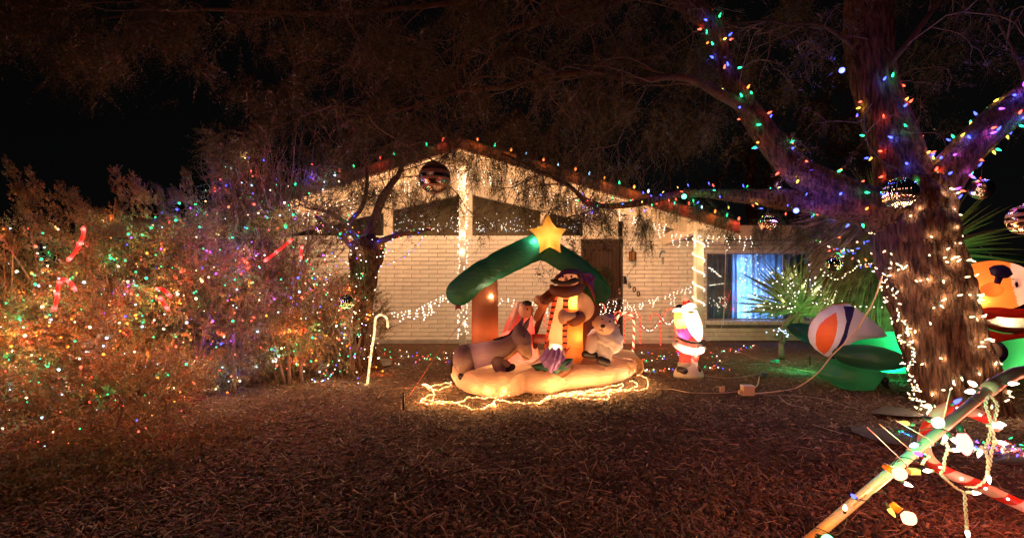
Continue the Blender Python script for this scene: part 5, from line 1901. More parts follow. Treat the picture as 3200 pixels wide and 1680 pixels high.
for k in range(160):
    a = random.uniform(2.6, 4.0)
    root = P(2720 + random.gauss(0, 15), 700 + random.uniform(0, 160), 7.3)
    tip = root + Vector((math.cos(a) * random.uniform(0.4, 0.75), -0.1, math.sin(a) * 0.6 - 0.25))
    v, f = blade(root, tip, random.uniform(0.006, 0.014), 0.08)
    mb.add(v, f)
mb.build('dead_leaves', deadm, palm, smooth=False, kind='stuff')
for k in range(60):
    a = random.uniform(0.0, math.pi)
    root = P(2740, 660, 7.6)
    R_ = random.uniform(0.7, 1.15)
    tip = root + Vector((math.cos(a) * R_, random.uniform(-0.5, 0.6), math.sin(a) * R_ * 0.8))
    v, f = blade(root, tip, random.uniform(0.010, 0.018), 0.1)
    MB().add(v, f).build('leaf', yucm, palm, smooth=False)
# fan of leaves right of the trunk
fan = thing('fan_palm', 'dark fan palm leaves spreading right of the big trunk, lit green', 'palm', Vector((P(2890, 0, 6.9).x, 6.9, 0)))
MB().tube([Vector((P(2890, 0, 6.9).x, 6.9, 0)), P(2900, 790, 6.9)], [0.12, 0.09], 12, cap=None).build('trunk', deadm, fan)
for k in range(46):
    a = -0.25 + 1.5 * k / 45 + random.gauss(0, 0.03)
    root = P(2905, 790, 6.9)
    R_ = random.uniform(0.9, 1.35)
    tip = root + Vector((math.cos(a) * R_, random.uniform(-0.3, 0.3), math.sin(a) * R_))
    v, f = blade(root, tip, random.uniform(0.014, 0.024), 0.12)
    MB().add(v, f).build('leaf', yucm, fan, smooth=False)
# low green leaves by the fin
low_p = thing('strap_leaf_plant', 'few upright green strap leaves behind the striped tail fin', 'plant', P(2590, 1060, 6.9))
for x, y in ((2580, 905), (2600, 930), (2565, 960), (2640, 950), (2690, 960), (2740, 990), (2790, 1000)):
    v, f = blade(P(2610 + (x - 2610) * 0.4, 1080, 6.9), P(x, y, 6.8), 0.016, 0.0)
    MB().add(v, f).build('leaf', yucm, low_p, smooth=False)
# ---------------------------------------------------------------- lights on strings
CWHITE, CWARM, CRED, CGREEN, CBLUE, CYEL, COR, CPUR, CCOOL = 'white', 'warm', 'red', 'green', 'blue', 'yellow', 'orange', 'purple', 'cool'
CC = {'white': (1.0, 0.80, 0.58), 'warm': (1.0, 0.66, 0.34), 'red': (1.0, 0.08, 0.04), 'green': (0.03, 1.0, 0.33), 'blue': (0.06, 0.08, 1.0), 'yellow': (1.0, 0.58, 0.07), 'orange': (1.0, 0.21, 0.03), 'purple': (0.45, 0.08, 1.0), 'cool': (0.5, 0.75, 1.0)}
CS = {'white': 4.5, 'warm': 3.5, 'red': 3, 'green': 2.0, 'blue': 3.2, 'yellow': 1.8, 'orange': 2.6, 'purple': 2.5, 'cool': 2.5}
sockm = surf('socket_plastic', (0.01, 0.03, 0.02), (0.015, 0.04, 0.025), rough=0.4, bump=0)
sockw = surf('socket_white', (0.6, 0.56, 0.5), (0.65, 0.6, 0.55), rough=0.4, bump=0)
cordm = surf('dark_green_cord', (0.012, 0.022, 0.015), (0.02, 0.035, 0.022), rough=0.5, bump=0)
cordw = surf('white_cord', (0.55, 0.48, 0.42), (0.65, 0.58, 0.5), rough=0.5, bump=0)
BULB = {}


def bulbmesh(shape, col, sock):
    key = (shape, col, sock)
    if key in BULB:
        return BULB[key]
    n = 6 if shape in ('mini', 'dot') else 12
    if shape == 'mini':
        prof = [(0.0028, 0.0), (0.0036, 0.006), (0.0034, 0.013), (0.0012, 0.021)]
        sp_ = [(0.0034, -0.012), (0.0036, 0.001)]
    elif shape == 'dot':
        prof = [(0.002, -0.006), (0.006, -0.003), (0.006, 0.003), (0.002, 0.006)]
        sp_ = [(0.003, -0.014), (0.0033, -0.006)]
    elif shape == 'led':
        prof = [(0.006, 0.0), (0.009, 0.008), (0.0085, 0.018), (0.005, 0.03), (0.0015, 0.038)]
        sp_ = [(0.007, -0.02), (0.0075, 0.001)]
    else:  # large cone bulb
        prof = [(0.007, 0.0), (0.012, 0.008), (0.0155, 0.02), (0.0145, 0.032), (0.009, 0.046), (0.002, 0.054)]
        sp_ = [(0.010, -0.024), (0.0105, 0.001)]
    mb = MB()
    mb.lathe((0, 0, 0), prof, n, mi=0)
    mb.lathe((0, 0, 0), sp_, n, mi=1)
    me = bpy.data.meshes.new('bulb')
    me.from_pydata(mb.v, [], mb.f)
    me.materials.append(glowmat('bulb_' + col, CC[col], CS[col]))
    me.materials.append(sockw if sock == 'w' else sockm)
    me.polygons.foreach_set('material_index', np.array(mb.m, dtype=np.int32))
    me.polygons.foreach_set('use_smooth', np.ones(len(me.polygons), dtype=bool))
    BULB[key] = me
    return me


def put_bulb(root, p, col, shape='mini', scale=1.0, sock='d', d=None):
    o = link('bulb', bulbmesh(shape, col, sock), root, loc=tuple(p))
    d = Vector(d) if d is not None else Vector((random.gauss(0, 1), random.gauss(0, 1), random.gauss(0.2, 1)))
    o.rotation_euler = d.to_track_quat('Z', 'Y').to_euler()
    o.scale = (scale,) * 3
    return o


def stuff_bulbs(root, pts, cols, r, name='bulbs'):
    """very small bulbs, one mesh per colour"""
    for c in sorted(set(cols)):
        P_ = np.array([tuple(p) for p, k in zip(pts, cols) if k == c])
        base = np.array([(1, 0, 0), (-1, 0, 0), (0, 1, 0), (0, -1, 0), (0, 0, 1.2), (0, 0, -1.2)]) * r
        f = np.array([(0, 2, 4), (2, 1, 4), (1, 3, 4), (3, 0, 4), (2, 0, 5), (1, 2, 5), (3, 1, 5), (0, 3, 5)])
        v = (P_[:, None, :] + base[None] * rng.uniform(0.75, 1.25, (len(P_), 1, 1))).reshape(-1, 3)
        q = (np.arange(len(P_))[:, None, None] * 6 + f[None]).reshape(-1, 3)
        npmesh(name, v, q, glowmat('bulb_' + c, CC[c], CS[c]), root, smooth=True)


def cordmesh(root, paths, r, mat, name='cord', n=4):
    mb = MB()
    for p in paths:
        if len(p) > 1:
            mb.tube(p, r, n, cap=None)
    return mb.build(name, mat, root)


def wrap(name, label, group, path, turns, nb, cols, shape='mini', scale=1.0, cr=0.0022, cm=None, lights=0, lp=0.05, extra=0.02, t0=0.0, t1=1.0, sock='d', jit=0.35, ph=0.0):
    """a string wound round a limb; path rows are x,y,z,radius"""
    root = thing(name, label, 'string lights', tuple(path[len(path) // 2][:3]), group)
    m = len(path)
    pts = []
    N = int(turns * 26)
    for k in range(N):
        t = t0 + (t1 - t0) * k / (N - 1)
        f = t * (m - 1)
        i = min(int(f), m - 2)
        p = path[i] + (path[i + 1] - path[i]) * (f - i)
        tan_ = unit(path[i + 1][:3] - path[i][:3])
        a = np.cross(tan_, (0, 0, 1) if abs(tan_[2]) < 0.8 else (1, 0, 0))
        a = a / np.linalg.norm(a)
        b = np.cross(tan_, a)
        th = ph + turns * 2 * math.pi * k / N + jit * math.sin(k * 0.37) + jit * 0.7 * math.sin(k * 0.91 + 2)
        rr = p[3] + extra * (0.6 + 0.4 * math.sin(k * 0.7))
        pts.append(Vector(p[:3] + (a * math.cos(th) + b * math.sin(th)) * rr + tan_ * 0.05 * math.sin(k * 0.5)))
    cordmesh(root, [pts], cr, cm or cordm)
    ls = []
    for k in range(nb):
        i = min(int((k + random.uniform(0.2, 0.8)) / nb * (N - 1)), N - 1)
        f = (t0 + (t1 - t0) * i / (N - 1)) * (m - 1)
        c0 = Vector(path[min(int(f), m - 1)][:3])
        out_ = (pts[i] - c0).normalized()
        d = out_ + Vector((random.gauss(0, 0.7), random.gauss(0, 0.5), random.gauss(0, 0.7)))
        col = cols[k % len(cols)] if isinstance(cols, list) else cols
        p = pts[i] + d.normalized() * 0.012
        put_bulb(root, p, col, shape, scale, sock, d)
        if p.y < c0.y + 0.03:
            ls.append((p, col, out_))
    random.shuffle(ls)
    for p, col, out_ in ls[:lights]:
        lamp(p + Vector((0, -0.015, 0)) + out_ * 0.02, CC[col], lp * (2.1 if col in ('blue', 'purple') else 0.85), 0.012, root)
    return root


MULTI = [CRED, CBLUE, CGREEN, COR, CGREEN, CRED, CBLUE, CGREEN, CYEL]
wrap('trunk_lights', 'clear white string lights zigzagging over the thick lower trunk', 'white strings on the big trunk', T0, 8, 190, CWARM, 'mini', 1.9, lights=70, lp=0.42, t0=0.05, t1=0.62, cm=cordm)
wrap('trunk_lights', 'pointed warm white string lights around the upper trunk below the fork', 'white strings on the big trunk', T0, 4, 56, CWARM, 'led', 0.8, lights=16, lp=0.4, t0=0.58, t1=0.92)
wrap('limb_lights', 'coloured lights wound up the tall left limb', 'coloured strings on the big tree', LIMB['left'], 9, 64, MULTI, 'led', 1.2, lights=28, lp=0.14, t0=0.12, t1=0.86)
wrap('limb_lights', 'coloured lights wound around the central upright limb', 'coloured strings on the big tree', LIMB['up'], 5, 44, [CBLUE, CYEL, CRED, CBLUE, CGREEN, CRED], 'led', 1.2, lights=20, lp=0.3, t0=0.02, t1=0.58)
wrap('limb_lights', 'coloured lights with much purple wound along the right limb', 'coloured strings on the big tree', LIMB['right'], 6, 74, [CPUR, CRED, CBLUE, CGREEN, CYEL, CBLUE], 'led', 1.2, lights=26, lp=0.4, t0=0.05, t1=0.9)
wrap('limb_lights', 'coloured lights along the low limb reaching left over the porch', 'coloured strings on the big tree', LIMB['low'], 10, 60, [CBLUE, CGREEN, CRED, CBLUE, CYEL], 'mini', 1.6, lights=16, lp=0.2, t0=0.08, t1=0.72, extra=0.05)
# drooping knot of coloured lights under the fork
root = thing('tangled_lights', 'tangle of coloured lights hanging left of the fork above the yucca', 'string lights', P(2620, 720, 5.4), 'coloured strings on the big tree')
pth = smooth_path([tuple(P(x, y, Y)) for x, y, Y in ((2535, 690, 5.6), (2545, 730, 5.6), (2600, 745, 5.5), (2650, 720, 5.4), (2700, 690, 5.3), (2660, 680, 5.3), (2600, 700, 5.5), (2560, 680, 5.6), (2620, 665, 5.5), (2680, 660, 5.3), (2720, 700, 5.2), (2740, 730, 5.1), (2700, 760, 5.2), (2640, 790, 5.3), (2590, 775, 5.4), (2660, 800, 5.2), (2700, 830, 5.1), (2735, 815, 5.0))], 8)
cordmesh(root, [[Vector(p) for p in pth]], 0.0025, cordm)
for k in range(64):
    p = Vector(pth[random.randint(0, len(pth) - 1)]) + Vector((random.gauss(0, 0.03), random.gauss(0, 0.05), random.gauss(0, 0.03)))
    c = random.choice([CRED, CGREEN, CBLUE, CWARM, COR, CBLUE, CWARM])
    put_bulb(root, p, c, 'mini', 1.6)
    if k % 5 == 0:
        lamp(p + Vector((0, -0.03, 0)), CC[c], 0.25, 0.012, root)
# a dark mass of dead leaves that carries the tangle
mb = MB()
for k in range(260):
    a = P(2700 + random.gauss(0, 35), 660 + random.gauss(0, 20), 5.5)
    b = a + Vector((-random.uniform(0.2, 0.75), random.gauss(0, 0.15), -random.uniform(-0.05, 0.5)))
    v, f = blade(a, b, random.uniform(0.006, 0.014), 0.06)
    mb.add(v, f)
mb.build('dead_leaves', deadm, palm, smooth=False, kind='stuff')

# the two dazzling lamps on the low limb
for x, y, col, pw, lab in ((2138, 614, CGREEN, 3.0, 'dazzling green lamp on the low limb over the porch'), (2488, 658, CBLUE, 13.0, 'dazzling blue lamp below the low limb'), (2631, 220, CBLUE, 2.5, 'dazzling blue lamp beside the upright limb')):
    Y = 5.3 if x < 2200 else 4.8
    r = thing('accent_lamp', lab, 'lamp', P(x, y, Y), 'dazzling single lamps in the tree')
    MB().ell(P(x, y, Y), 0.026, n=16, m=12).build('bulb', glowmat('spot_' + col, tuple(0.05 + 0.95 * c for c in CC[col]), 4), r)
    MB().tube([P(x, y, Y) + Vector((0, 0.02, 0.01)), P(x, y, Y) + Vector((0, 0.07, 0.05))], 0.012, 8).build('socket', sockm, r)
    lamp(P(x, y, Y) + Vector((0, -0.04, -0.01)), CC[col] if pw < 10 else (0.10, 0.06, 1.0), pw, 0.02, r)

# strings on the small tree
wrap('trunk_lights', 'white lights wound tightly round the small tree trunk', 'strings on the small tree', T1, 12, 120, CWHITE, 'dot', 1.0, lights=14, lp=0.25, t0=0.12, t1=0.85, extra=0.03)
for key, lab in (('b', 'coloured lights on the bare arm pointing right'), ('d', 'coloured lights on the arm leaning left'), ('c', 'coloured lights on the forked middle arm')):
    wrap('limb_lights', lab, 'strings on the small tree', SL[key], 6, 26, [CBLUE, CRED, CGREEN, CWHITE, CBLUE, CYEL], 'dot', 1.1, lights=8, lp=0.14, extra=0.02, t0=0.05, t1=0.98 if key != 'c' else 0.5)


def garland(label, group, pts, nb, cols, jit=0.006, r=None, shape='dot', scale=1.0, cr=0.0018, cm=None, lights=0, lp=0.05, name='light_string'):
    root = thing(name, label, 'string lights', tuple(pts[0]), group)
    pth = smooth_path([tuple(p) for p in pts], 8)
    cordmesh(root, [[Vector(p) for p in pth]], cr, cm or cordm)
    for k in range(nb):
        f = (k + 0.5) / nb * (len(pth) - 1)
        i = int(f)
        p = Vector(pth[i]).lerp(Vector(pth[min(i + 1, len(pth) - 1)]), f - i) + Vector((random.gauss(0, jit), random.gauss(0, jit), -0.012 if jit < 0.01 else 0.0))
        c = cols[k % len(cols)]
        put_bulb(root, p, c, shape, scale)
        if lights and k % max(1, nb // lights) == 0:
            lamp(p + Vector((0, -0.02, 0)), CC[c], lp, 0.01, root)
    return root


garland('upper loop of coloured lights hanging below the right arm of the small tree', 'strings on the small tree', [P(1335, 728, 6.75), P(1300, 765, 6.8), P(1270, 785, 6.9), P(1220, 780, 7.0), P(1185, 772, 7.0)], 12, [CGREEN, CBLUE, CGREEN, CRED], lights=2)
garland('thin loop of lights hanging lower from the tip of the right arm', 'strings on the small tree', [P(1330, 730, 6.75), P(1285, 785, 6.8), P(1240, 812, 6.9), P(1180, 832, 7.0)], 9, [CWHITE, CBLUE, CPUR])
garland('string of lights from the left arm down to the trunk', 'strings on the small tree', [P(1008, 745, 6.8), P(1040, 790, 6.9), P(1065, 810, 7.0), P(1100, 822, 7.1)], 8, [CWHITE, CRED, CBLUE])

# lights through the hedge: per shrub, long looping strings over its near side
pal = [CWARM, COR, CRED, CGREEN, CCOOL, CWARM, CRED, COR, CGREEN, COR]
pal2 = [CBLUE, CGREEN, CRED, CWARM, CPUR, CGREEN, CCOOL]
nlab = 0
desc = [('white, orange and green', 'left edge shrub'), ('red and orange', 'shrub with the leaning sprigs'), ('mixed coloured', 'middle shrub of the hedge'), ('blue, green and violet', 'tallest shrub beside the wall'), ('white and red', 'low shrub under the small tree'), ('sparse red and green', 'low shrub nearest the camera')]
for si, (s, c, rx_, ry_, H, Y) in enumerate(SHR):
    for part, (zlo, zhi, wh) in enumerate(((0.50, 0.97, 'upper'), (0.10, 0.52, 'lower'))):
        nb = [60, 58, 60, 64, 40, 20][si]
        root = thing('hedge_lights', '%s lights on the %s half of the %s' % (desc[si][0], wh, desc[si][1]), 'string lights', (c[0], c[1] - ry_, H * (zlo + zhi) / 2), 'strings of lights on the hedge')
        pts = []
        for k in range(nb):
            t = k / nb
            zz = H * (zlo + (zhi - zlo) * (0.5 + 0.5 * math.sin(t * 17 + si * 2)) + random.gauss(0, 0.05))
            xx = rx_ * (-0.95 + 1.9 * t) + random.gauss(0, 0.10)
            k2 = max(0.0, 1 - (xx / rx_) ** 2 * 0.9 - ((zz / H - 0.5) / 0.5) ** 2 * 0.8)
            yy = -ry_ * math.sqrt(k2) - random.uniform(-0.04, 0.09)
            pts.append(Vector((c[0] + xx, c[1] + yy, max(zz, 0.04))))
        cordmesh(root, [[Vector(p) for p in smooth_path([tuple(p + Vector((0, 0.03, 0))) for p in pts[::3]], 4)]], 0.0022, cordm, n=3)
        up = si in (2, 3) and part == 0
        pl2 = pal2 if (up or si == 3) else pal
        for k, p in enumerate(pts):
            col = random.choice(pl2)
            put_bulb(root, p, col, 'dot', random.choice([1.0, 1.3, 1.9]) * (0.6 if si == 5 else 1.0))
            if k % 2 == 0 and not (si == 5 and k % 6):
                w = {CBLUE: 1.3, CPUR: 0.8, CGREEN: 0.8, CRED: 1.3, COR: 1.8, CWARM: 0.7, CCOOL: 0.5}.get(col, 1.0)
                lamp(p + Vector((0, -0.02, 0.02)), CC[col], 0.7 * w, 0.012, root)
    # faint far-side sparkle
    n = [55, 50, 60, 80, 50, 8][si]
    u = unit(rng.normal(size=(n, 3)))
    pp = c + u * np.array([rx_, ry_, H * 0.5]) * rng.uniform(0.55, 1.0, (n, 1)) + np.array([0, 0, H * 0.52])
    pp = pp[pp[:, 2] > 0.05]
    root = thing('net_lights', 'sprinkling of tiny lights deep inside the %s' % desc[si][1], 'string lights', tuple(c), 'strings of lights on the hedge')
    stuff_bulbs(root, pp, [random.choice(pal2 if si >= 2 else pal) for _ in pp], 0.0055)
# fill lamps without bulbs, added at the hedge face for coloured glow
for x, y, Y, col, pw in ((120, 860, 4.0, CRED, 1.6), (420, 880, 4.1, COR, 2.2), (300, 1000, 4.0, COR, 2.2), (60, 1080, 3.9, COR, 1.8), (130, 1190, 3.85, CRED, 1.4), (520, 1050, 4.3, COR, 1.6), (700, 1180, 4.6, CWARM, 1.2), (620, 1120, 4.5, CWARM, 1.2), (960, 1080, 5.4, CWARM, 1.2), (900, 950, 5.0, COR, 1.0), (700, 720, 4.7, CPUR, 1.2), (640, 600, 4.8, CBLUE, 0.8), (800, 640, 5.2, CPUR, 1.2), (240, 760, 4.2, CRED, 1.6), (500, 800, 4.3, COR, 1.4), (860, 800, 5.1, CRED, 0.9), (380, 1150, 4.0, COR, 1.2), (1060, 1150, 5.9, CWARM, 1.0)):
    lamp(P(x, y, Y + 0.0), CC[col], pw * (3.4 if col in (COR, CRED) else 1.6) * (0.4 if y > 990 and x < 600 else 1.0), 0.04, SHR[0][0] if x < 300 else SHR[1][0] if x < 560 else SHR[2][0] if x < 760 else SHR[3][0])

# strings drooping from the low shrub by the small tree
for k, (pts, lab) in enumerate((([(1030, 1130), (1018, 1165), (1010, 1200), (1040, 1215), (1075, 1200), (1108, 1215), (1122, 1190), (1110, 1150)], 'loop of lights trailing on the mulch left of the lit candy cane'), ([(1070, 1060), (1055, 1130), (1030, 1175), (990, 1190), (975, 1180)], 'lights trailing from the low shrub to the ground'), ([(1010, 800), (1030, 850), (1010, 900), (1050, 950), (1080, 1010), (1050, 1060)], 'lights dangling between the hedge and the small tree'), ([(960, 800), (985, 860), (975, 930), (1000, 1000), (990, 1080)], 'lights dangling over the right face of the hedge'))):
    garland(lab, 'strings trailing from the hedge', [P(x, y, 6.1 if y < 1100 else min(6.1, CH * F / (y - HOR) + 0.0) if y > 1180 else 6.05) for x, y in pts], 16, [CWARM, CRED, CGREEN, CWHITE, CBLUE], lights=4, lp=0.2, shape='dot', scale=1.1)

# red plastic light tubes hanging in the hedge
f_tube = fabric('red_tube_plastic', (1.0, 0.12, 0.12), 0.6, 0.1)
for pts, Y, lab in (([(262, 712), (258, 740), (240, 780), (215, 812)], 4.15, 'red glowing candy cane at the top left of the hedge'), ([(235, 905), (222, 885), (196, 872), (182, 895), (178, 930), (170, 968)], 4.0, 'red glowing hooked candy cane in the left of the hedge'), ([(490, 902), (510, 905), (532, 925)], 4.05, 'short red glowing tube in the middle of the hedge'), ([(500, 930), (512, 948), (525, 965)], 4.05, 'shortest red glowing tube just below the other'), ([(912, 748), (880, 775), (850, 798), (828, 815)], 4.9, 'long straight red glowing tube leaning above the hedge'), ([(945, 770), (940, 790), (940, 805)], 5.0, 'small red tube right of the long leaning one')):
    t_ = thing('red_light_tube', lab, 'candy cane', P(pts[0][0], pts[0][1], Y), 'red glowing tubes in the hedge')
    pth = smooth_path([tuple(P(a, b, Y)) for a, b in pts], 6)
    MB().tube([Vector(p) for p in pth], 0.014, 12).build('tube', f_tube, t_)
    for i in np.linspace(1, len(pth) - 2, max(2, len(pts) - 1)).astype(int):
        lamp(pth[i], (1.0, 0.35, 0.3), 0.12, 0.006, t_)
        put_bulb(t_, pth[i] + np.array([0, -0.025, 0]), CRED, 'dot', 1.0)

# ---------------------------------------------------------------- lights on the house
# large bulbs along the roof edge
r_ = thing('roof_lights', 'string of large green and red orange bulbs along the gable edge', 'string lights', (apx.x, RY, apx.z))
xs = [(1019, 'green'), (980, 'orange'), (925, 'green'), (1062, 'red'), (1106, 'green'), (1190, 'red'), (1232, 'green'), (1333, 'green'), (1385, 'red'), (1493, 'orange'), (1546, 'green'), (1597, 'orange'), (1643, 'cool'), (1698, 'orange'), (1744, 'cool'), (1797, 'orange'), (1841, 'cool'), (1888, 'orange'), (1934, 'green'), (1980, 'orange'), (2024, 'cool'), (2070, 'red'), (2110, 'red'), (2150, 'red'), (2190, 'cool'), (2232, 'orange'), (2269, 'green'), (2306, 'red')]
pth = []
for px, c in sorted(xs):
    x = (px - 1600) / F * RY
    p = Vector((x, RY - 0.03, rz(x) + 0.045))
    put_bulb(r_, p, c, 'big', 1.25, 'd', (0.1, -0.2, 1))
    pth.append(p - Vector((0, 0, 0.02)))
    if c in ('orange', 'red'):
        lamp(p + Vector((0, -0.09, -0.02)), CC[c], 1.2, 0.03, r_)
        if c == 'red' and px > 2300:
            lamp(p + Vector((0, -0.08, 0.01)), CC[c], 1.5, 0.03, r_)
    elif px % 2:
        lamp(p + Vector((0, -0.05, 0.01)), CC[c], 0.3, 0.03, r_)
cordmesh(r_, [pth], 0.004, cordm)

# icicle strings under the eaves: short drops with tiny white bulbs
for a, b, lab in ((960, 1430, 'icicle lights under the left slope of the gable'), (1465, 2060, 'icicle lights under the right slope of the gable'), (2070, 2330, 'icicle lights hanging round the top of the right porch post')):
    r_ = thing('icicle_lights', lab, 'icicle lights', P((a + b) / 2, 640, 9.9), 'icicle lights on the house')
    pts, paths = [], []
    top = []
    step = 16
    for px in range(a, b, step):
        x = (px - 1600) / F * 9.95
        if px > 2070:
            zt = P(0, 728 + (px - 2070) * 0.03, 9.7).z + 0.02
        else:
            zt = rz(x) - FH - 0.17 + 0.02 * math.sin(px)
        y = 9.9 if px < 2070 else 9.7
        top.append(Vector((x, y, zt)))
        if random.random() < 0.93:
            nb = random.randint(2, 6)
            path = [Vector((x, y, zt))]
            for k in range(nb):
                path.append(path[-1] + Vector((random.gauss(0, 0.022), random.gauss(0, 0.01), -random.uniform(0.035, 0.07))))
                pts.append(path[-1])
            paths.append(path)
    cordmesh(r_, paths + [top], 0.0008, cordw, n=3)
    stuff_bulbs(r_, pts, [CWHITE] * len(pts), 0.0085)
    for k in range(6 if b < 2100 else 3):
        px = a + (b - a) * (k + 0.5) / (6 if b < 2100 else 3)
        x = (px - 1600) / F * 9.9
        zt = rz(x) - FH - 0.55 if px < 2070 else P(0, 800, 9.6).z
        lamp((x, 9.6 if px < 2070 else 9.55, zt), (1.0, 0.55, 0.285), 16.0 if b < 2100 else 4.0, 0.06, r_)

# hanging strings strung across at waist height
for (xa, ya, Ya), (xb, yb_, Yb), lab, nn in (((1225, 968, 7.1), (1418, 890, 7.6), 'icicle string from the small tree to the nativity post', 17), ((1570, 925, 8.2), (1955, 930, 9.6), 'icicle string running behind the nativity to the entry', 24), ((1750, 985, 8.6), (2185, 880, 9.8), 'icicle string rising to the right porch post', 30)):
    r_ = thing('icicle_lights', lab, 'icicle lights', P(xa, ya, Ya), 'waist high icicle strings')
    A, B = P(xa, ya, Ya), P(xb, yb_, Yb)
    top, paths, pts = [], [], []
    for k in range(nn + 1):
        t = k / nn
        p = A.lerp(B, t) + Vector((0, 0, -0.10 * math.sin(math.pi * t)))
        top.append(p)
        path = [p]
        for _ in range(random.randint(2, 6)):
            path.append(path[-1] + Vector((random.gauss(0, 0.02), random.gauss(0, 0.01), -random.uniform(0.03, 0.055))))
            pts.append(path[-1])
        paths.append(path)
    cordmesh(r_, paths + [top], 0.0018, cordw, n=3)
    stuff_bulbs(r_, pts, [CWHITE] * len(pts), 0.0075)
    for k in range(4):
        lamp(A.lerp(B, (k + 0.5) / 4) + Vector((0, 0.1, -0.15)), (1.0, 0.66, 0.4), 1.6, 0.05, r_)

# strings wound on the left porch post
pp = np.array([[pl_, 10.1, z_, 0.085] for z_ in np.linspace(0.15, apx.z - FH - 0.35, 20)])
wrap('post_lights', 'bright white lights wound densely round the left porch post', 'lights on the porch posts', pp, 22, 190, CWHITE, 'dot', 1.25, cr=0.002, cm=cordw, lights=16, lp=0.9, extra=0.02, sock='w')
# rope light spiral on the right post
rope_g = glowmat('rope_white', (1.0, 0.72, 0.42), 1.8)
r_ = thing('rope_light', 'white rope light spiralling down the right porch post', 'rope light', (pr_, 9.7, 1.3), 'lights on the porch posts')
seg_ = []
for t in np.linspace(0, 1, 120):
    th = t * 2 * math.pi * 5.4 + 0.6
    seg_.append(Vector((pr_ + 0.115 * math.cos(th), 9.8 + 0.115 * math.sin(th), zpr - 0.05 - t * (zpr - 0.75))))
MB().tube(seg_, 0.011, 8).build('rope', rope_g, r_)
for k in range(5):
    lamp((pr_ + random.choice((-0.2, 0.2)), 9.6, zpr - 0.1 - k * 0.33), (1.0, 0.62, 0.33), 0.5, 0.03, r_)

# bulbs added behind the slanted panes as reflections; lights in the right window
for x0_, x1_, lab in ((1234, 1436, 'tiny white lights behind the slanted pane left of the post'), (1480, 1686, 'tiny white lights behind the slanted pane right of the post'), (1716, 1812, 'few tiny white lights behind the pane next to the door')):
    r_ = thing('reflection_bulbs', lab, 'string lights', P((x0_ + x1_) / 2, 700, WY + 0.15), 'tiny lights behind the slanted panes')
    n = int((x1_ - x0_) * 0.42)
    pts = [P(random.uniform(x0_, x1_), 728 - abs(random.gauss(0, 1)) * 24 - 4, WY + random.uniform(0.1, 0.2)) for _ in range(n)]
    stuff_bulbs(r_, pts, [CCOOL if random.random() < 0.3 else CWHITE for _ in pts], 0.006)
lamp((X(1580), WY + 1.4, 2.6), (1.0, 0.62, 0.33), 16.0, 0.3, house)  # assumed room lamps without fixtures, to lighten the space behind the panes
lamp((X(1330), WY + 1.4, 2.6), (1.0, 0.66, 0.36), 14.0, 0.3, house)
r_ = thing('window_lights', 'blue white light curtain hanging behind the glass in front of the pale curtain', 'string lights', P(2380, 890, WY + 0.3))
pts, cols = [], []
for k in range(190):
    x = 2312 + abs(random.gauss(0, 1)) * 52
    y = random.uniform(795, 993)
    if x < 2450:
        pts.append(P(x, y + (40 if x > 2370 and y < 900 else 0), WY + random.uniform(0.15, 0.3)))
        cols.append(random.choice([CCOOL, CCOOL, CWHITE]))
stuff_bulbs(r_, pts, cols, 0.0095)
for x, y, pw in ((2322, 830, 3.0), (2325, 900, 4.5), (2330, 970, 6.0), (2360, 930, 3.5), (2400, 960, 3.0), (2420, 860, 1.8)):
    lamp(P(x, y, WY + 0.24), (0.10, 0.32, 1.0), pw * 2.1, 0.03, r_)
for x, y, pw in ((2380, 850, 5), (2330, 930, 7)):
    lamp(P(x, y, WY + 0.62), (0.12, 0.32, 1.0), pw, 0.05, r_)
r_ = thing('reflection_bulbs', 'scattered tiny white and red lights behind the grey curtained part of the window', 'string lights', P(2260, 900, WY + 0.2))  # the white bulbs are added to show lights reflected in the glass
pts, cols = [], []
for k in range(30):
    t = k / 30
    pts.append(P(2215 + t * 40, 835 + t * 30 + random.gauss(0, 2), WY + 0.15)); cols.append(CWHITE)
for k in range(12):
    pts.append(P(2218 + k * 3.8, 891 - k * 0.5, WY + 0.15)); cols.append(CWHITE)
for k in range(30):
    pts.append(P(2250 + random.uniform(-35, 20), 950 + random.gauss(0, 14), WY + 0.15)); cols.append(CWHITE)
for k in range(60):
    pts.append(P(2285 + random.gauss(0, 18), 935 + random.gauss(0, 22), WY + 0.15)); cols.append(CRED)
stuff_bulbs(r_, pts, cols, 0.006)

# net lights on the yucca
r_ = thing('net_lights', 'white net lights thrown over the yucca leaves', 'string lights', YC)
pts = []
for k in range(230):
    a, b = random.choice(tips)
    t = random.uniform(0.25, 0.78)
    p = a.lerp(b, t) + Vector((random.gauss(0, 0.01), -0.05, 0.02))
    pts.append(p)
for k, p in enumerate(pts[:230]):
    put_bulb(r_, p, CWHITE, 'dot', 1.15)
    if k % 12 == 0:
        lamp(p + Vector((0, -0.05, 0.0)), CC[CWHITE], 0.5, 0.015, r_)
pts.sort(key=lambda p: p.x)
cordmesh(r_, [pts[i::4] for i in range(4)], 0.0012, cordm, n=3)
for k, (pts_, lab) in enumerate((([(2560, 835), (2610, 870), (2650, 850), (2690, 825), (2745, 820)], 'white string looping from the yucca to the big tree'), ([(2540, 900), (2620, 950), (2700, 955), (2800, 960), (2860, 985)], 'white string running low from the yucca past the tail fin'))):
    garland(lab, 'white strings between yucca and tree', [P(x, y, 7.0 - 0.2 * i) for i, (x, y) in enumerate(pts_)], 18, [CWARM], lights=4, lp=0.5, scale=1.1)
r_ = thing('cool_lights', 'knot of cool white lights at the foot of the yucca', 'string lights', P(2445, 1040, 8.0))
for k in range(14):
    put_bulb(r_, P(2445 + random.gauss(0, 18), 1038 + random.gauss(0, 9), 8.0), CCOOL, 'dot', 1.5)
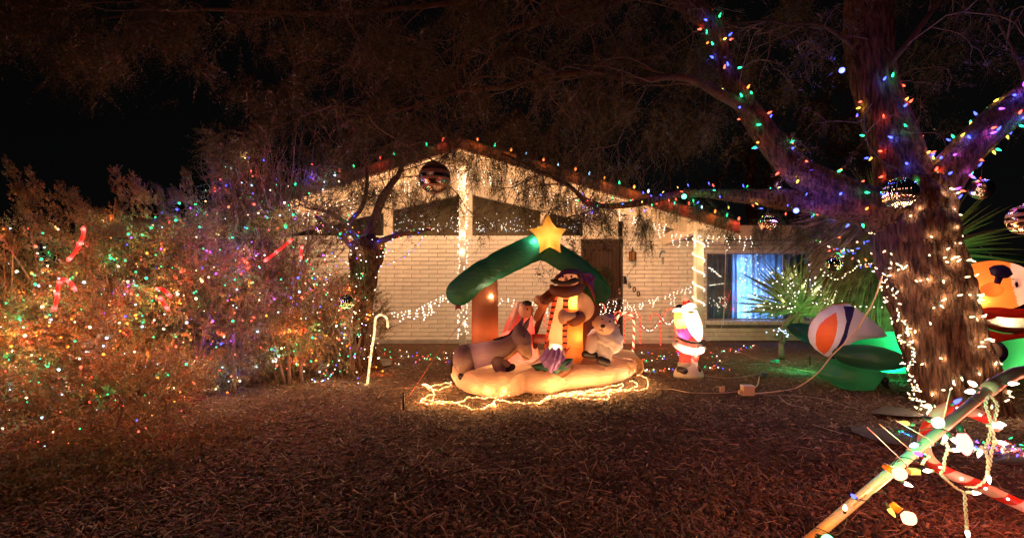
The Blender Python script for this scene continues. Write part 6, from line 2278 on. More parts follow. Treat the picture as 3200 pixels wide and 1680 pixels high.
for k in range(3):
    lamp(P(2430 + k * 14, 1040, 7.9), (0.6, 0.8, 1.0), 0.6, 0.02, r_)

# strings lying on the mulch
gl = [([(1175, 1105), (1250, 1095), (1320, 1110), (1400, 1100), (1445, 1112)], 'coloured string lying on the mulch left of the nativity, nearest the slab'),
      ([(1190, 1125), (1260, 1135), (1330, 1120), (1420, 1130)], 'coloured string lying on the mulch left of the nativity, nearer the camera'),
      ([(1200, 1118), (1280, 1112), (1370, 1118), (1430, 1120)], 'coloured string on the mulch between the two others'),
      ([(1930, 1105), (2010, 1100), (2080, 1112), (2140, 1098)], 'coloured string on the mulch between candy cane and santa'),
      ([(1920, 1118), (2000, 1125), (2090, 1118)], 'second coloured string on the mulch left of santa'),
      ([(2000, 1153), (2050, 1157), (2100, 1152)], 'dark string with few bulbs left of the santa base'),
      ([(2210, 1100), (2260, 1095), (2320, 1092), (2350, 1082), (2330, 1078), (2290, 1092)], 'coloured string heaped on the mulch right of santa'),
      ([(2200, 1120), (2235, 1112), (2240, 1135), (2200, 1145), (2260, 1150), (2290, 1160)], 'loose coloured string right of the santa boots')]
for k, (pts_, lab) in enumerate(gl):
    garland(lab, 'coloured strings lying on the mulch', [G(x, y, 0.02) for x, y in pts_], 14, [CRED, CGREEN, CWHITE, COR, CWHITE, CBLUE, CRED], lights=7, lp=0.16, scale=1.05, jit=0.06)

# ---------------------------------------------------------------- rope light heaped round the nativity
r_ = thing('rope_light', 'multicolour rope light lying in loops round the front of the nativity pad', 'rope light', G(1690, 1240), None)
qr_ = lambda x, y: G(1300 + x / 1.931, 620 + y / 1.931, 0.012)
runs = [[(40, 1128), (95, 1140), (160, 1128), (215, 1118)], [(40, 1130), (90, 1165), (150, 1160), (215, 1132)],
        [(40, 1130), (85, 1150), (110, 1190), (95, 1235)], [(95, 1190), (50, 1215), (30, 1240), (100, 1250), (200, 1240), (270, 1240), (320, 1210), (400, 1215), (470, 1210), (570, 1195)],
        [(30, 1225), (120, 1235), (230, 1245), (290, 1265), (370, 1285), (440, 1262), (490, 1225), (560, 1238), (650, 1245), (750, 1243), (790, 1210), (860, 1195), (960, 1190), (1080, 1200), (1160, 1190)],
        [(455, 1260), (480, 1268), (470, 1240)], [(860, 1195), (930, 1180), (1040, 1170), (1150, 1148), (1240, 1130), (1240, 1150), (1160, 1180), (1160, 1218), (1080, 1222), (980, 1215), (900, 1200)],
        [(920, 1190), (1020, 1178), (1120, 1180), (1220, 1175), (1300, 1168), (1380, 1160), (1400, 1130), (1385, 1090), (1335, 1073)], [(1290, 1108), (1325, 1120), (1330, 1145), (1250, 1165), (1180, 1165), (1090, 1185)],
        [(740, 1243), (780, 1228), (860, 1205), (940, 1200), (1000, 1192), (1100, 1190), (1180, 1195)]]
rope_c = fabric('clear_rope', (0.8, 0.62, 0.42), 0.5, 0.0)
mb = MB()
bl = {}
random.seed(11)
li = 0
for run in runs:
    pth = smooth_path([tuple(qr_(x, y)) for x, y in run], 10)
    pth = [Vector(p) + Vector((0, 0, 0.01 + 0.015 * abs(math.sin(i * 0.35)))) for i, p in enumerate(pth)]
    mb.tube(pth, 0.0075, 8)
    L_ = 0
    cum = [0]
    for a, b in zip(pth[:-1], pth[1:]):
        cum.append(cum[-1] + (b - a).length)
    s_ = 0
    k = 0
    while s_ < cum[-1]:
        i = min(np.searchsorted(cum, s_), len(pth) - 1)
        col = [CWARM, CRED, CWARM, COR, CWARM, CYEL, CRED, CWARM, CGREEN][k % 9]
        bl.setdefault(col, []).append(pth[i] + Vector((0, -0.004, 0.004)))
        if k % 9 == 0:
            lamp(pth[i] + Vector((0, 0, 0.05)), (1.0, 0.50, 0.17), 0.9, 0.03, r_)
        s_ += 0.024
        k += 1
mb.build('rope', rope_c, r_)
for c, pts in bl.items():
    stuff_bulbs(r_, pts, [c] * len(pts), 0.0072)

# ---------------------------------------------------------------- candy canes
stripe_r = fabric('cane_red', (0.80, 0.06, 0.04), 0.5, 0.0)
stripe_w = fabric('cane_white', (0.85, 0.72, 0.55), 0.6, 0.0)
rope_w2 = glowmat('cane_rope', (1.0, 0.70, 0.36), 0.8)
rope_r2 = glowmat('cane_rope_red', (1.0, 0.16, 0.08), 1.6)


def cane(label, group, pts, Y, r, mats, period, lightcol=None, lp=0.3, beads=None, name='candy_cane', Yf=None, bs=0.011):
    root = thing(name, label, 'candy cane', P(pts[-1][0], pts[-1][1], Y), group)
    pth = smooth_path([tuple(P(a, b, Y)) for a, b in pts], 12)
    n = 16 if Y > 3 else 40
    mb = MB()
    # resample evenly
    d = np.linalg.norm(np.diff(pth, axis=0), axis=1)
    cum = np.concatenate([[0], np.cumsum(d)])
    m = max(20, int(cum[-1] / (r * (0.45 if Y > 3 else 0.16))))
    s_ = np.linspace(0, cum[-1], m)
    pts2 = [Vector([np.interp(x, cum, pth[:, k]) for k in range(3)]) for x in s_]
    mb.tube(pts2, r, n, cap='round')
    rows = len(mb.v) // n
    mi = []
    for f in mb.f[:-2]:
        i, j = f[0] // n, f[0] % n
        t = (i * cum[-1] / rows) / period + j / n
        mi.append(0 if (t % 1.0) < 0.45 else 1)
    mb.m = mi + [1, 1]
    mb.build('cane', mats, root)
    if lightcol:
        k = 0
        s0 = 0
        while s0 < m:
            lamp(pts2[s0] + Vector((0, -0.06, 0)), lightcol, lp, 0.02, root)
            s0 += max(1, m // 4)
    if beads:
        for x in np.arange(0, cum[-1], beads[1]):
            i = int(x / cum[-1] * (m - 1))
            put_bulb(root, pts2[i] + Vector((0, -r - 0.002, 0)), beads[0], 'dot', beads[2])
    return root


cane('tall lit candy cane left of the nativity, leaning slightly', 'tall lit candy canes', [(1212, 1020), (1210, 1000), (1203, 988), (1192, 983), (1180, 987), (1173, 1000), (1170, 1040), (1162, 1090), (1155, 1140), (1149, 1195)], 6.1, 0.0155, [stripe_w, rope_w2], 0.085, (1.0, 0.7, 0.36), 0.6)
cane('tall lit candy cane right of the sheep behind the pad', 'tall lit candy canes', [(1924, 1024), (1926, 1000), (1938, 983), (1955, 977), (1972, 985), (1981, 1006), (1981, 1040), (1979, 1080), (1976, 1130)], 7.5, 0.019, [stripe_r, rope_w2], 0.11, (1.0, 0.7, 0.36), 0.5)
for x0_, hook, yb_, Y, lab in ((1951, -1, 1071, 9.9, 'red light candy cane behind the striped cane, first from the door'), (2000, -1, 1073, 9.9, 'red light candy cane second from the door'), (2064, -1, 1078, 9.7, 'red light candy cane in the middle of the row with its hook to the left'), (2110, -1, 1062, 9.9, 'red light candy cane right behind the santa'), (1857, 1, 1045, 9.9, 'red light candy cane half hidden behind the bearded figure'), (1700, 1, 1020, 9.4, 'red light candy cane seen between the two nativity figures')):
    hk = hook
    top_ = yb_ - 92
    pts_ = [(x0_ + hk * 34, top_ + 18), (x0_ + hk * 32, top_ + 5), (x0_ + hk * 24, top_ - 4), (x0_ + hk * 12, top_ - 5), (x0_ + hk * 2, top_ + 3), (x0_, top_ + 16), (x0_, top_ + 50), (x0_, yb_)]
    cane(lab, 'red candy canes along the porch', pts_, Y, 0.012, [stripe_r, stripe_w], 0.09, CC[CRED], 0.35, (CRED, 0.05, 1.0))
# tinsel garland swags between the canes
tinm = surf('tinsel', (0.55, 0.40, 0.32), (0.65, 0.5, 0.4), rough=0.25, metal=0.8, bump=0)
for a, b, lab in (((1860, 965), (1950, 972), 'tinsel garland swag nearest the door'), ((2000, 1010), (2062, 1000), 'tinsel garland swag hanging between two red canes'), ((2064, 985), (2110, 985), 'tinsel garland behind the santa')):
    root = thing('tinsel_garland', lab, 'garland', P(a[0], a[1], 9.8), 'tinsel swags between the red canes')
    A, B = P(*a, 9.8), P(*b, 9.8)
    n = 900
    t = rng.random(n)
    base = np.array(A)[None] * (1 - t[:, None]) + np.array(B)[None] * t[:, None]
    base[:, 2] -= 0.18 * np.sin(t * math.pi)
    d = unit(rng.normal(size=(n, 3)))
    npmesh('tinsel', *leaves(base, d, unit(np.cross(d, rng.normal(size=(n, 3)))), 0.05, 0.004), tinm, root)
    for k in range(14):
        tt = (k + 0.5) / 14
        p = A.lerp(B, tt) + Vector((0, -0.03, -0.18 * math.sin(tt * math.pi)))
        put_bulb(root, p, CWHITE if k % 3 else CRED, 'dot', 1.2)
# thin stakes behind the canes
for x, y0, y1 in ((1984, 980, 1078), (2063, 968, 1076), (2000, 1000, 1070)):
    MB().tube([P(x, y0, 9.95), P(x, y1, 9.95)], 0.006, 6).build('stake', blackm, label='thin dark stake standing %s' % {1984: 'just right of the tall striped cane', 2063: 'at the middle red cane', 2000: 'between the door and the middle red cane'}[x], cat='stake', group='thin stakes at the red canes')

# ---------------------------------------------------------------- hanging ornaments
mirror = surf('mirror_dark', (0.30, 0.26, 0.26), (0.4, 0.35, 0.33), rough=0.12, metal=1.0, scale=30, bump=0.25, bscale=200)
mirP = surf('mirror_bright', (0.75, 0.72, 0.72), (0.8, 0.8, 0.8), rough=0.08, metal=1.0, bump=0)
mirG = surf('mirror_green', (0.35, 0.55, 0.35), (0.4, 0.6, 0.4), rough=0.08, metal=1.0, bump=0)
band = surf('glitter_band', (0.22, 0.10, 0.07), (0.34, 0.17, 0.12), rough=0.5, metal=0.3, scale=80, bump=0.5, bscale=300)


def ball(px, py, rpx, Y, lab, mats, kind, facets=0):
    c = P(px, py, Y)
    r = rpx / F * Y
    root = thing('ornament_ball', lab, 'ornament', c, 'big ball ornaments hung outside')
    if kind == 'banded':
        mb = MB().ell(c, r, n=48, m=40)
        mb.m = [1 if ((c.z - mb.v[f[0]][2]) / r * 2.3 + 9.9) % 1.0 < 0.38 else 0 for f in mb.f]
        mb.build('ball', mats, root)
    elif kind == 'ribbed':
        mb = MB().ell(c, (r, r, r * 0.94), n=96, m=22, fn=lambda u: 1 + 0.035 * math.cos(math.atan2(u.y, u.x) * 24))
        mb.build('ball', mats[0], root, smooth=facets == 0)
    else:
        MB().ell(c, r, n=40, m=28).build('ball', mats[0], root)
    MB().lathe(c + Vector((0, 0, r)), [(r * 0.16, -0.006), (r * 0.17, 0.008), (r * 0.05, 0.012)], 12).build('cap', brass, root)
    MB().tube([c + Vector((0, 0, r + 0.01)), c + Vector((0.01, 0, r + 0.12)), c + Vector((0.0, 0.02, r + 0.25))], 0.0012, 4, cap=None).build('hook', iron, root)
    return root


ball(1359, 556, 50, 5.7, 'large dark ball with glittery brown bands hanging before the gable', [mirror, band], 'banded')
ball(2812, 603, 47, 4.5, 'ribbed shiny ball hanging in front of the big tree fork', [mirP], 'ribbed')
ball(2399, 696, 26, 5.0, 'small ribbed pinkish ball hanging above the window', [surf('mirror_pink', (0.8, 0.6, 0.6), (0.85, 0.65, 0.65), rough=0.1, metal=1.0, bump=0)], 'ribbed')
ball(2605, 826, 24, 4.9, 'small smooth green ball hanging by the dry palm', [mirG], 'plain')
ball(3066, 590, 32, 4.8, 'dark glassy ball on the right limb', [mirror], 'plain')
ball(3205, 685, 47, 4.3, 'large coppery ball cut by the right edge', [surf('mirror_copper', (0.7, 0.35, 0.25), (0.75, 0.4, 0.3), rough=0.12, metal=1.0, bump=0.0), band], 'banded')
ball(1083, 944, 23, 5.9, 'dark green ball in the end of the hedge', [mirG], 'ribbed')
ball(997, 715, 14, 5.9, 'small bluish ball at the top of the hedge', [mirP], 'plain')

# ---------------------------------------------------------------- cords, boxes, stakes on the ground
tancord = surf('tan_cord', (0.50, 0.34, 0.24), (0.58, 0.42, 0.3), rough=0.5, bump=0)
brcord = surf('brown_cord', (0.26, 0.11, 0.06), (0.32, 0.15, 0.08), rough=0.5, bump=0)
grcord = surf('grey_cord', (0.28, 0.24, 0.22), (0.34, 0.3, 0.28), rough=0.5, bump=0)
gcord = surf('green_cord', (0.04, 0.22, 0.14), (0.05, 0.28, 0.18), rough=0.5, bump=0)
cx_ = lambda x, y: (2050 + x / 3.963, 950 + y / 3.963)


def cable(pts, r, mat, lab, mode='z', zoff=0.0):
    pth = [tuple(G(*(cx_(x, y) if mode == 'z' else (x, y)), 0.012 + zoff)) for x, y in pts]
    MB().tube([Vector(p) for p in smooth_path(pth, 6)], r, 7, cap=None).build('extension_cord', mat, label=lab, cat='cord', group='cords lying across the yard')


cable([(0, 1048), (200, 1052), (400, 1090), (600, 1098), (800, 1100), (1000, 1080), (1090, 1072)], 0.004, tancord, 'tan cord from the rope light to the beige junction box')
cable([(620, 455), (720, 520), (880, 545), (1060, 600), (1200, 665), (1300, 690), (1450, 712), (1530, 735), (1640, 790), (1760, 805), (1880, 830), (2010, 845)], 0.0045, brcord, 'brown extension cord crossing behind the santa to the green plug and the plane')
cable([(590, 880), (740, 900), (900, 910), (1050, 900), (1130, 885), (1210, 882)], 0.003, grcord, 'thin grey cord from the santa base to the dark plug')
cable([(1380, 885), (1600, 890), (1800, 890), (1960, 875), (2060, 850)], 0.004, gcord, 'green cord from the dark plug to the plane cushion')
cable([(1220, 1090), (1400, 1125), (1600, 1130), (1850, 1140), (2100, 1180), (2350, 1260), (2500, 1300)], 0.0025, grcord, 'thin grey cord running right from the junction box')
cable([(1520, 1135), (1570, 1180), (1650, 1240), (1800, 1270), (1900, 1300)], 0.003, grcord, 'short pale cord lying below the junction box')
cable([(1210, 1050), (1260, 990), (1280, 900), (1290, 880)], 0.006, tancord, 'thick tan lead rising from the junction box to the dark plug')
cable([(1340, 590), (1500, 530), (1600, 480), (1770, 430)], 0.003, gcord, 'green lead on the mulch left of the plane')
cable([(0, 718), (200, 712), (420, 715), (700, 730), (900, 740), (1030, 715), (1150, 740), (1400, 735)], 0.002, grcord, 'twisted pale wire lying behind the santa boots')
cable([(2540, 1075 + 250), (2620, 1350), (2700, 1368), (2760, 1400)], 0.003, grcord, 'pale wire on the mulch at the dark bark slabs', 'p')
cable([(1180, 1245), (1200, 1220), (1260, 1212), (1320, 1210), (1360, 1205)], 0.003, brcord, 'short brown cord left of the rope light', 'p')
cable([(1590, 1240), (1660, 1246), (1720, 1236), (1800, 1240)], 0.004, brcord, 'red brown cord in front of the pad', 'p')
# beige junction box with small adapter, green plug, dark plug
beige = surf('beige_plastic', (0.50, 0.33, 0.20), (0.55, 0.38, 0.24), rough=0.5, bump=0)
g0 = G(*cx_(1155, 1140))
jb = thing('junction_box', 'beige outdoor power box with cords on the mulch', 'power box', g0)
MB().bevbox((g0.x, g0.y + 0.04, 0.055), (0.062, 0.04, 0.052), 0.006).build('box', beige, jb, smooth=False)
MB().bevbox((g0.x, g0.y + 0.04, 0.112), (0.064, 0.042, 0.005), 0.002).build('lid', surf('lid_plastic', (0.62, 0.55, 0.52), (0.65, 0.58, 0.55), bump=0), jb, smooth=False)
MB().bevbox((g0.x - 0.085, g0.y + 0.03, 0.04), (0.018, 0.015, 0.02), 0.004).build('plug', beige, jb, smooth=False)
g1 = G(*cx_(820, 1095))
MB().bevbox((g1.x, g1.y, 0.04), (0.028, 0.006, 0.034), 0.003).build('wooden_tag', beige, smooth=False, label='small upright tan tag left of the power box', cat='tag')
g2 = G(*cx_(1330, 905))
MB().bevbox((g2.x, g2.y, 0.035), (0.045, 0.025, 0.03), 0.01).tube([g2 + Vector((-0.045, 0, 0.03)), g2 + Vector((-0.1, 0.0, 0.02))], 0.012, 8).build('outdoor_timer', surf('dark_teal_plastic', (0.04, 0.07, 0.065), (0.06, 0.1, 0.09), rough=0.5, bump=0), smooth=False, label='dark teal timer plug on the mulch between santa and plane', cat='plug')
g3 = G(*cx_(1497, 730))
MB().bevbox((g3.x, g3.y, 0.03), (0.03, 0.02, 0.028), 0.006).tube([g3 + Vector((-0.03, 0, 0.03)), g3 + Vector((-0.09, 0.01, 0.03))], 0.01, 8).build('power_plug', surf('green_plastic', (0.02, 0.30, 0.20), (0.03, 0.35, 0.24), rough=0.4, bump=0), smooth=False, label='bright green plug joining the brown cord', cat='plug')
# stake by the cone of green light
for p, h, lab in ((G(*cx_(1905, 765)), 0.14, 'short dark stake in the green lit mulch'), (G(1261, 1278), 0.16, 'short dark tether stake left of the nativity pad')):
    MB().tube([p, p + Vector((0, 0, h))], 0.012, 8).tube([p + Vector((-0.03, 0, h * 0.75)), p + Vector((0.02, 0, h * 0.8))], 0.006, 6).build('tether_stake', blackm, label=lab, cat='stake', group='short tether stakes')
rope_red = surf('red_rope', (0.30, 0.06, 0.04), (0.36, 0.08, 0.05), rough=0.7, bump=0)
MB().tube([G(1270, 1248, 0.05), P(1370, 1100, 5.9), P(1477, 962, 6.1)], 0.003, 6, cap=None).build('tether_rope', rope_red, label='thin dark red tether from the stake up to the nativity post', cat='rope', group='tethers of the inflatables')
tt = smooth_path([tuple(P(2757, 862, 4.85)), tuple(P(2725, 950, 5.0)), tuple(P(2660, 1050, 5.2)), tuple(P(2600, 1110, 5.4)), tuple(P(2555, 1165, 5.5)), tuple(G(2490, 1210, 0.02)), tuple(G(2430, 1222, 0.015)), tuple(G(2350, 1230, 0.012))], 8)
MB().tube([Vector(p) for p in tt], 0.0075, 8, cap=None).build('tether_rope', tancord, label='thick tan cord from the big tree down across the tail fin to the ground', cat='rope', group='tethers of the inflatables')
# white lead down the front of the right wall
MB().tube([Vector(p) for p in smooth_path([tuple(P(x, y, 9.3 + 0.0 * y)) for x, y in ((2265, 738), (2268, 800), (2266, 860), (2264, 930), (2262, 985), (2255, 1020), (2245, 1045), (2225, 1062), (2205, 1064))], 5)], 0.005, 6, cap=None).build('extension_cord', cordw, label='white cord hanging from the eave in front of the window', cat='cord', group='cords lying across the yard')
# green floodlight on the ground
fl = thing('floodlight', 'small floodlight behind the plane cushion flooding the ground green', 'floodlight', G(2765, 1212))
MB().tube([G(2775, 1222, 0.0) + Vector((0, 0.05, 0.12)), G(2775, 1222, 0.0) + Vector((0.01, 0.05, 0.06)), G(2790, 1222) + Vector((0.0, 0.05, 0.02))], [0.045, 0.03, 0.012], 14).build('socket', blackm, fl)
MB().lathe(G(2765, 1215) + Vector((-0.03, 0.12, 0.16)), [(0.03, -0.05), (0.06, -0.01), (0.06, 0.0)], 20, R=Matrix.Rotation(-0.9, 3, 'X')).build('lens', fabric('lens_glass', (0.8, 0.75, 0.7), 0.4, 0), fl)
lamp(G(2810, 1195) + Vector((0.0, 0.10, 0.22)), (0.03, 1.0, 0.45), 22.0, 0.03, fl)
lamp(P(2800, 1010, 6.9), (0.05, 1.0, 0.3), 9.0, 0.04, fl)  # added green fill for the palm skirt, in mid-air without a fixture
lamp(P(3060, 800, 6.4), (0.15, 1.0, 0.3), 3.0, 0.04, fl)  # added green fill beside the fan palm leaves, no fixture
lamp(G(2515, 1165) + Vector((0.0, 0.10, 0.30)), (0.05, 1.0, 0.35), 15.0, 0.04, fl)  # assumed second green source left of the cushion, no fixture of its own
lamp(P(2560, 1000, 7.8), (0.25, 1.0, 0.2), 3.5, 0.04, fl)  # added green fill to brighten the yucca, no fixture
# dark slabs of palm bark on the mulch
slabm = surf('palm_boot', (0.035, 0.028, 0.03), (0.07, 0.055, 0.055), rough=0.8, scale=8, stretch=(1, 8, 1), bump=0.8, bscale=30, bdist=0.02)
for pts_, lab in (([(2660, 1328), (2700, 1330), (2760, 1345), (2830, 1368), (2900, 1388), (2960, 1400), (2900, 1405), (2800, 1400), (2720, 1385), (2660, 1360)], 'long dark slab of palm bark lying nearest the white pole'), ([(2718, 1290), (2760, 1270), (2820, 1275), (2870, 1292), (2900, 1305), (2840, 1308), (2760, 1302)], 'dark slab of palm bark lying behind the longer one'), ([(3080, 1440), (3140, 1430), (3220, 1435), (3260, 1450), (3180, 1460), (3100, 1455)], 'dark slab of palm bark at the right edge')):
    MB().puff([G(x, y, 0.015) + Vector((0, 0, 0.004 * i)) for i, (x, y) in enumerate(pts_)], 0.02, axis=(0, 0, 1), rings=5, sub=3).build('palm_bark', slabm, label=lab, cat='bark slab', group='dark slabs of palm bark on the mulch')
# flat stone by the small tree
MB().puff([G(x, y, 0.02) for x, y in ((1165, 1135), (1190, 1122), (1225, 1126), (1222, 1140), (1185, 1146))], 0.05, axis=(0, 0, 1), rings=6, sub=3).build('stone', surf('stone_grey', (0.10, 0.08, 0.06), (0.16, 0.13, 0.1), bump=0.5), label='flat grey stone at the foot of the small tree', cat='stone')

# ---------------------------------------------------------------- white pole arch, candy cane and bulbs close by
pvc = surf('pvc_white', (0.40, 0.34, 0.25), (0.45, 0.38, 0.29), rough=0.3, scale=3, bump=0.05, bscale=60, spec=0.5)
pole = thing('pvc_pole', 'white plastic pipe leaning in the right foreground with bulbs tied to it', 'pole', P(1820, 2285, 1.32))
a_, b_ = P(1822, 2283, 1.30), P(3108, 1200, 1.42)
MB().tube([a_, b_], 0.014, 32, cap=None).build('pipe', pvc, pole)
MB().tube([b_ - (b_ - a_).normalized() * 0.03, b_ + (b_ - a_).normalized() * 0.004], 0.0205, 32, cap=None).build('collar', pvc, pole)
MB().tube([Vector(p) for p in smooth_path([tuple(b_), tuple(P(3150, 1178, 1.43)), tuple(P(3215, 1160, 1.45)), tuple(P(3500, 1150, 1.5))], 6)], 0.0185, 28, cap=None).build('elbow', surf('pvc_grey', (0.28, 0.25, 0.24), (0.32, 0.29, 0.28), rough=0.35, bump=0), pole)
# leg of the arch that carries on outside the picture
e_ = P(3500, 1150, 1.5)
MB().tube([e_, Vector((e_.x + 0.05, e_.y, 0.0))], 0.0168, 20, cap=None).build('pipe', pvc, pole)
dirp = (b_ - a_).normalized()


def onpole(px):
    t = (P(px, 0, 1.36).x - a_.x) / (b_.x - a_.x)
    return a_ + (b_ - a_) * t


# zip ties with long tails
tie = surf('zip_tie', (0.75, 0.45, 0.42), (0.8, 0.5, 0.46), rough=0.4, bump=0)
for px, tx, ty in ((2846, 2710, 1334), (2882, 2748, 1324), (2935, 2800, 1313), (2985, 2970, 1215)):
    c = onpole(px)
    u = dirp.cross(Vector((0, 1, 0))).normalized()
    w_ = dirp.cross(u)
    rg = [c + (u * math.cos(k) + w_ * math.sin(k)) * 0.0158 for k in np.linspace(0, 6.283, 20)]
    root = thing('zip_tie', {2846: 'pink lit zip tie, lowest on the white pipe', 2882: 'zip tie with a long straight tail above the lowest one', 2935: 'zip tie with a tail beside the green lit part of the pipe', 2985: 'uppermost zip tie pointing up'}[px], 'zip tie', c, 'zip ties on the white pipe')
    MB().tube(rg, 0.0018, 6, cap=None).build('loop', tie, root)
    MB().tube([c + Vector((-0.012, -0.014, 0.012)), P(tx, ty, 1.34)], 0.0013, 6, cap=None).build('tail', tie, root)
# printed code bars on the pipe
cb = onpole(2680)
u = dirp.cross(Vector((0, -1, 0))).normalized()
random.seed(2)
mbk = MB()
s_ = 0.0
inkm = surf('ink', (0.12, 0.05, 0.02), (0.14, 0.06, 0.03), rough=0.6, bump=0)
R_ = Matrix((dirp, Vector((0, 1, 0)), u)).transposed()
while s_ < 0.05:
    w = random.choice((0.0004, 0.0008, 0.0012))
    c = onpole(2672) + dirp * s_ + Vector((0, -0.0168, 0))
    for k in range(4):
        an = -0.55 + k * 0.10
        cc = onpole(2672) + dirp * s_ + Vector((0, -1, 0)) * 0.0141 * math.cos(an) + u * 0.0141 * math.sin(an)
        mbk.box(cc, (w / 2, 0.0001, 0.0009), R_)
    s_ += w + random.choice((0.0006, 0.001))
mbk.build('printed_code', inkm, pole, smooth=False)


def bigbulb(px, py, Y, col, lab, size=1.0, facing=(0.15, -1, -0.1), pw=0.5, long=False):
    size *= 0.88
    c = P(px, py, Y)
    root = thing('large_bulb', lab, 'bulb', c, 'large bulbs on the white pipe')
    d = Vector(facing).normalized()
    rot = d.to_track_quat('Z', 'Y').to_matrix()
    r = 0.0155 * size
    prof = [(r * 0.55, -0.016 * size), (r * 0.95, -0.009 * size), (r * 1.3, 0.0), (r * 1.25, 0.006 * size), (r * 0.95, 0.013 * size), (r * 0.5, 0.019 * size), (r * 0.05, 0.021 * size)]
    if long:
        prof = [(r * 0.55, -0.022), (r * 1.0, -0.012), (r * 1.35, 0.004), (r * 1.3, 0.014), (r * 0.95, 0.028), (r * 0.45, 0.038), (r * 0.05, 0.041)]
    MB().lathe(c, prof, 28, R=rot).build('glass', glowmat('big_' + col, tuple(0.14 + 0.86 * x for x in CC[col]), 2.6), root)
    MB().lathe(c, [(r * 0.62, -0.048 * size), (r * 0.68, -0.022 * size)], 20, R=rot).build('socket', sockm if col != COR else surf('amber_socket', (0.5, 0.22, 0.04), (0.55, 0.25, 0.05), rough=0.4, bump=0), root)
    lamp(c + d * 0.05 + Vector((0, 0, 0.01)), (1.0, 0.28, 0.02) if col == COR else CC[col], pw * 1.1, 0.015, root)
    return root


bigbulb(2930, 1319, 1.28, CWARM, 'large white glowing bulb in front of the upper pipe', 0.85, pw=0.10)
bigbulb(2810, 1478, 1.26, COR, 'large orange glowing bulb on the middle of the pipe', 1.0, pw=0.28)
bigbulb(2838, 1616, 1.22, COR, 'large orange bulb hanging below the pipe', 1.0, (0.6, -1, -0.7), pw=0.28)
bigbulb(3011, 1375, 1.35, CRED, 'large red bulb pointing down right of the pipe', 1.0, (0.05, -0.25, -1), pw=0.30, long=True)
bigbulb(3235, 1400, 1.45, CRED, 'large red bulb just outside the right edge', 1.2, (-0.5, -1, 0), pw=1.0)  # bulb assumed out of view, added for the red glow at the edge
bigbulb(2585, 1690, 1.28, CGREEN, 'large green bulb at the lower end of the pipe', 1.0, (0, -1, 0.2), pw=0.1)
# cords wound on the pipe with pointed bulbs
rt = thing('pole_lights', 'dark cord with pointed coloured bulbs wound on the white pipe', 'string lights', onpole(2800))
pth = []
for k in range(160):
    t = k / 159
    px = 2560 + (3100 - 2560) * t
    c = onpole(px)
    u = dirp.cross(Vector((0, 1, 0))).normalized()
    w_ = dirp.cross(u)
    th = t * 2 * math.pi * 4.2 + 0.9 * math.sin(k * 0.2)
    pth.append(c + (u * math.cos(th) + w_ * math.sin(th)) * (0.021 + 0.01 * math.sin(k * 0.13) ** 2))
cordmesh(rt, [pth], 0.0014, cordm, n=6)
for x, y, col, d, s_ in ((2865, 1388, CCOOL, (-1, -0.3, -0.1), 0.75), (2672, 1553, CBLUE, (-0.8, -0.3, 0.6), 0.55), (2640, 1592, CWARM, (-0.3, -0.5, 1), 0.6), (2776, 1585, CYEL, (0.5, -0.4, -0.9), 0.7), (2824, 1507, CWHITE, (1, -0.3, -0.4), 0.6), (2905, 1267, CWARM, (-1, -0.4, 0), 0.7), (3048, 1203, CWHITE, (-1, -0.2, 0.5), 0.75), (3042, 1222, CWHITE, (-1, -0.2, 0), 0.8), (2840, 1323, CYEL, (-1, 0, 0.2), 0.7), (2972, 1365, CWARM, (0.7, -0.2, -0.8), 0.7), (3152, 1198, CWHITE, (0.3, -1, 0.2), 0.6), (2982, 1258, CBLUE, (0.2, -0.5, 0.5), 0.6)):
    put_bulb(rt, P(x, y, 1.33), col, 'led', s_, 'd', d)
    lamp(P(x, y, 1.33) + Vector((0, -0.015, 0)), CC[col], 0.008 if col not in (CBLUE, CCOOL) else 0.02, 0.006, rt)
# purple glow on the pipe comes from a violet bulb beside it
put_bulb(rt, P(2880, 1420, 1.26), CPUR, 'led', 0.6, 'd', (-1, 0, 0.3))
lamp(P(2872, 1415, 1.26), CC[CPUR], 1.0, 0.006, rt)
lamp(P(2920, 1390, 1.27), CC[CGREEN], 0.9, 0.006, rt)  # green wash added on the upper pipe, no bulb at this spot
lamp(P(2700, 1570, 1.2), (1.0, 0.15, 0.0), 1.5, 0.01, rt)  # added orange wash on the lower pipe, no bulb here
lamp(P(2770, 1500, 1.2), (1.0, 0.15, 0.0), 1.2, 0.01, rt)  # second added orange wash lamp, also without a bulb
lamp(P(2960, 1340, 1.27), CC[CGREEN], 0.7, 0.006, rt)  # another added green wash lamp farther up, likewise bulbless
# white braided drops with clear bulbs
rt = thing('icicle_string', 'braided white cord with clear pointed bulbs hanging from the white pipe', 'icicle lights', P(3099, 1300, 1.36))
braids = [[(3088, 1235), (3080, 1265), (3092, 1300), (3099, 1330)], [(3092, 1232), (3115, 1262), (3112, 1295), (3099, 1330), (3090, 1370), (3078, 1400), (3088, 1435), (3086, 1475), (3078, 1500), (3050, 1520), (3020, 1520)], [(2953, 1372), (2962, 1400), (2952, 1432), (2949, 1465), (2940, 1480), (2960, 1500), (2990, 1525), (3013, 1540), (3016, 1580), (3020, 1620), (3022, 1640)], [(2905, 1425), (2890, 1435), (2882, 1450)], [(3100, 1340), (3108, 1380), (3098, 1410), (3094, 1445), (3086, 1475)]]
mbb = MB()
for br in braids:
    pth = smooth_path([tuple(P(x, y, 1.36)) for x, y in br], 10)
    for ph in (0, math.pi):
        q_ = []
        for i, p in enumerate(pth):
            q_.append(Vector(p) + Vector((math.cos(i * 0.75 + ph) * 0.0028, math.sin(i * 0.75 + ph) * 0.0028, 0)))
        mbb.tube(q_, 0.0021, 6, cap=None)
mbb.build('cord', cordw, rt)
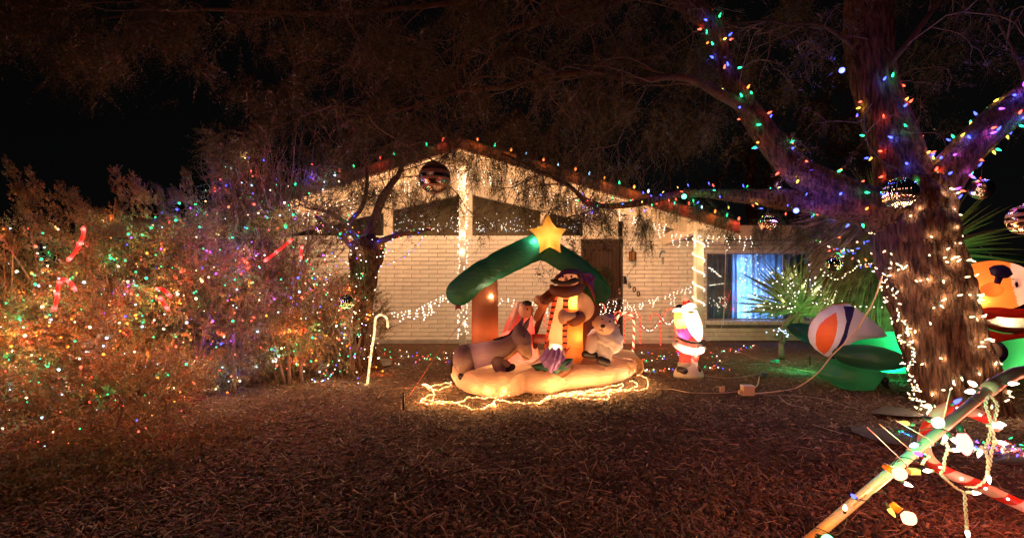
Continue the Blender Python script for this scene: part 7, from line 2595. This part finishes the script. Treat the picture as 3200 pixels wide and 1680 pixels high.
for x, y, d in ((3088, 1484, (0, -0.2, -1)), (3065, 1405, (-0.6, -0.2, -1)), (2975, 1405, (1, -0.2, 0)), (3115, 1320, (1, -0.2, -0.25)), (2905, 1470, (-1, -0.2, 0.1)), (3035, 1538, (1, -0.2, 0)), (3022, 1655, (0, -0.2, -1)), (2950, 1375, (0.2, -0.3, 1)), (3118, 1380, (1, -0.3, -0.15)), (3100, 1330, (1, -0.5, 0))):
    put_bulb(rt, P(x, y, 1.355), CWHITE, 'led', 0.62, 'w', d)
    lamp(P(x, y, 1.34) + Vector(d) * 0.02, CC[CWARM], 0.012, 0.006, rt)
# yellow clip
MB().bevbox(onpole(2842) + Vector((0.03, -0.01, -0.02)), (0.014, 0.01, 0.008), 0.003).build('plug', surf('yellow_plug', (0.65, 0.45, 0.15), (0.7, 0.5, 0.18), rough=0.4, bump=0), rt, smooth=False)
# big striped candy cane lying against the pipe
cane('big red and white striped candy cane hooked over the pipe in the foreground', 'large striped plastic cane', [(3108, 1330), (3090, 1310), (3030, 1285), (2985, 1268), (2940, 1285), (2905, 1325), (2888, 1375), (2895, 1420), (2925, 1455), (2975, 1482), (3050, 1512), (3120, 1545), (3260, 1610), (3400, 1680)], 1.46, 0.0165, [stripe_r, fabric('cane_pink', (0.95, 0.80, 0.70), 0.5, 0)], 0.11, (1.0, 0.45, 0.35), 0.06, (CWHITE, 0.075, 0.6))
# strings tangled on the ground round the tree foot
garland('white lights tangled on the ground at the foot of the big tree', 'strings at the foot of the big tree', [P(x, y, 4.45) for x, y in ((2850, 1100), (2840, 1160), (2865, 1200), (2845, 1240), (2880, 1250), (2870, 1275), (2920, 1265), (2900, 1290), (2945, 1290))], 40, [CWARM], lights=8, lp=0.3, shape='mini', scale=1.5)
garland('second white string hanging down the left side of the trunk', 'strings at the foot of the big tree', [P(x, y, 4.5) for x, y in ((2790, 780), (2768, 870), (2800, 930), (2812, 990), (2835, 1020), (2810, 1060), (2860, 1090), (2850, 1140))], 30, [CWARM], lights=8, lp=0.3, shape='mini', scale=1.5)
garland('coloured lights lying on the mulch right of the white pipe', 'strings at the foot of the big tree', [G(x, y, 0.03) for x, y in ((2960, 1380), (3020, 1400), (3060, 1380), (3110, 1410), (3160, 1390), (3200, 1420), (3120, 1380), (3060, 1410), (3180, 1360))], 60, [CBLUE, CRED, CGREEN, CWHITE, CRED, CPUR, CWARM], lights=16, lp=0.16, shape='mini', scale=1.3, jit=0.05)
garland('few dark cord lights on the mulch by the bark slab', 'strings at the foot of the big tree', [G(x, y, 0.03) for x, y in ((2800, 1338), (2820, 1345), (2840, 1352), (2860, 1362))], 6, [CGREEN, CBLUE], lights=2, lp=0.1, shape='mini')
# assumed string, unseen off to the right, added to redden the near mulch
rt = thing('light_string', 'string of large red and orange bulbs past the right edge', 'string lights', (2.6, 1.9, 0.3))
pth = [Vector((1.9 + 0.25 * k, 1.55 + 0.22 * math.sin(k), 0.35 + 0.25 * math.sin(k * 0.8))) for k in range(9)]
cordmesh(rt, [pth], 0.003, cordm)
for k, p in enumerate(pth):
    put_bulb(rt, p, CRED if k % 3 else COR, 'big', 1.0)
    if k % 2 == 0:
        lamp(p, CC[CRED] if k % 4 else (1.0, 0.3, 0.15), 20.0, 0.04, rt)
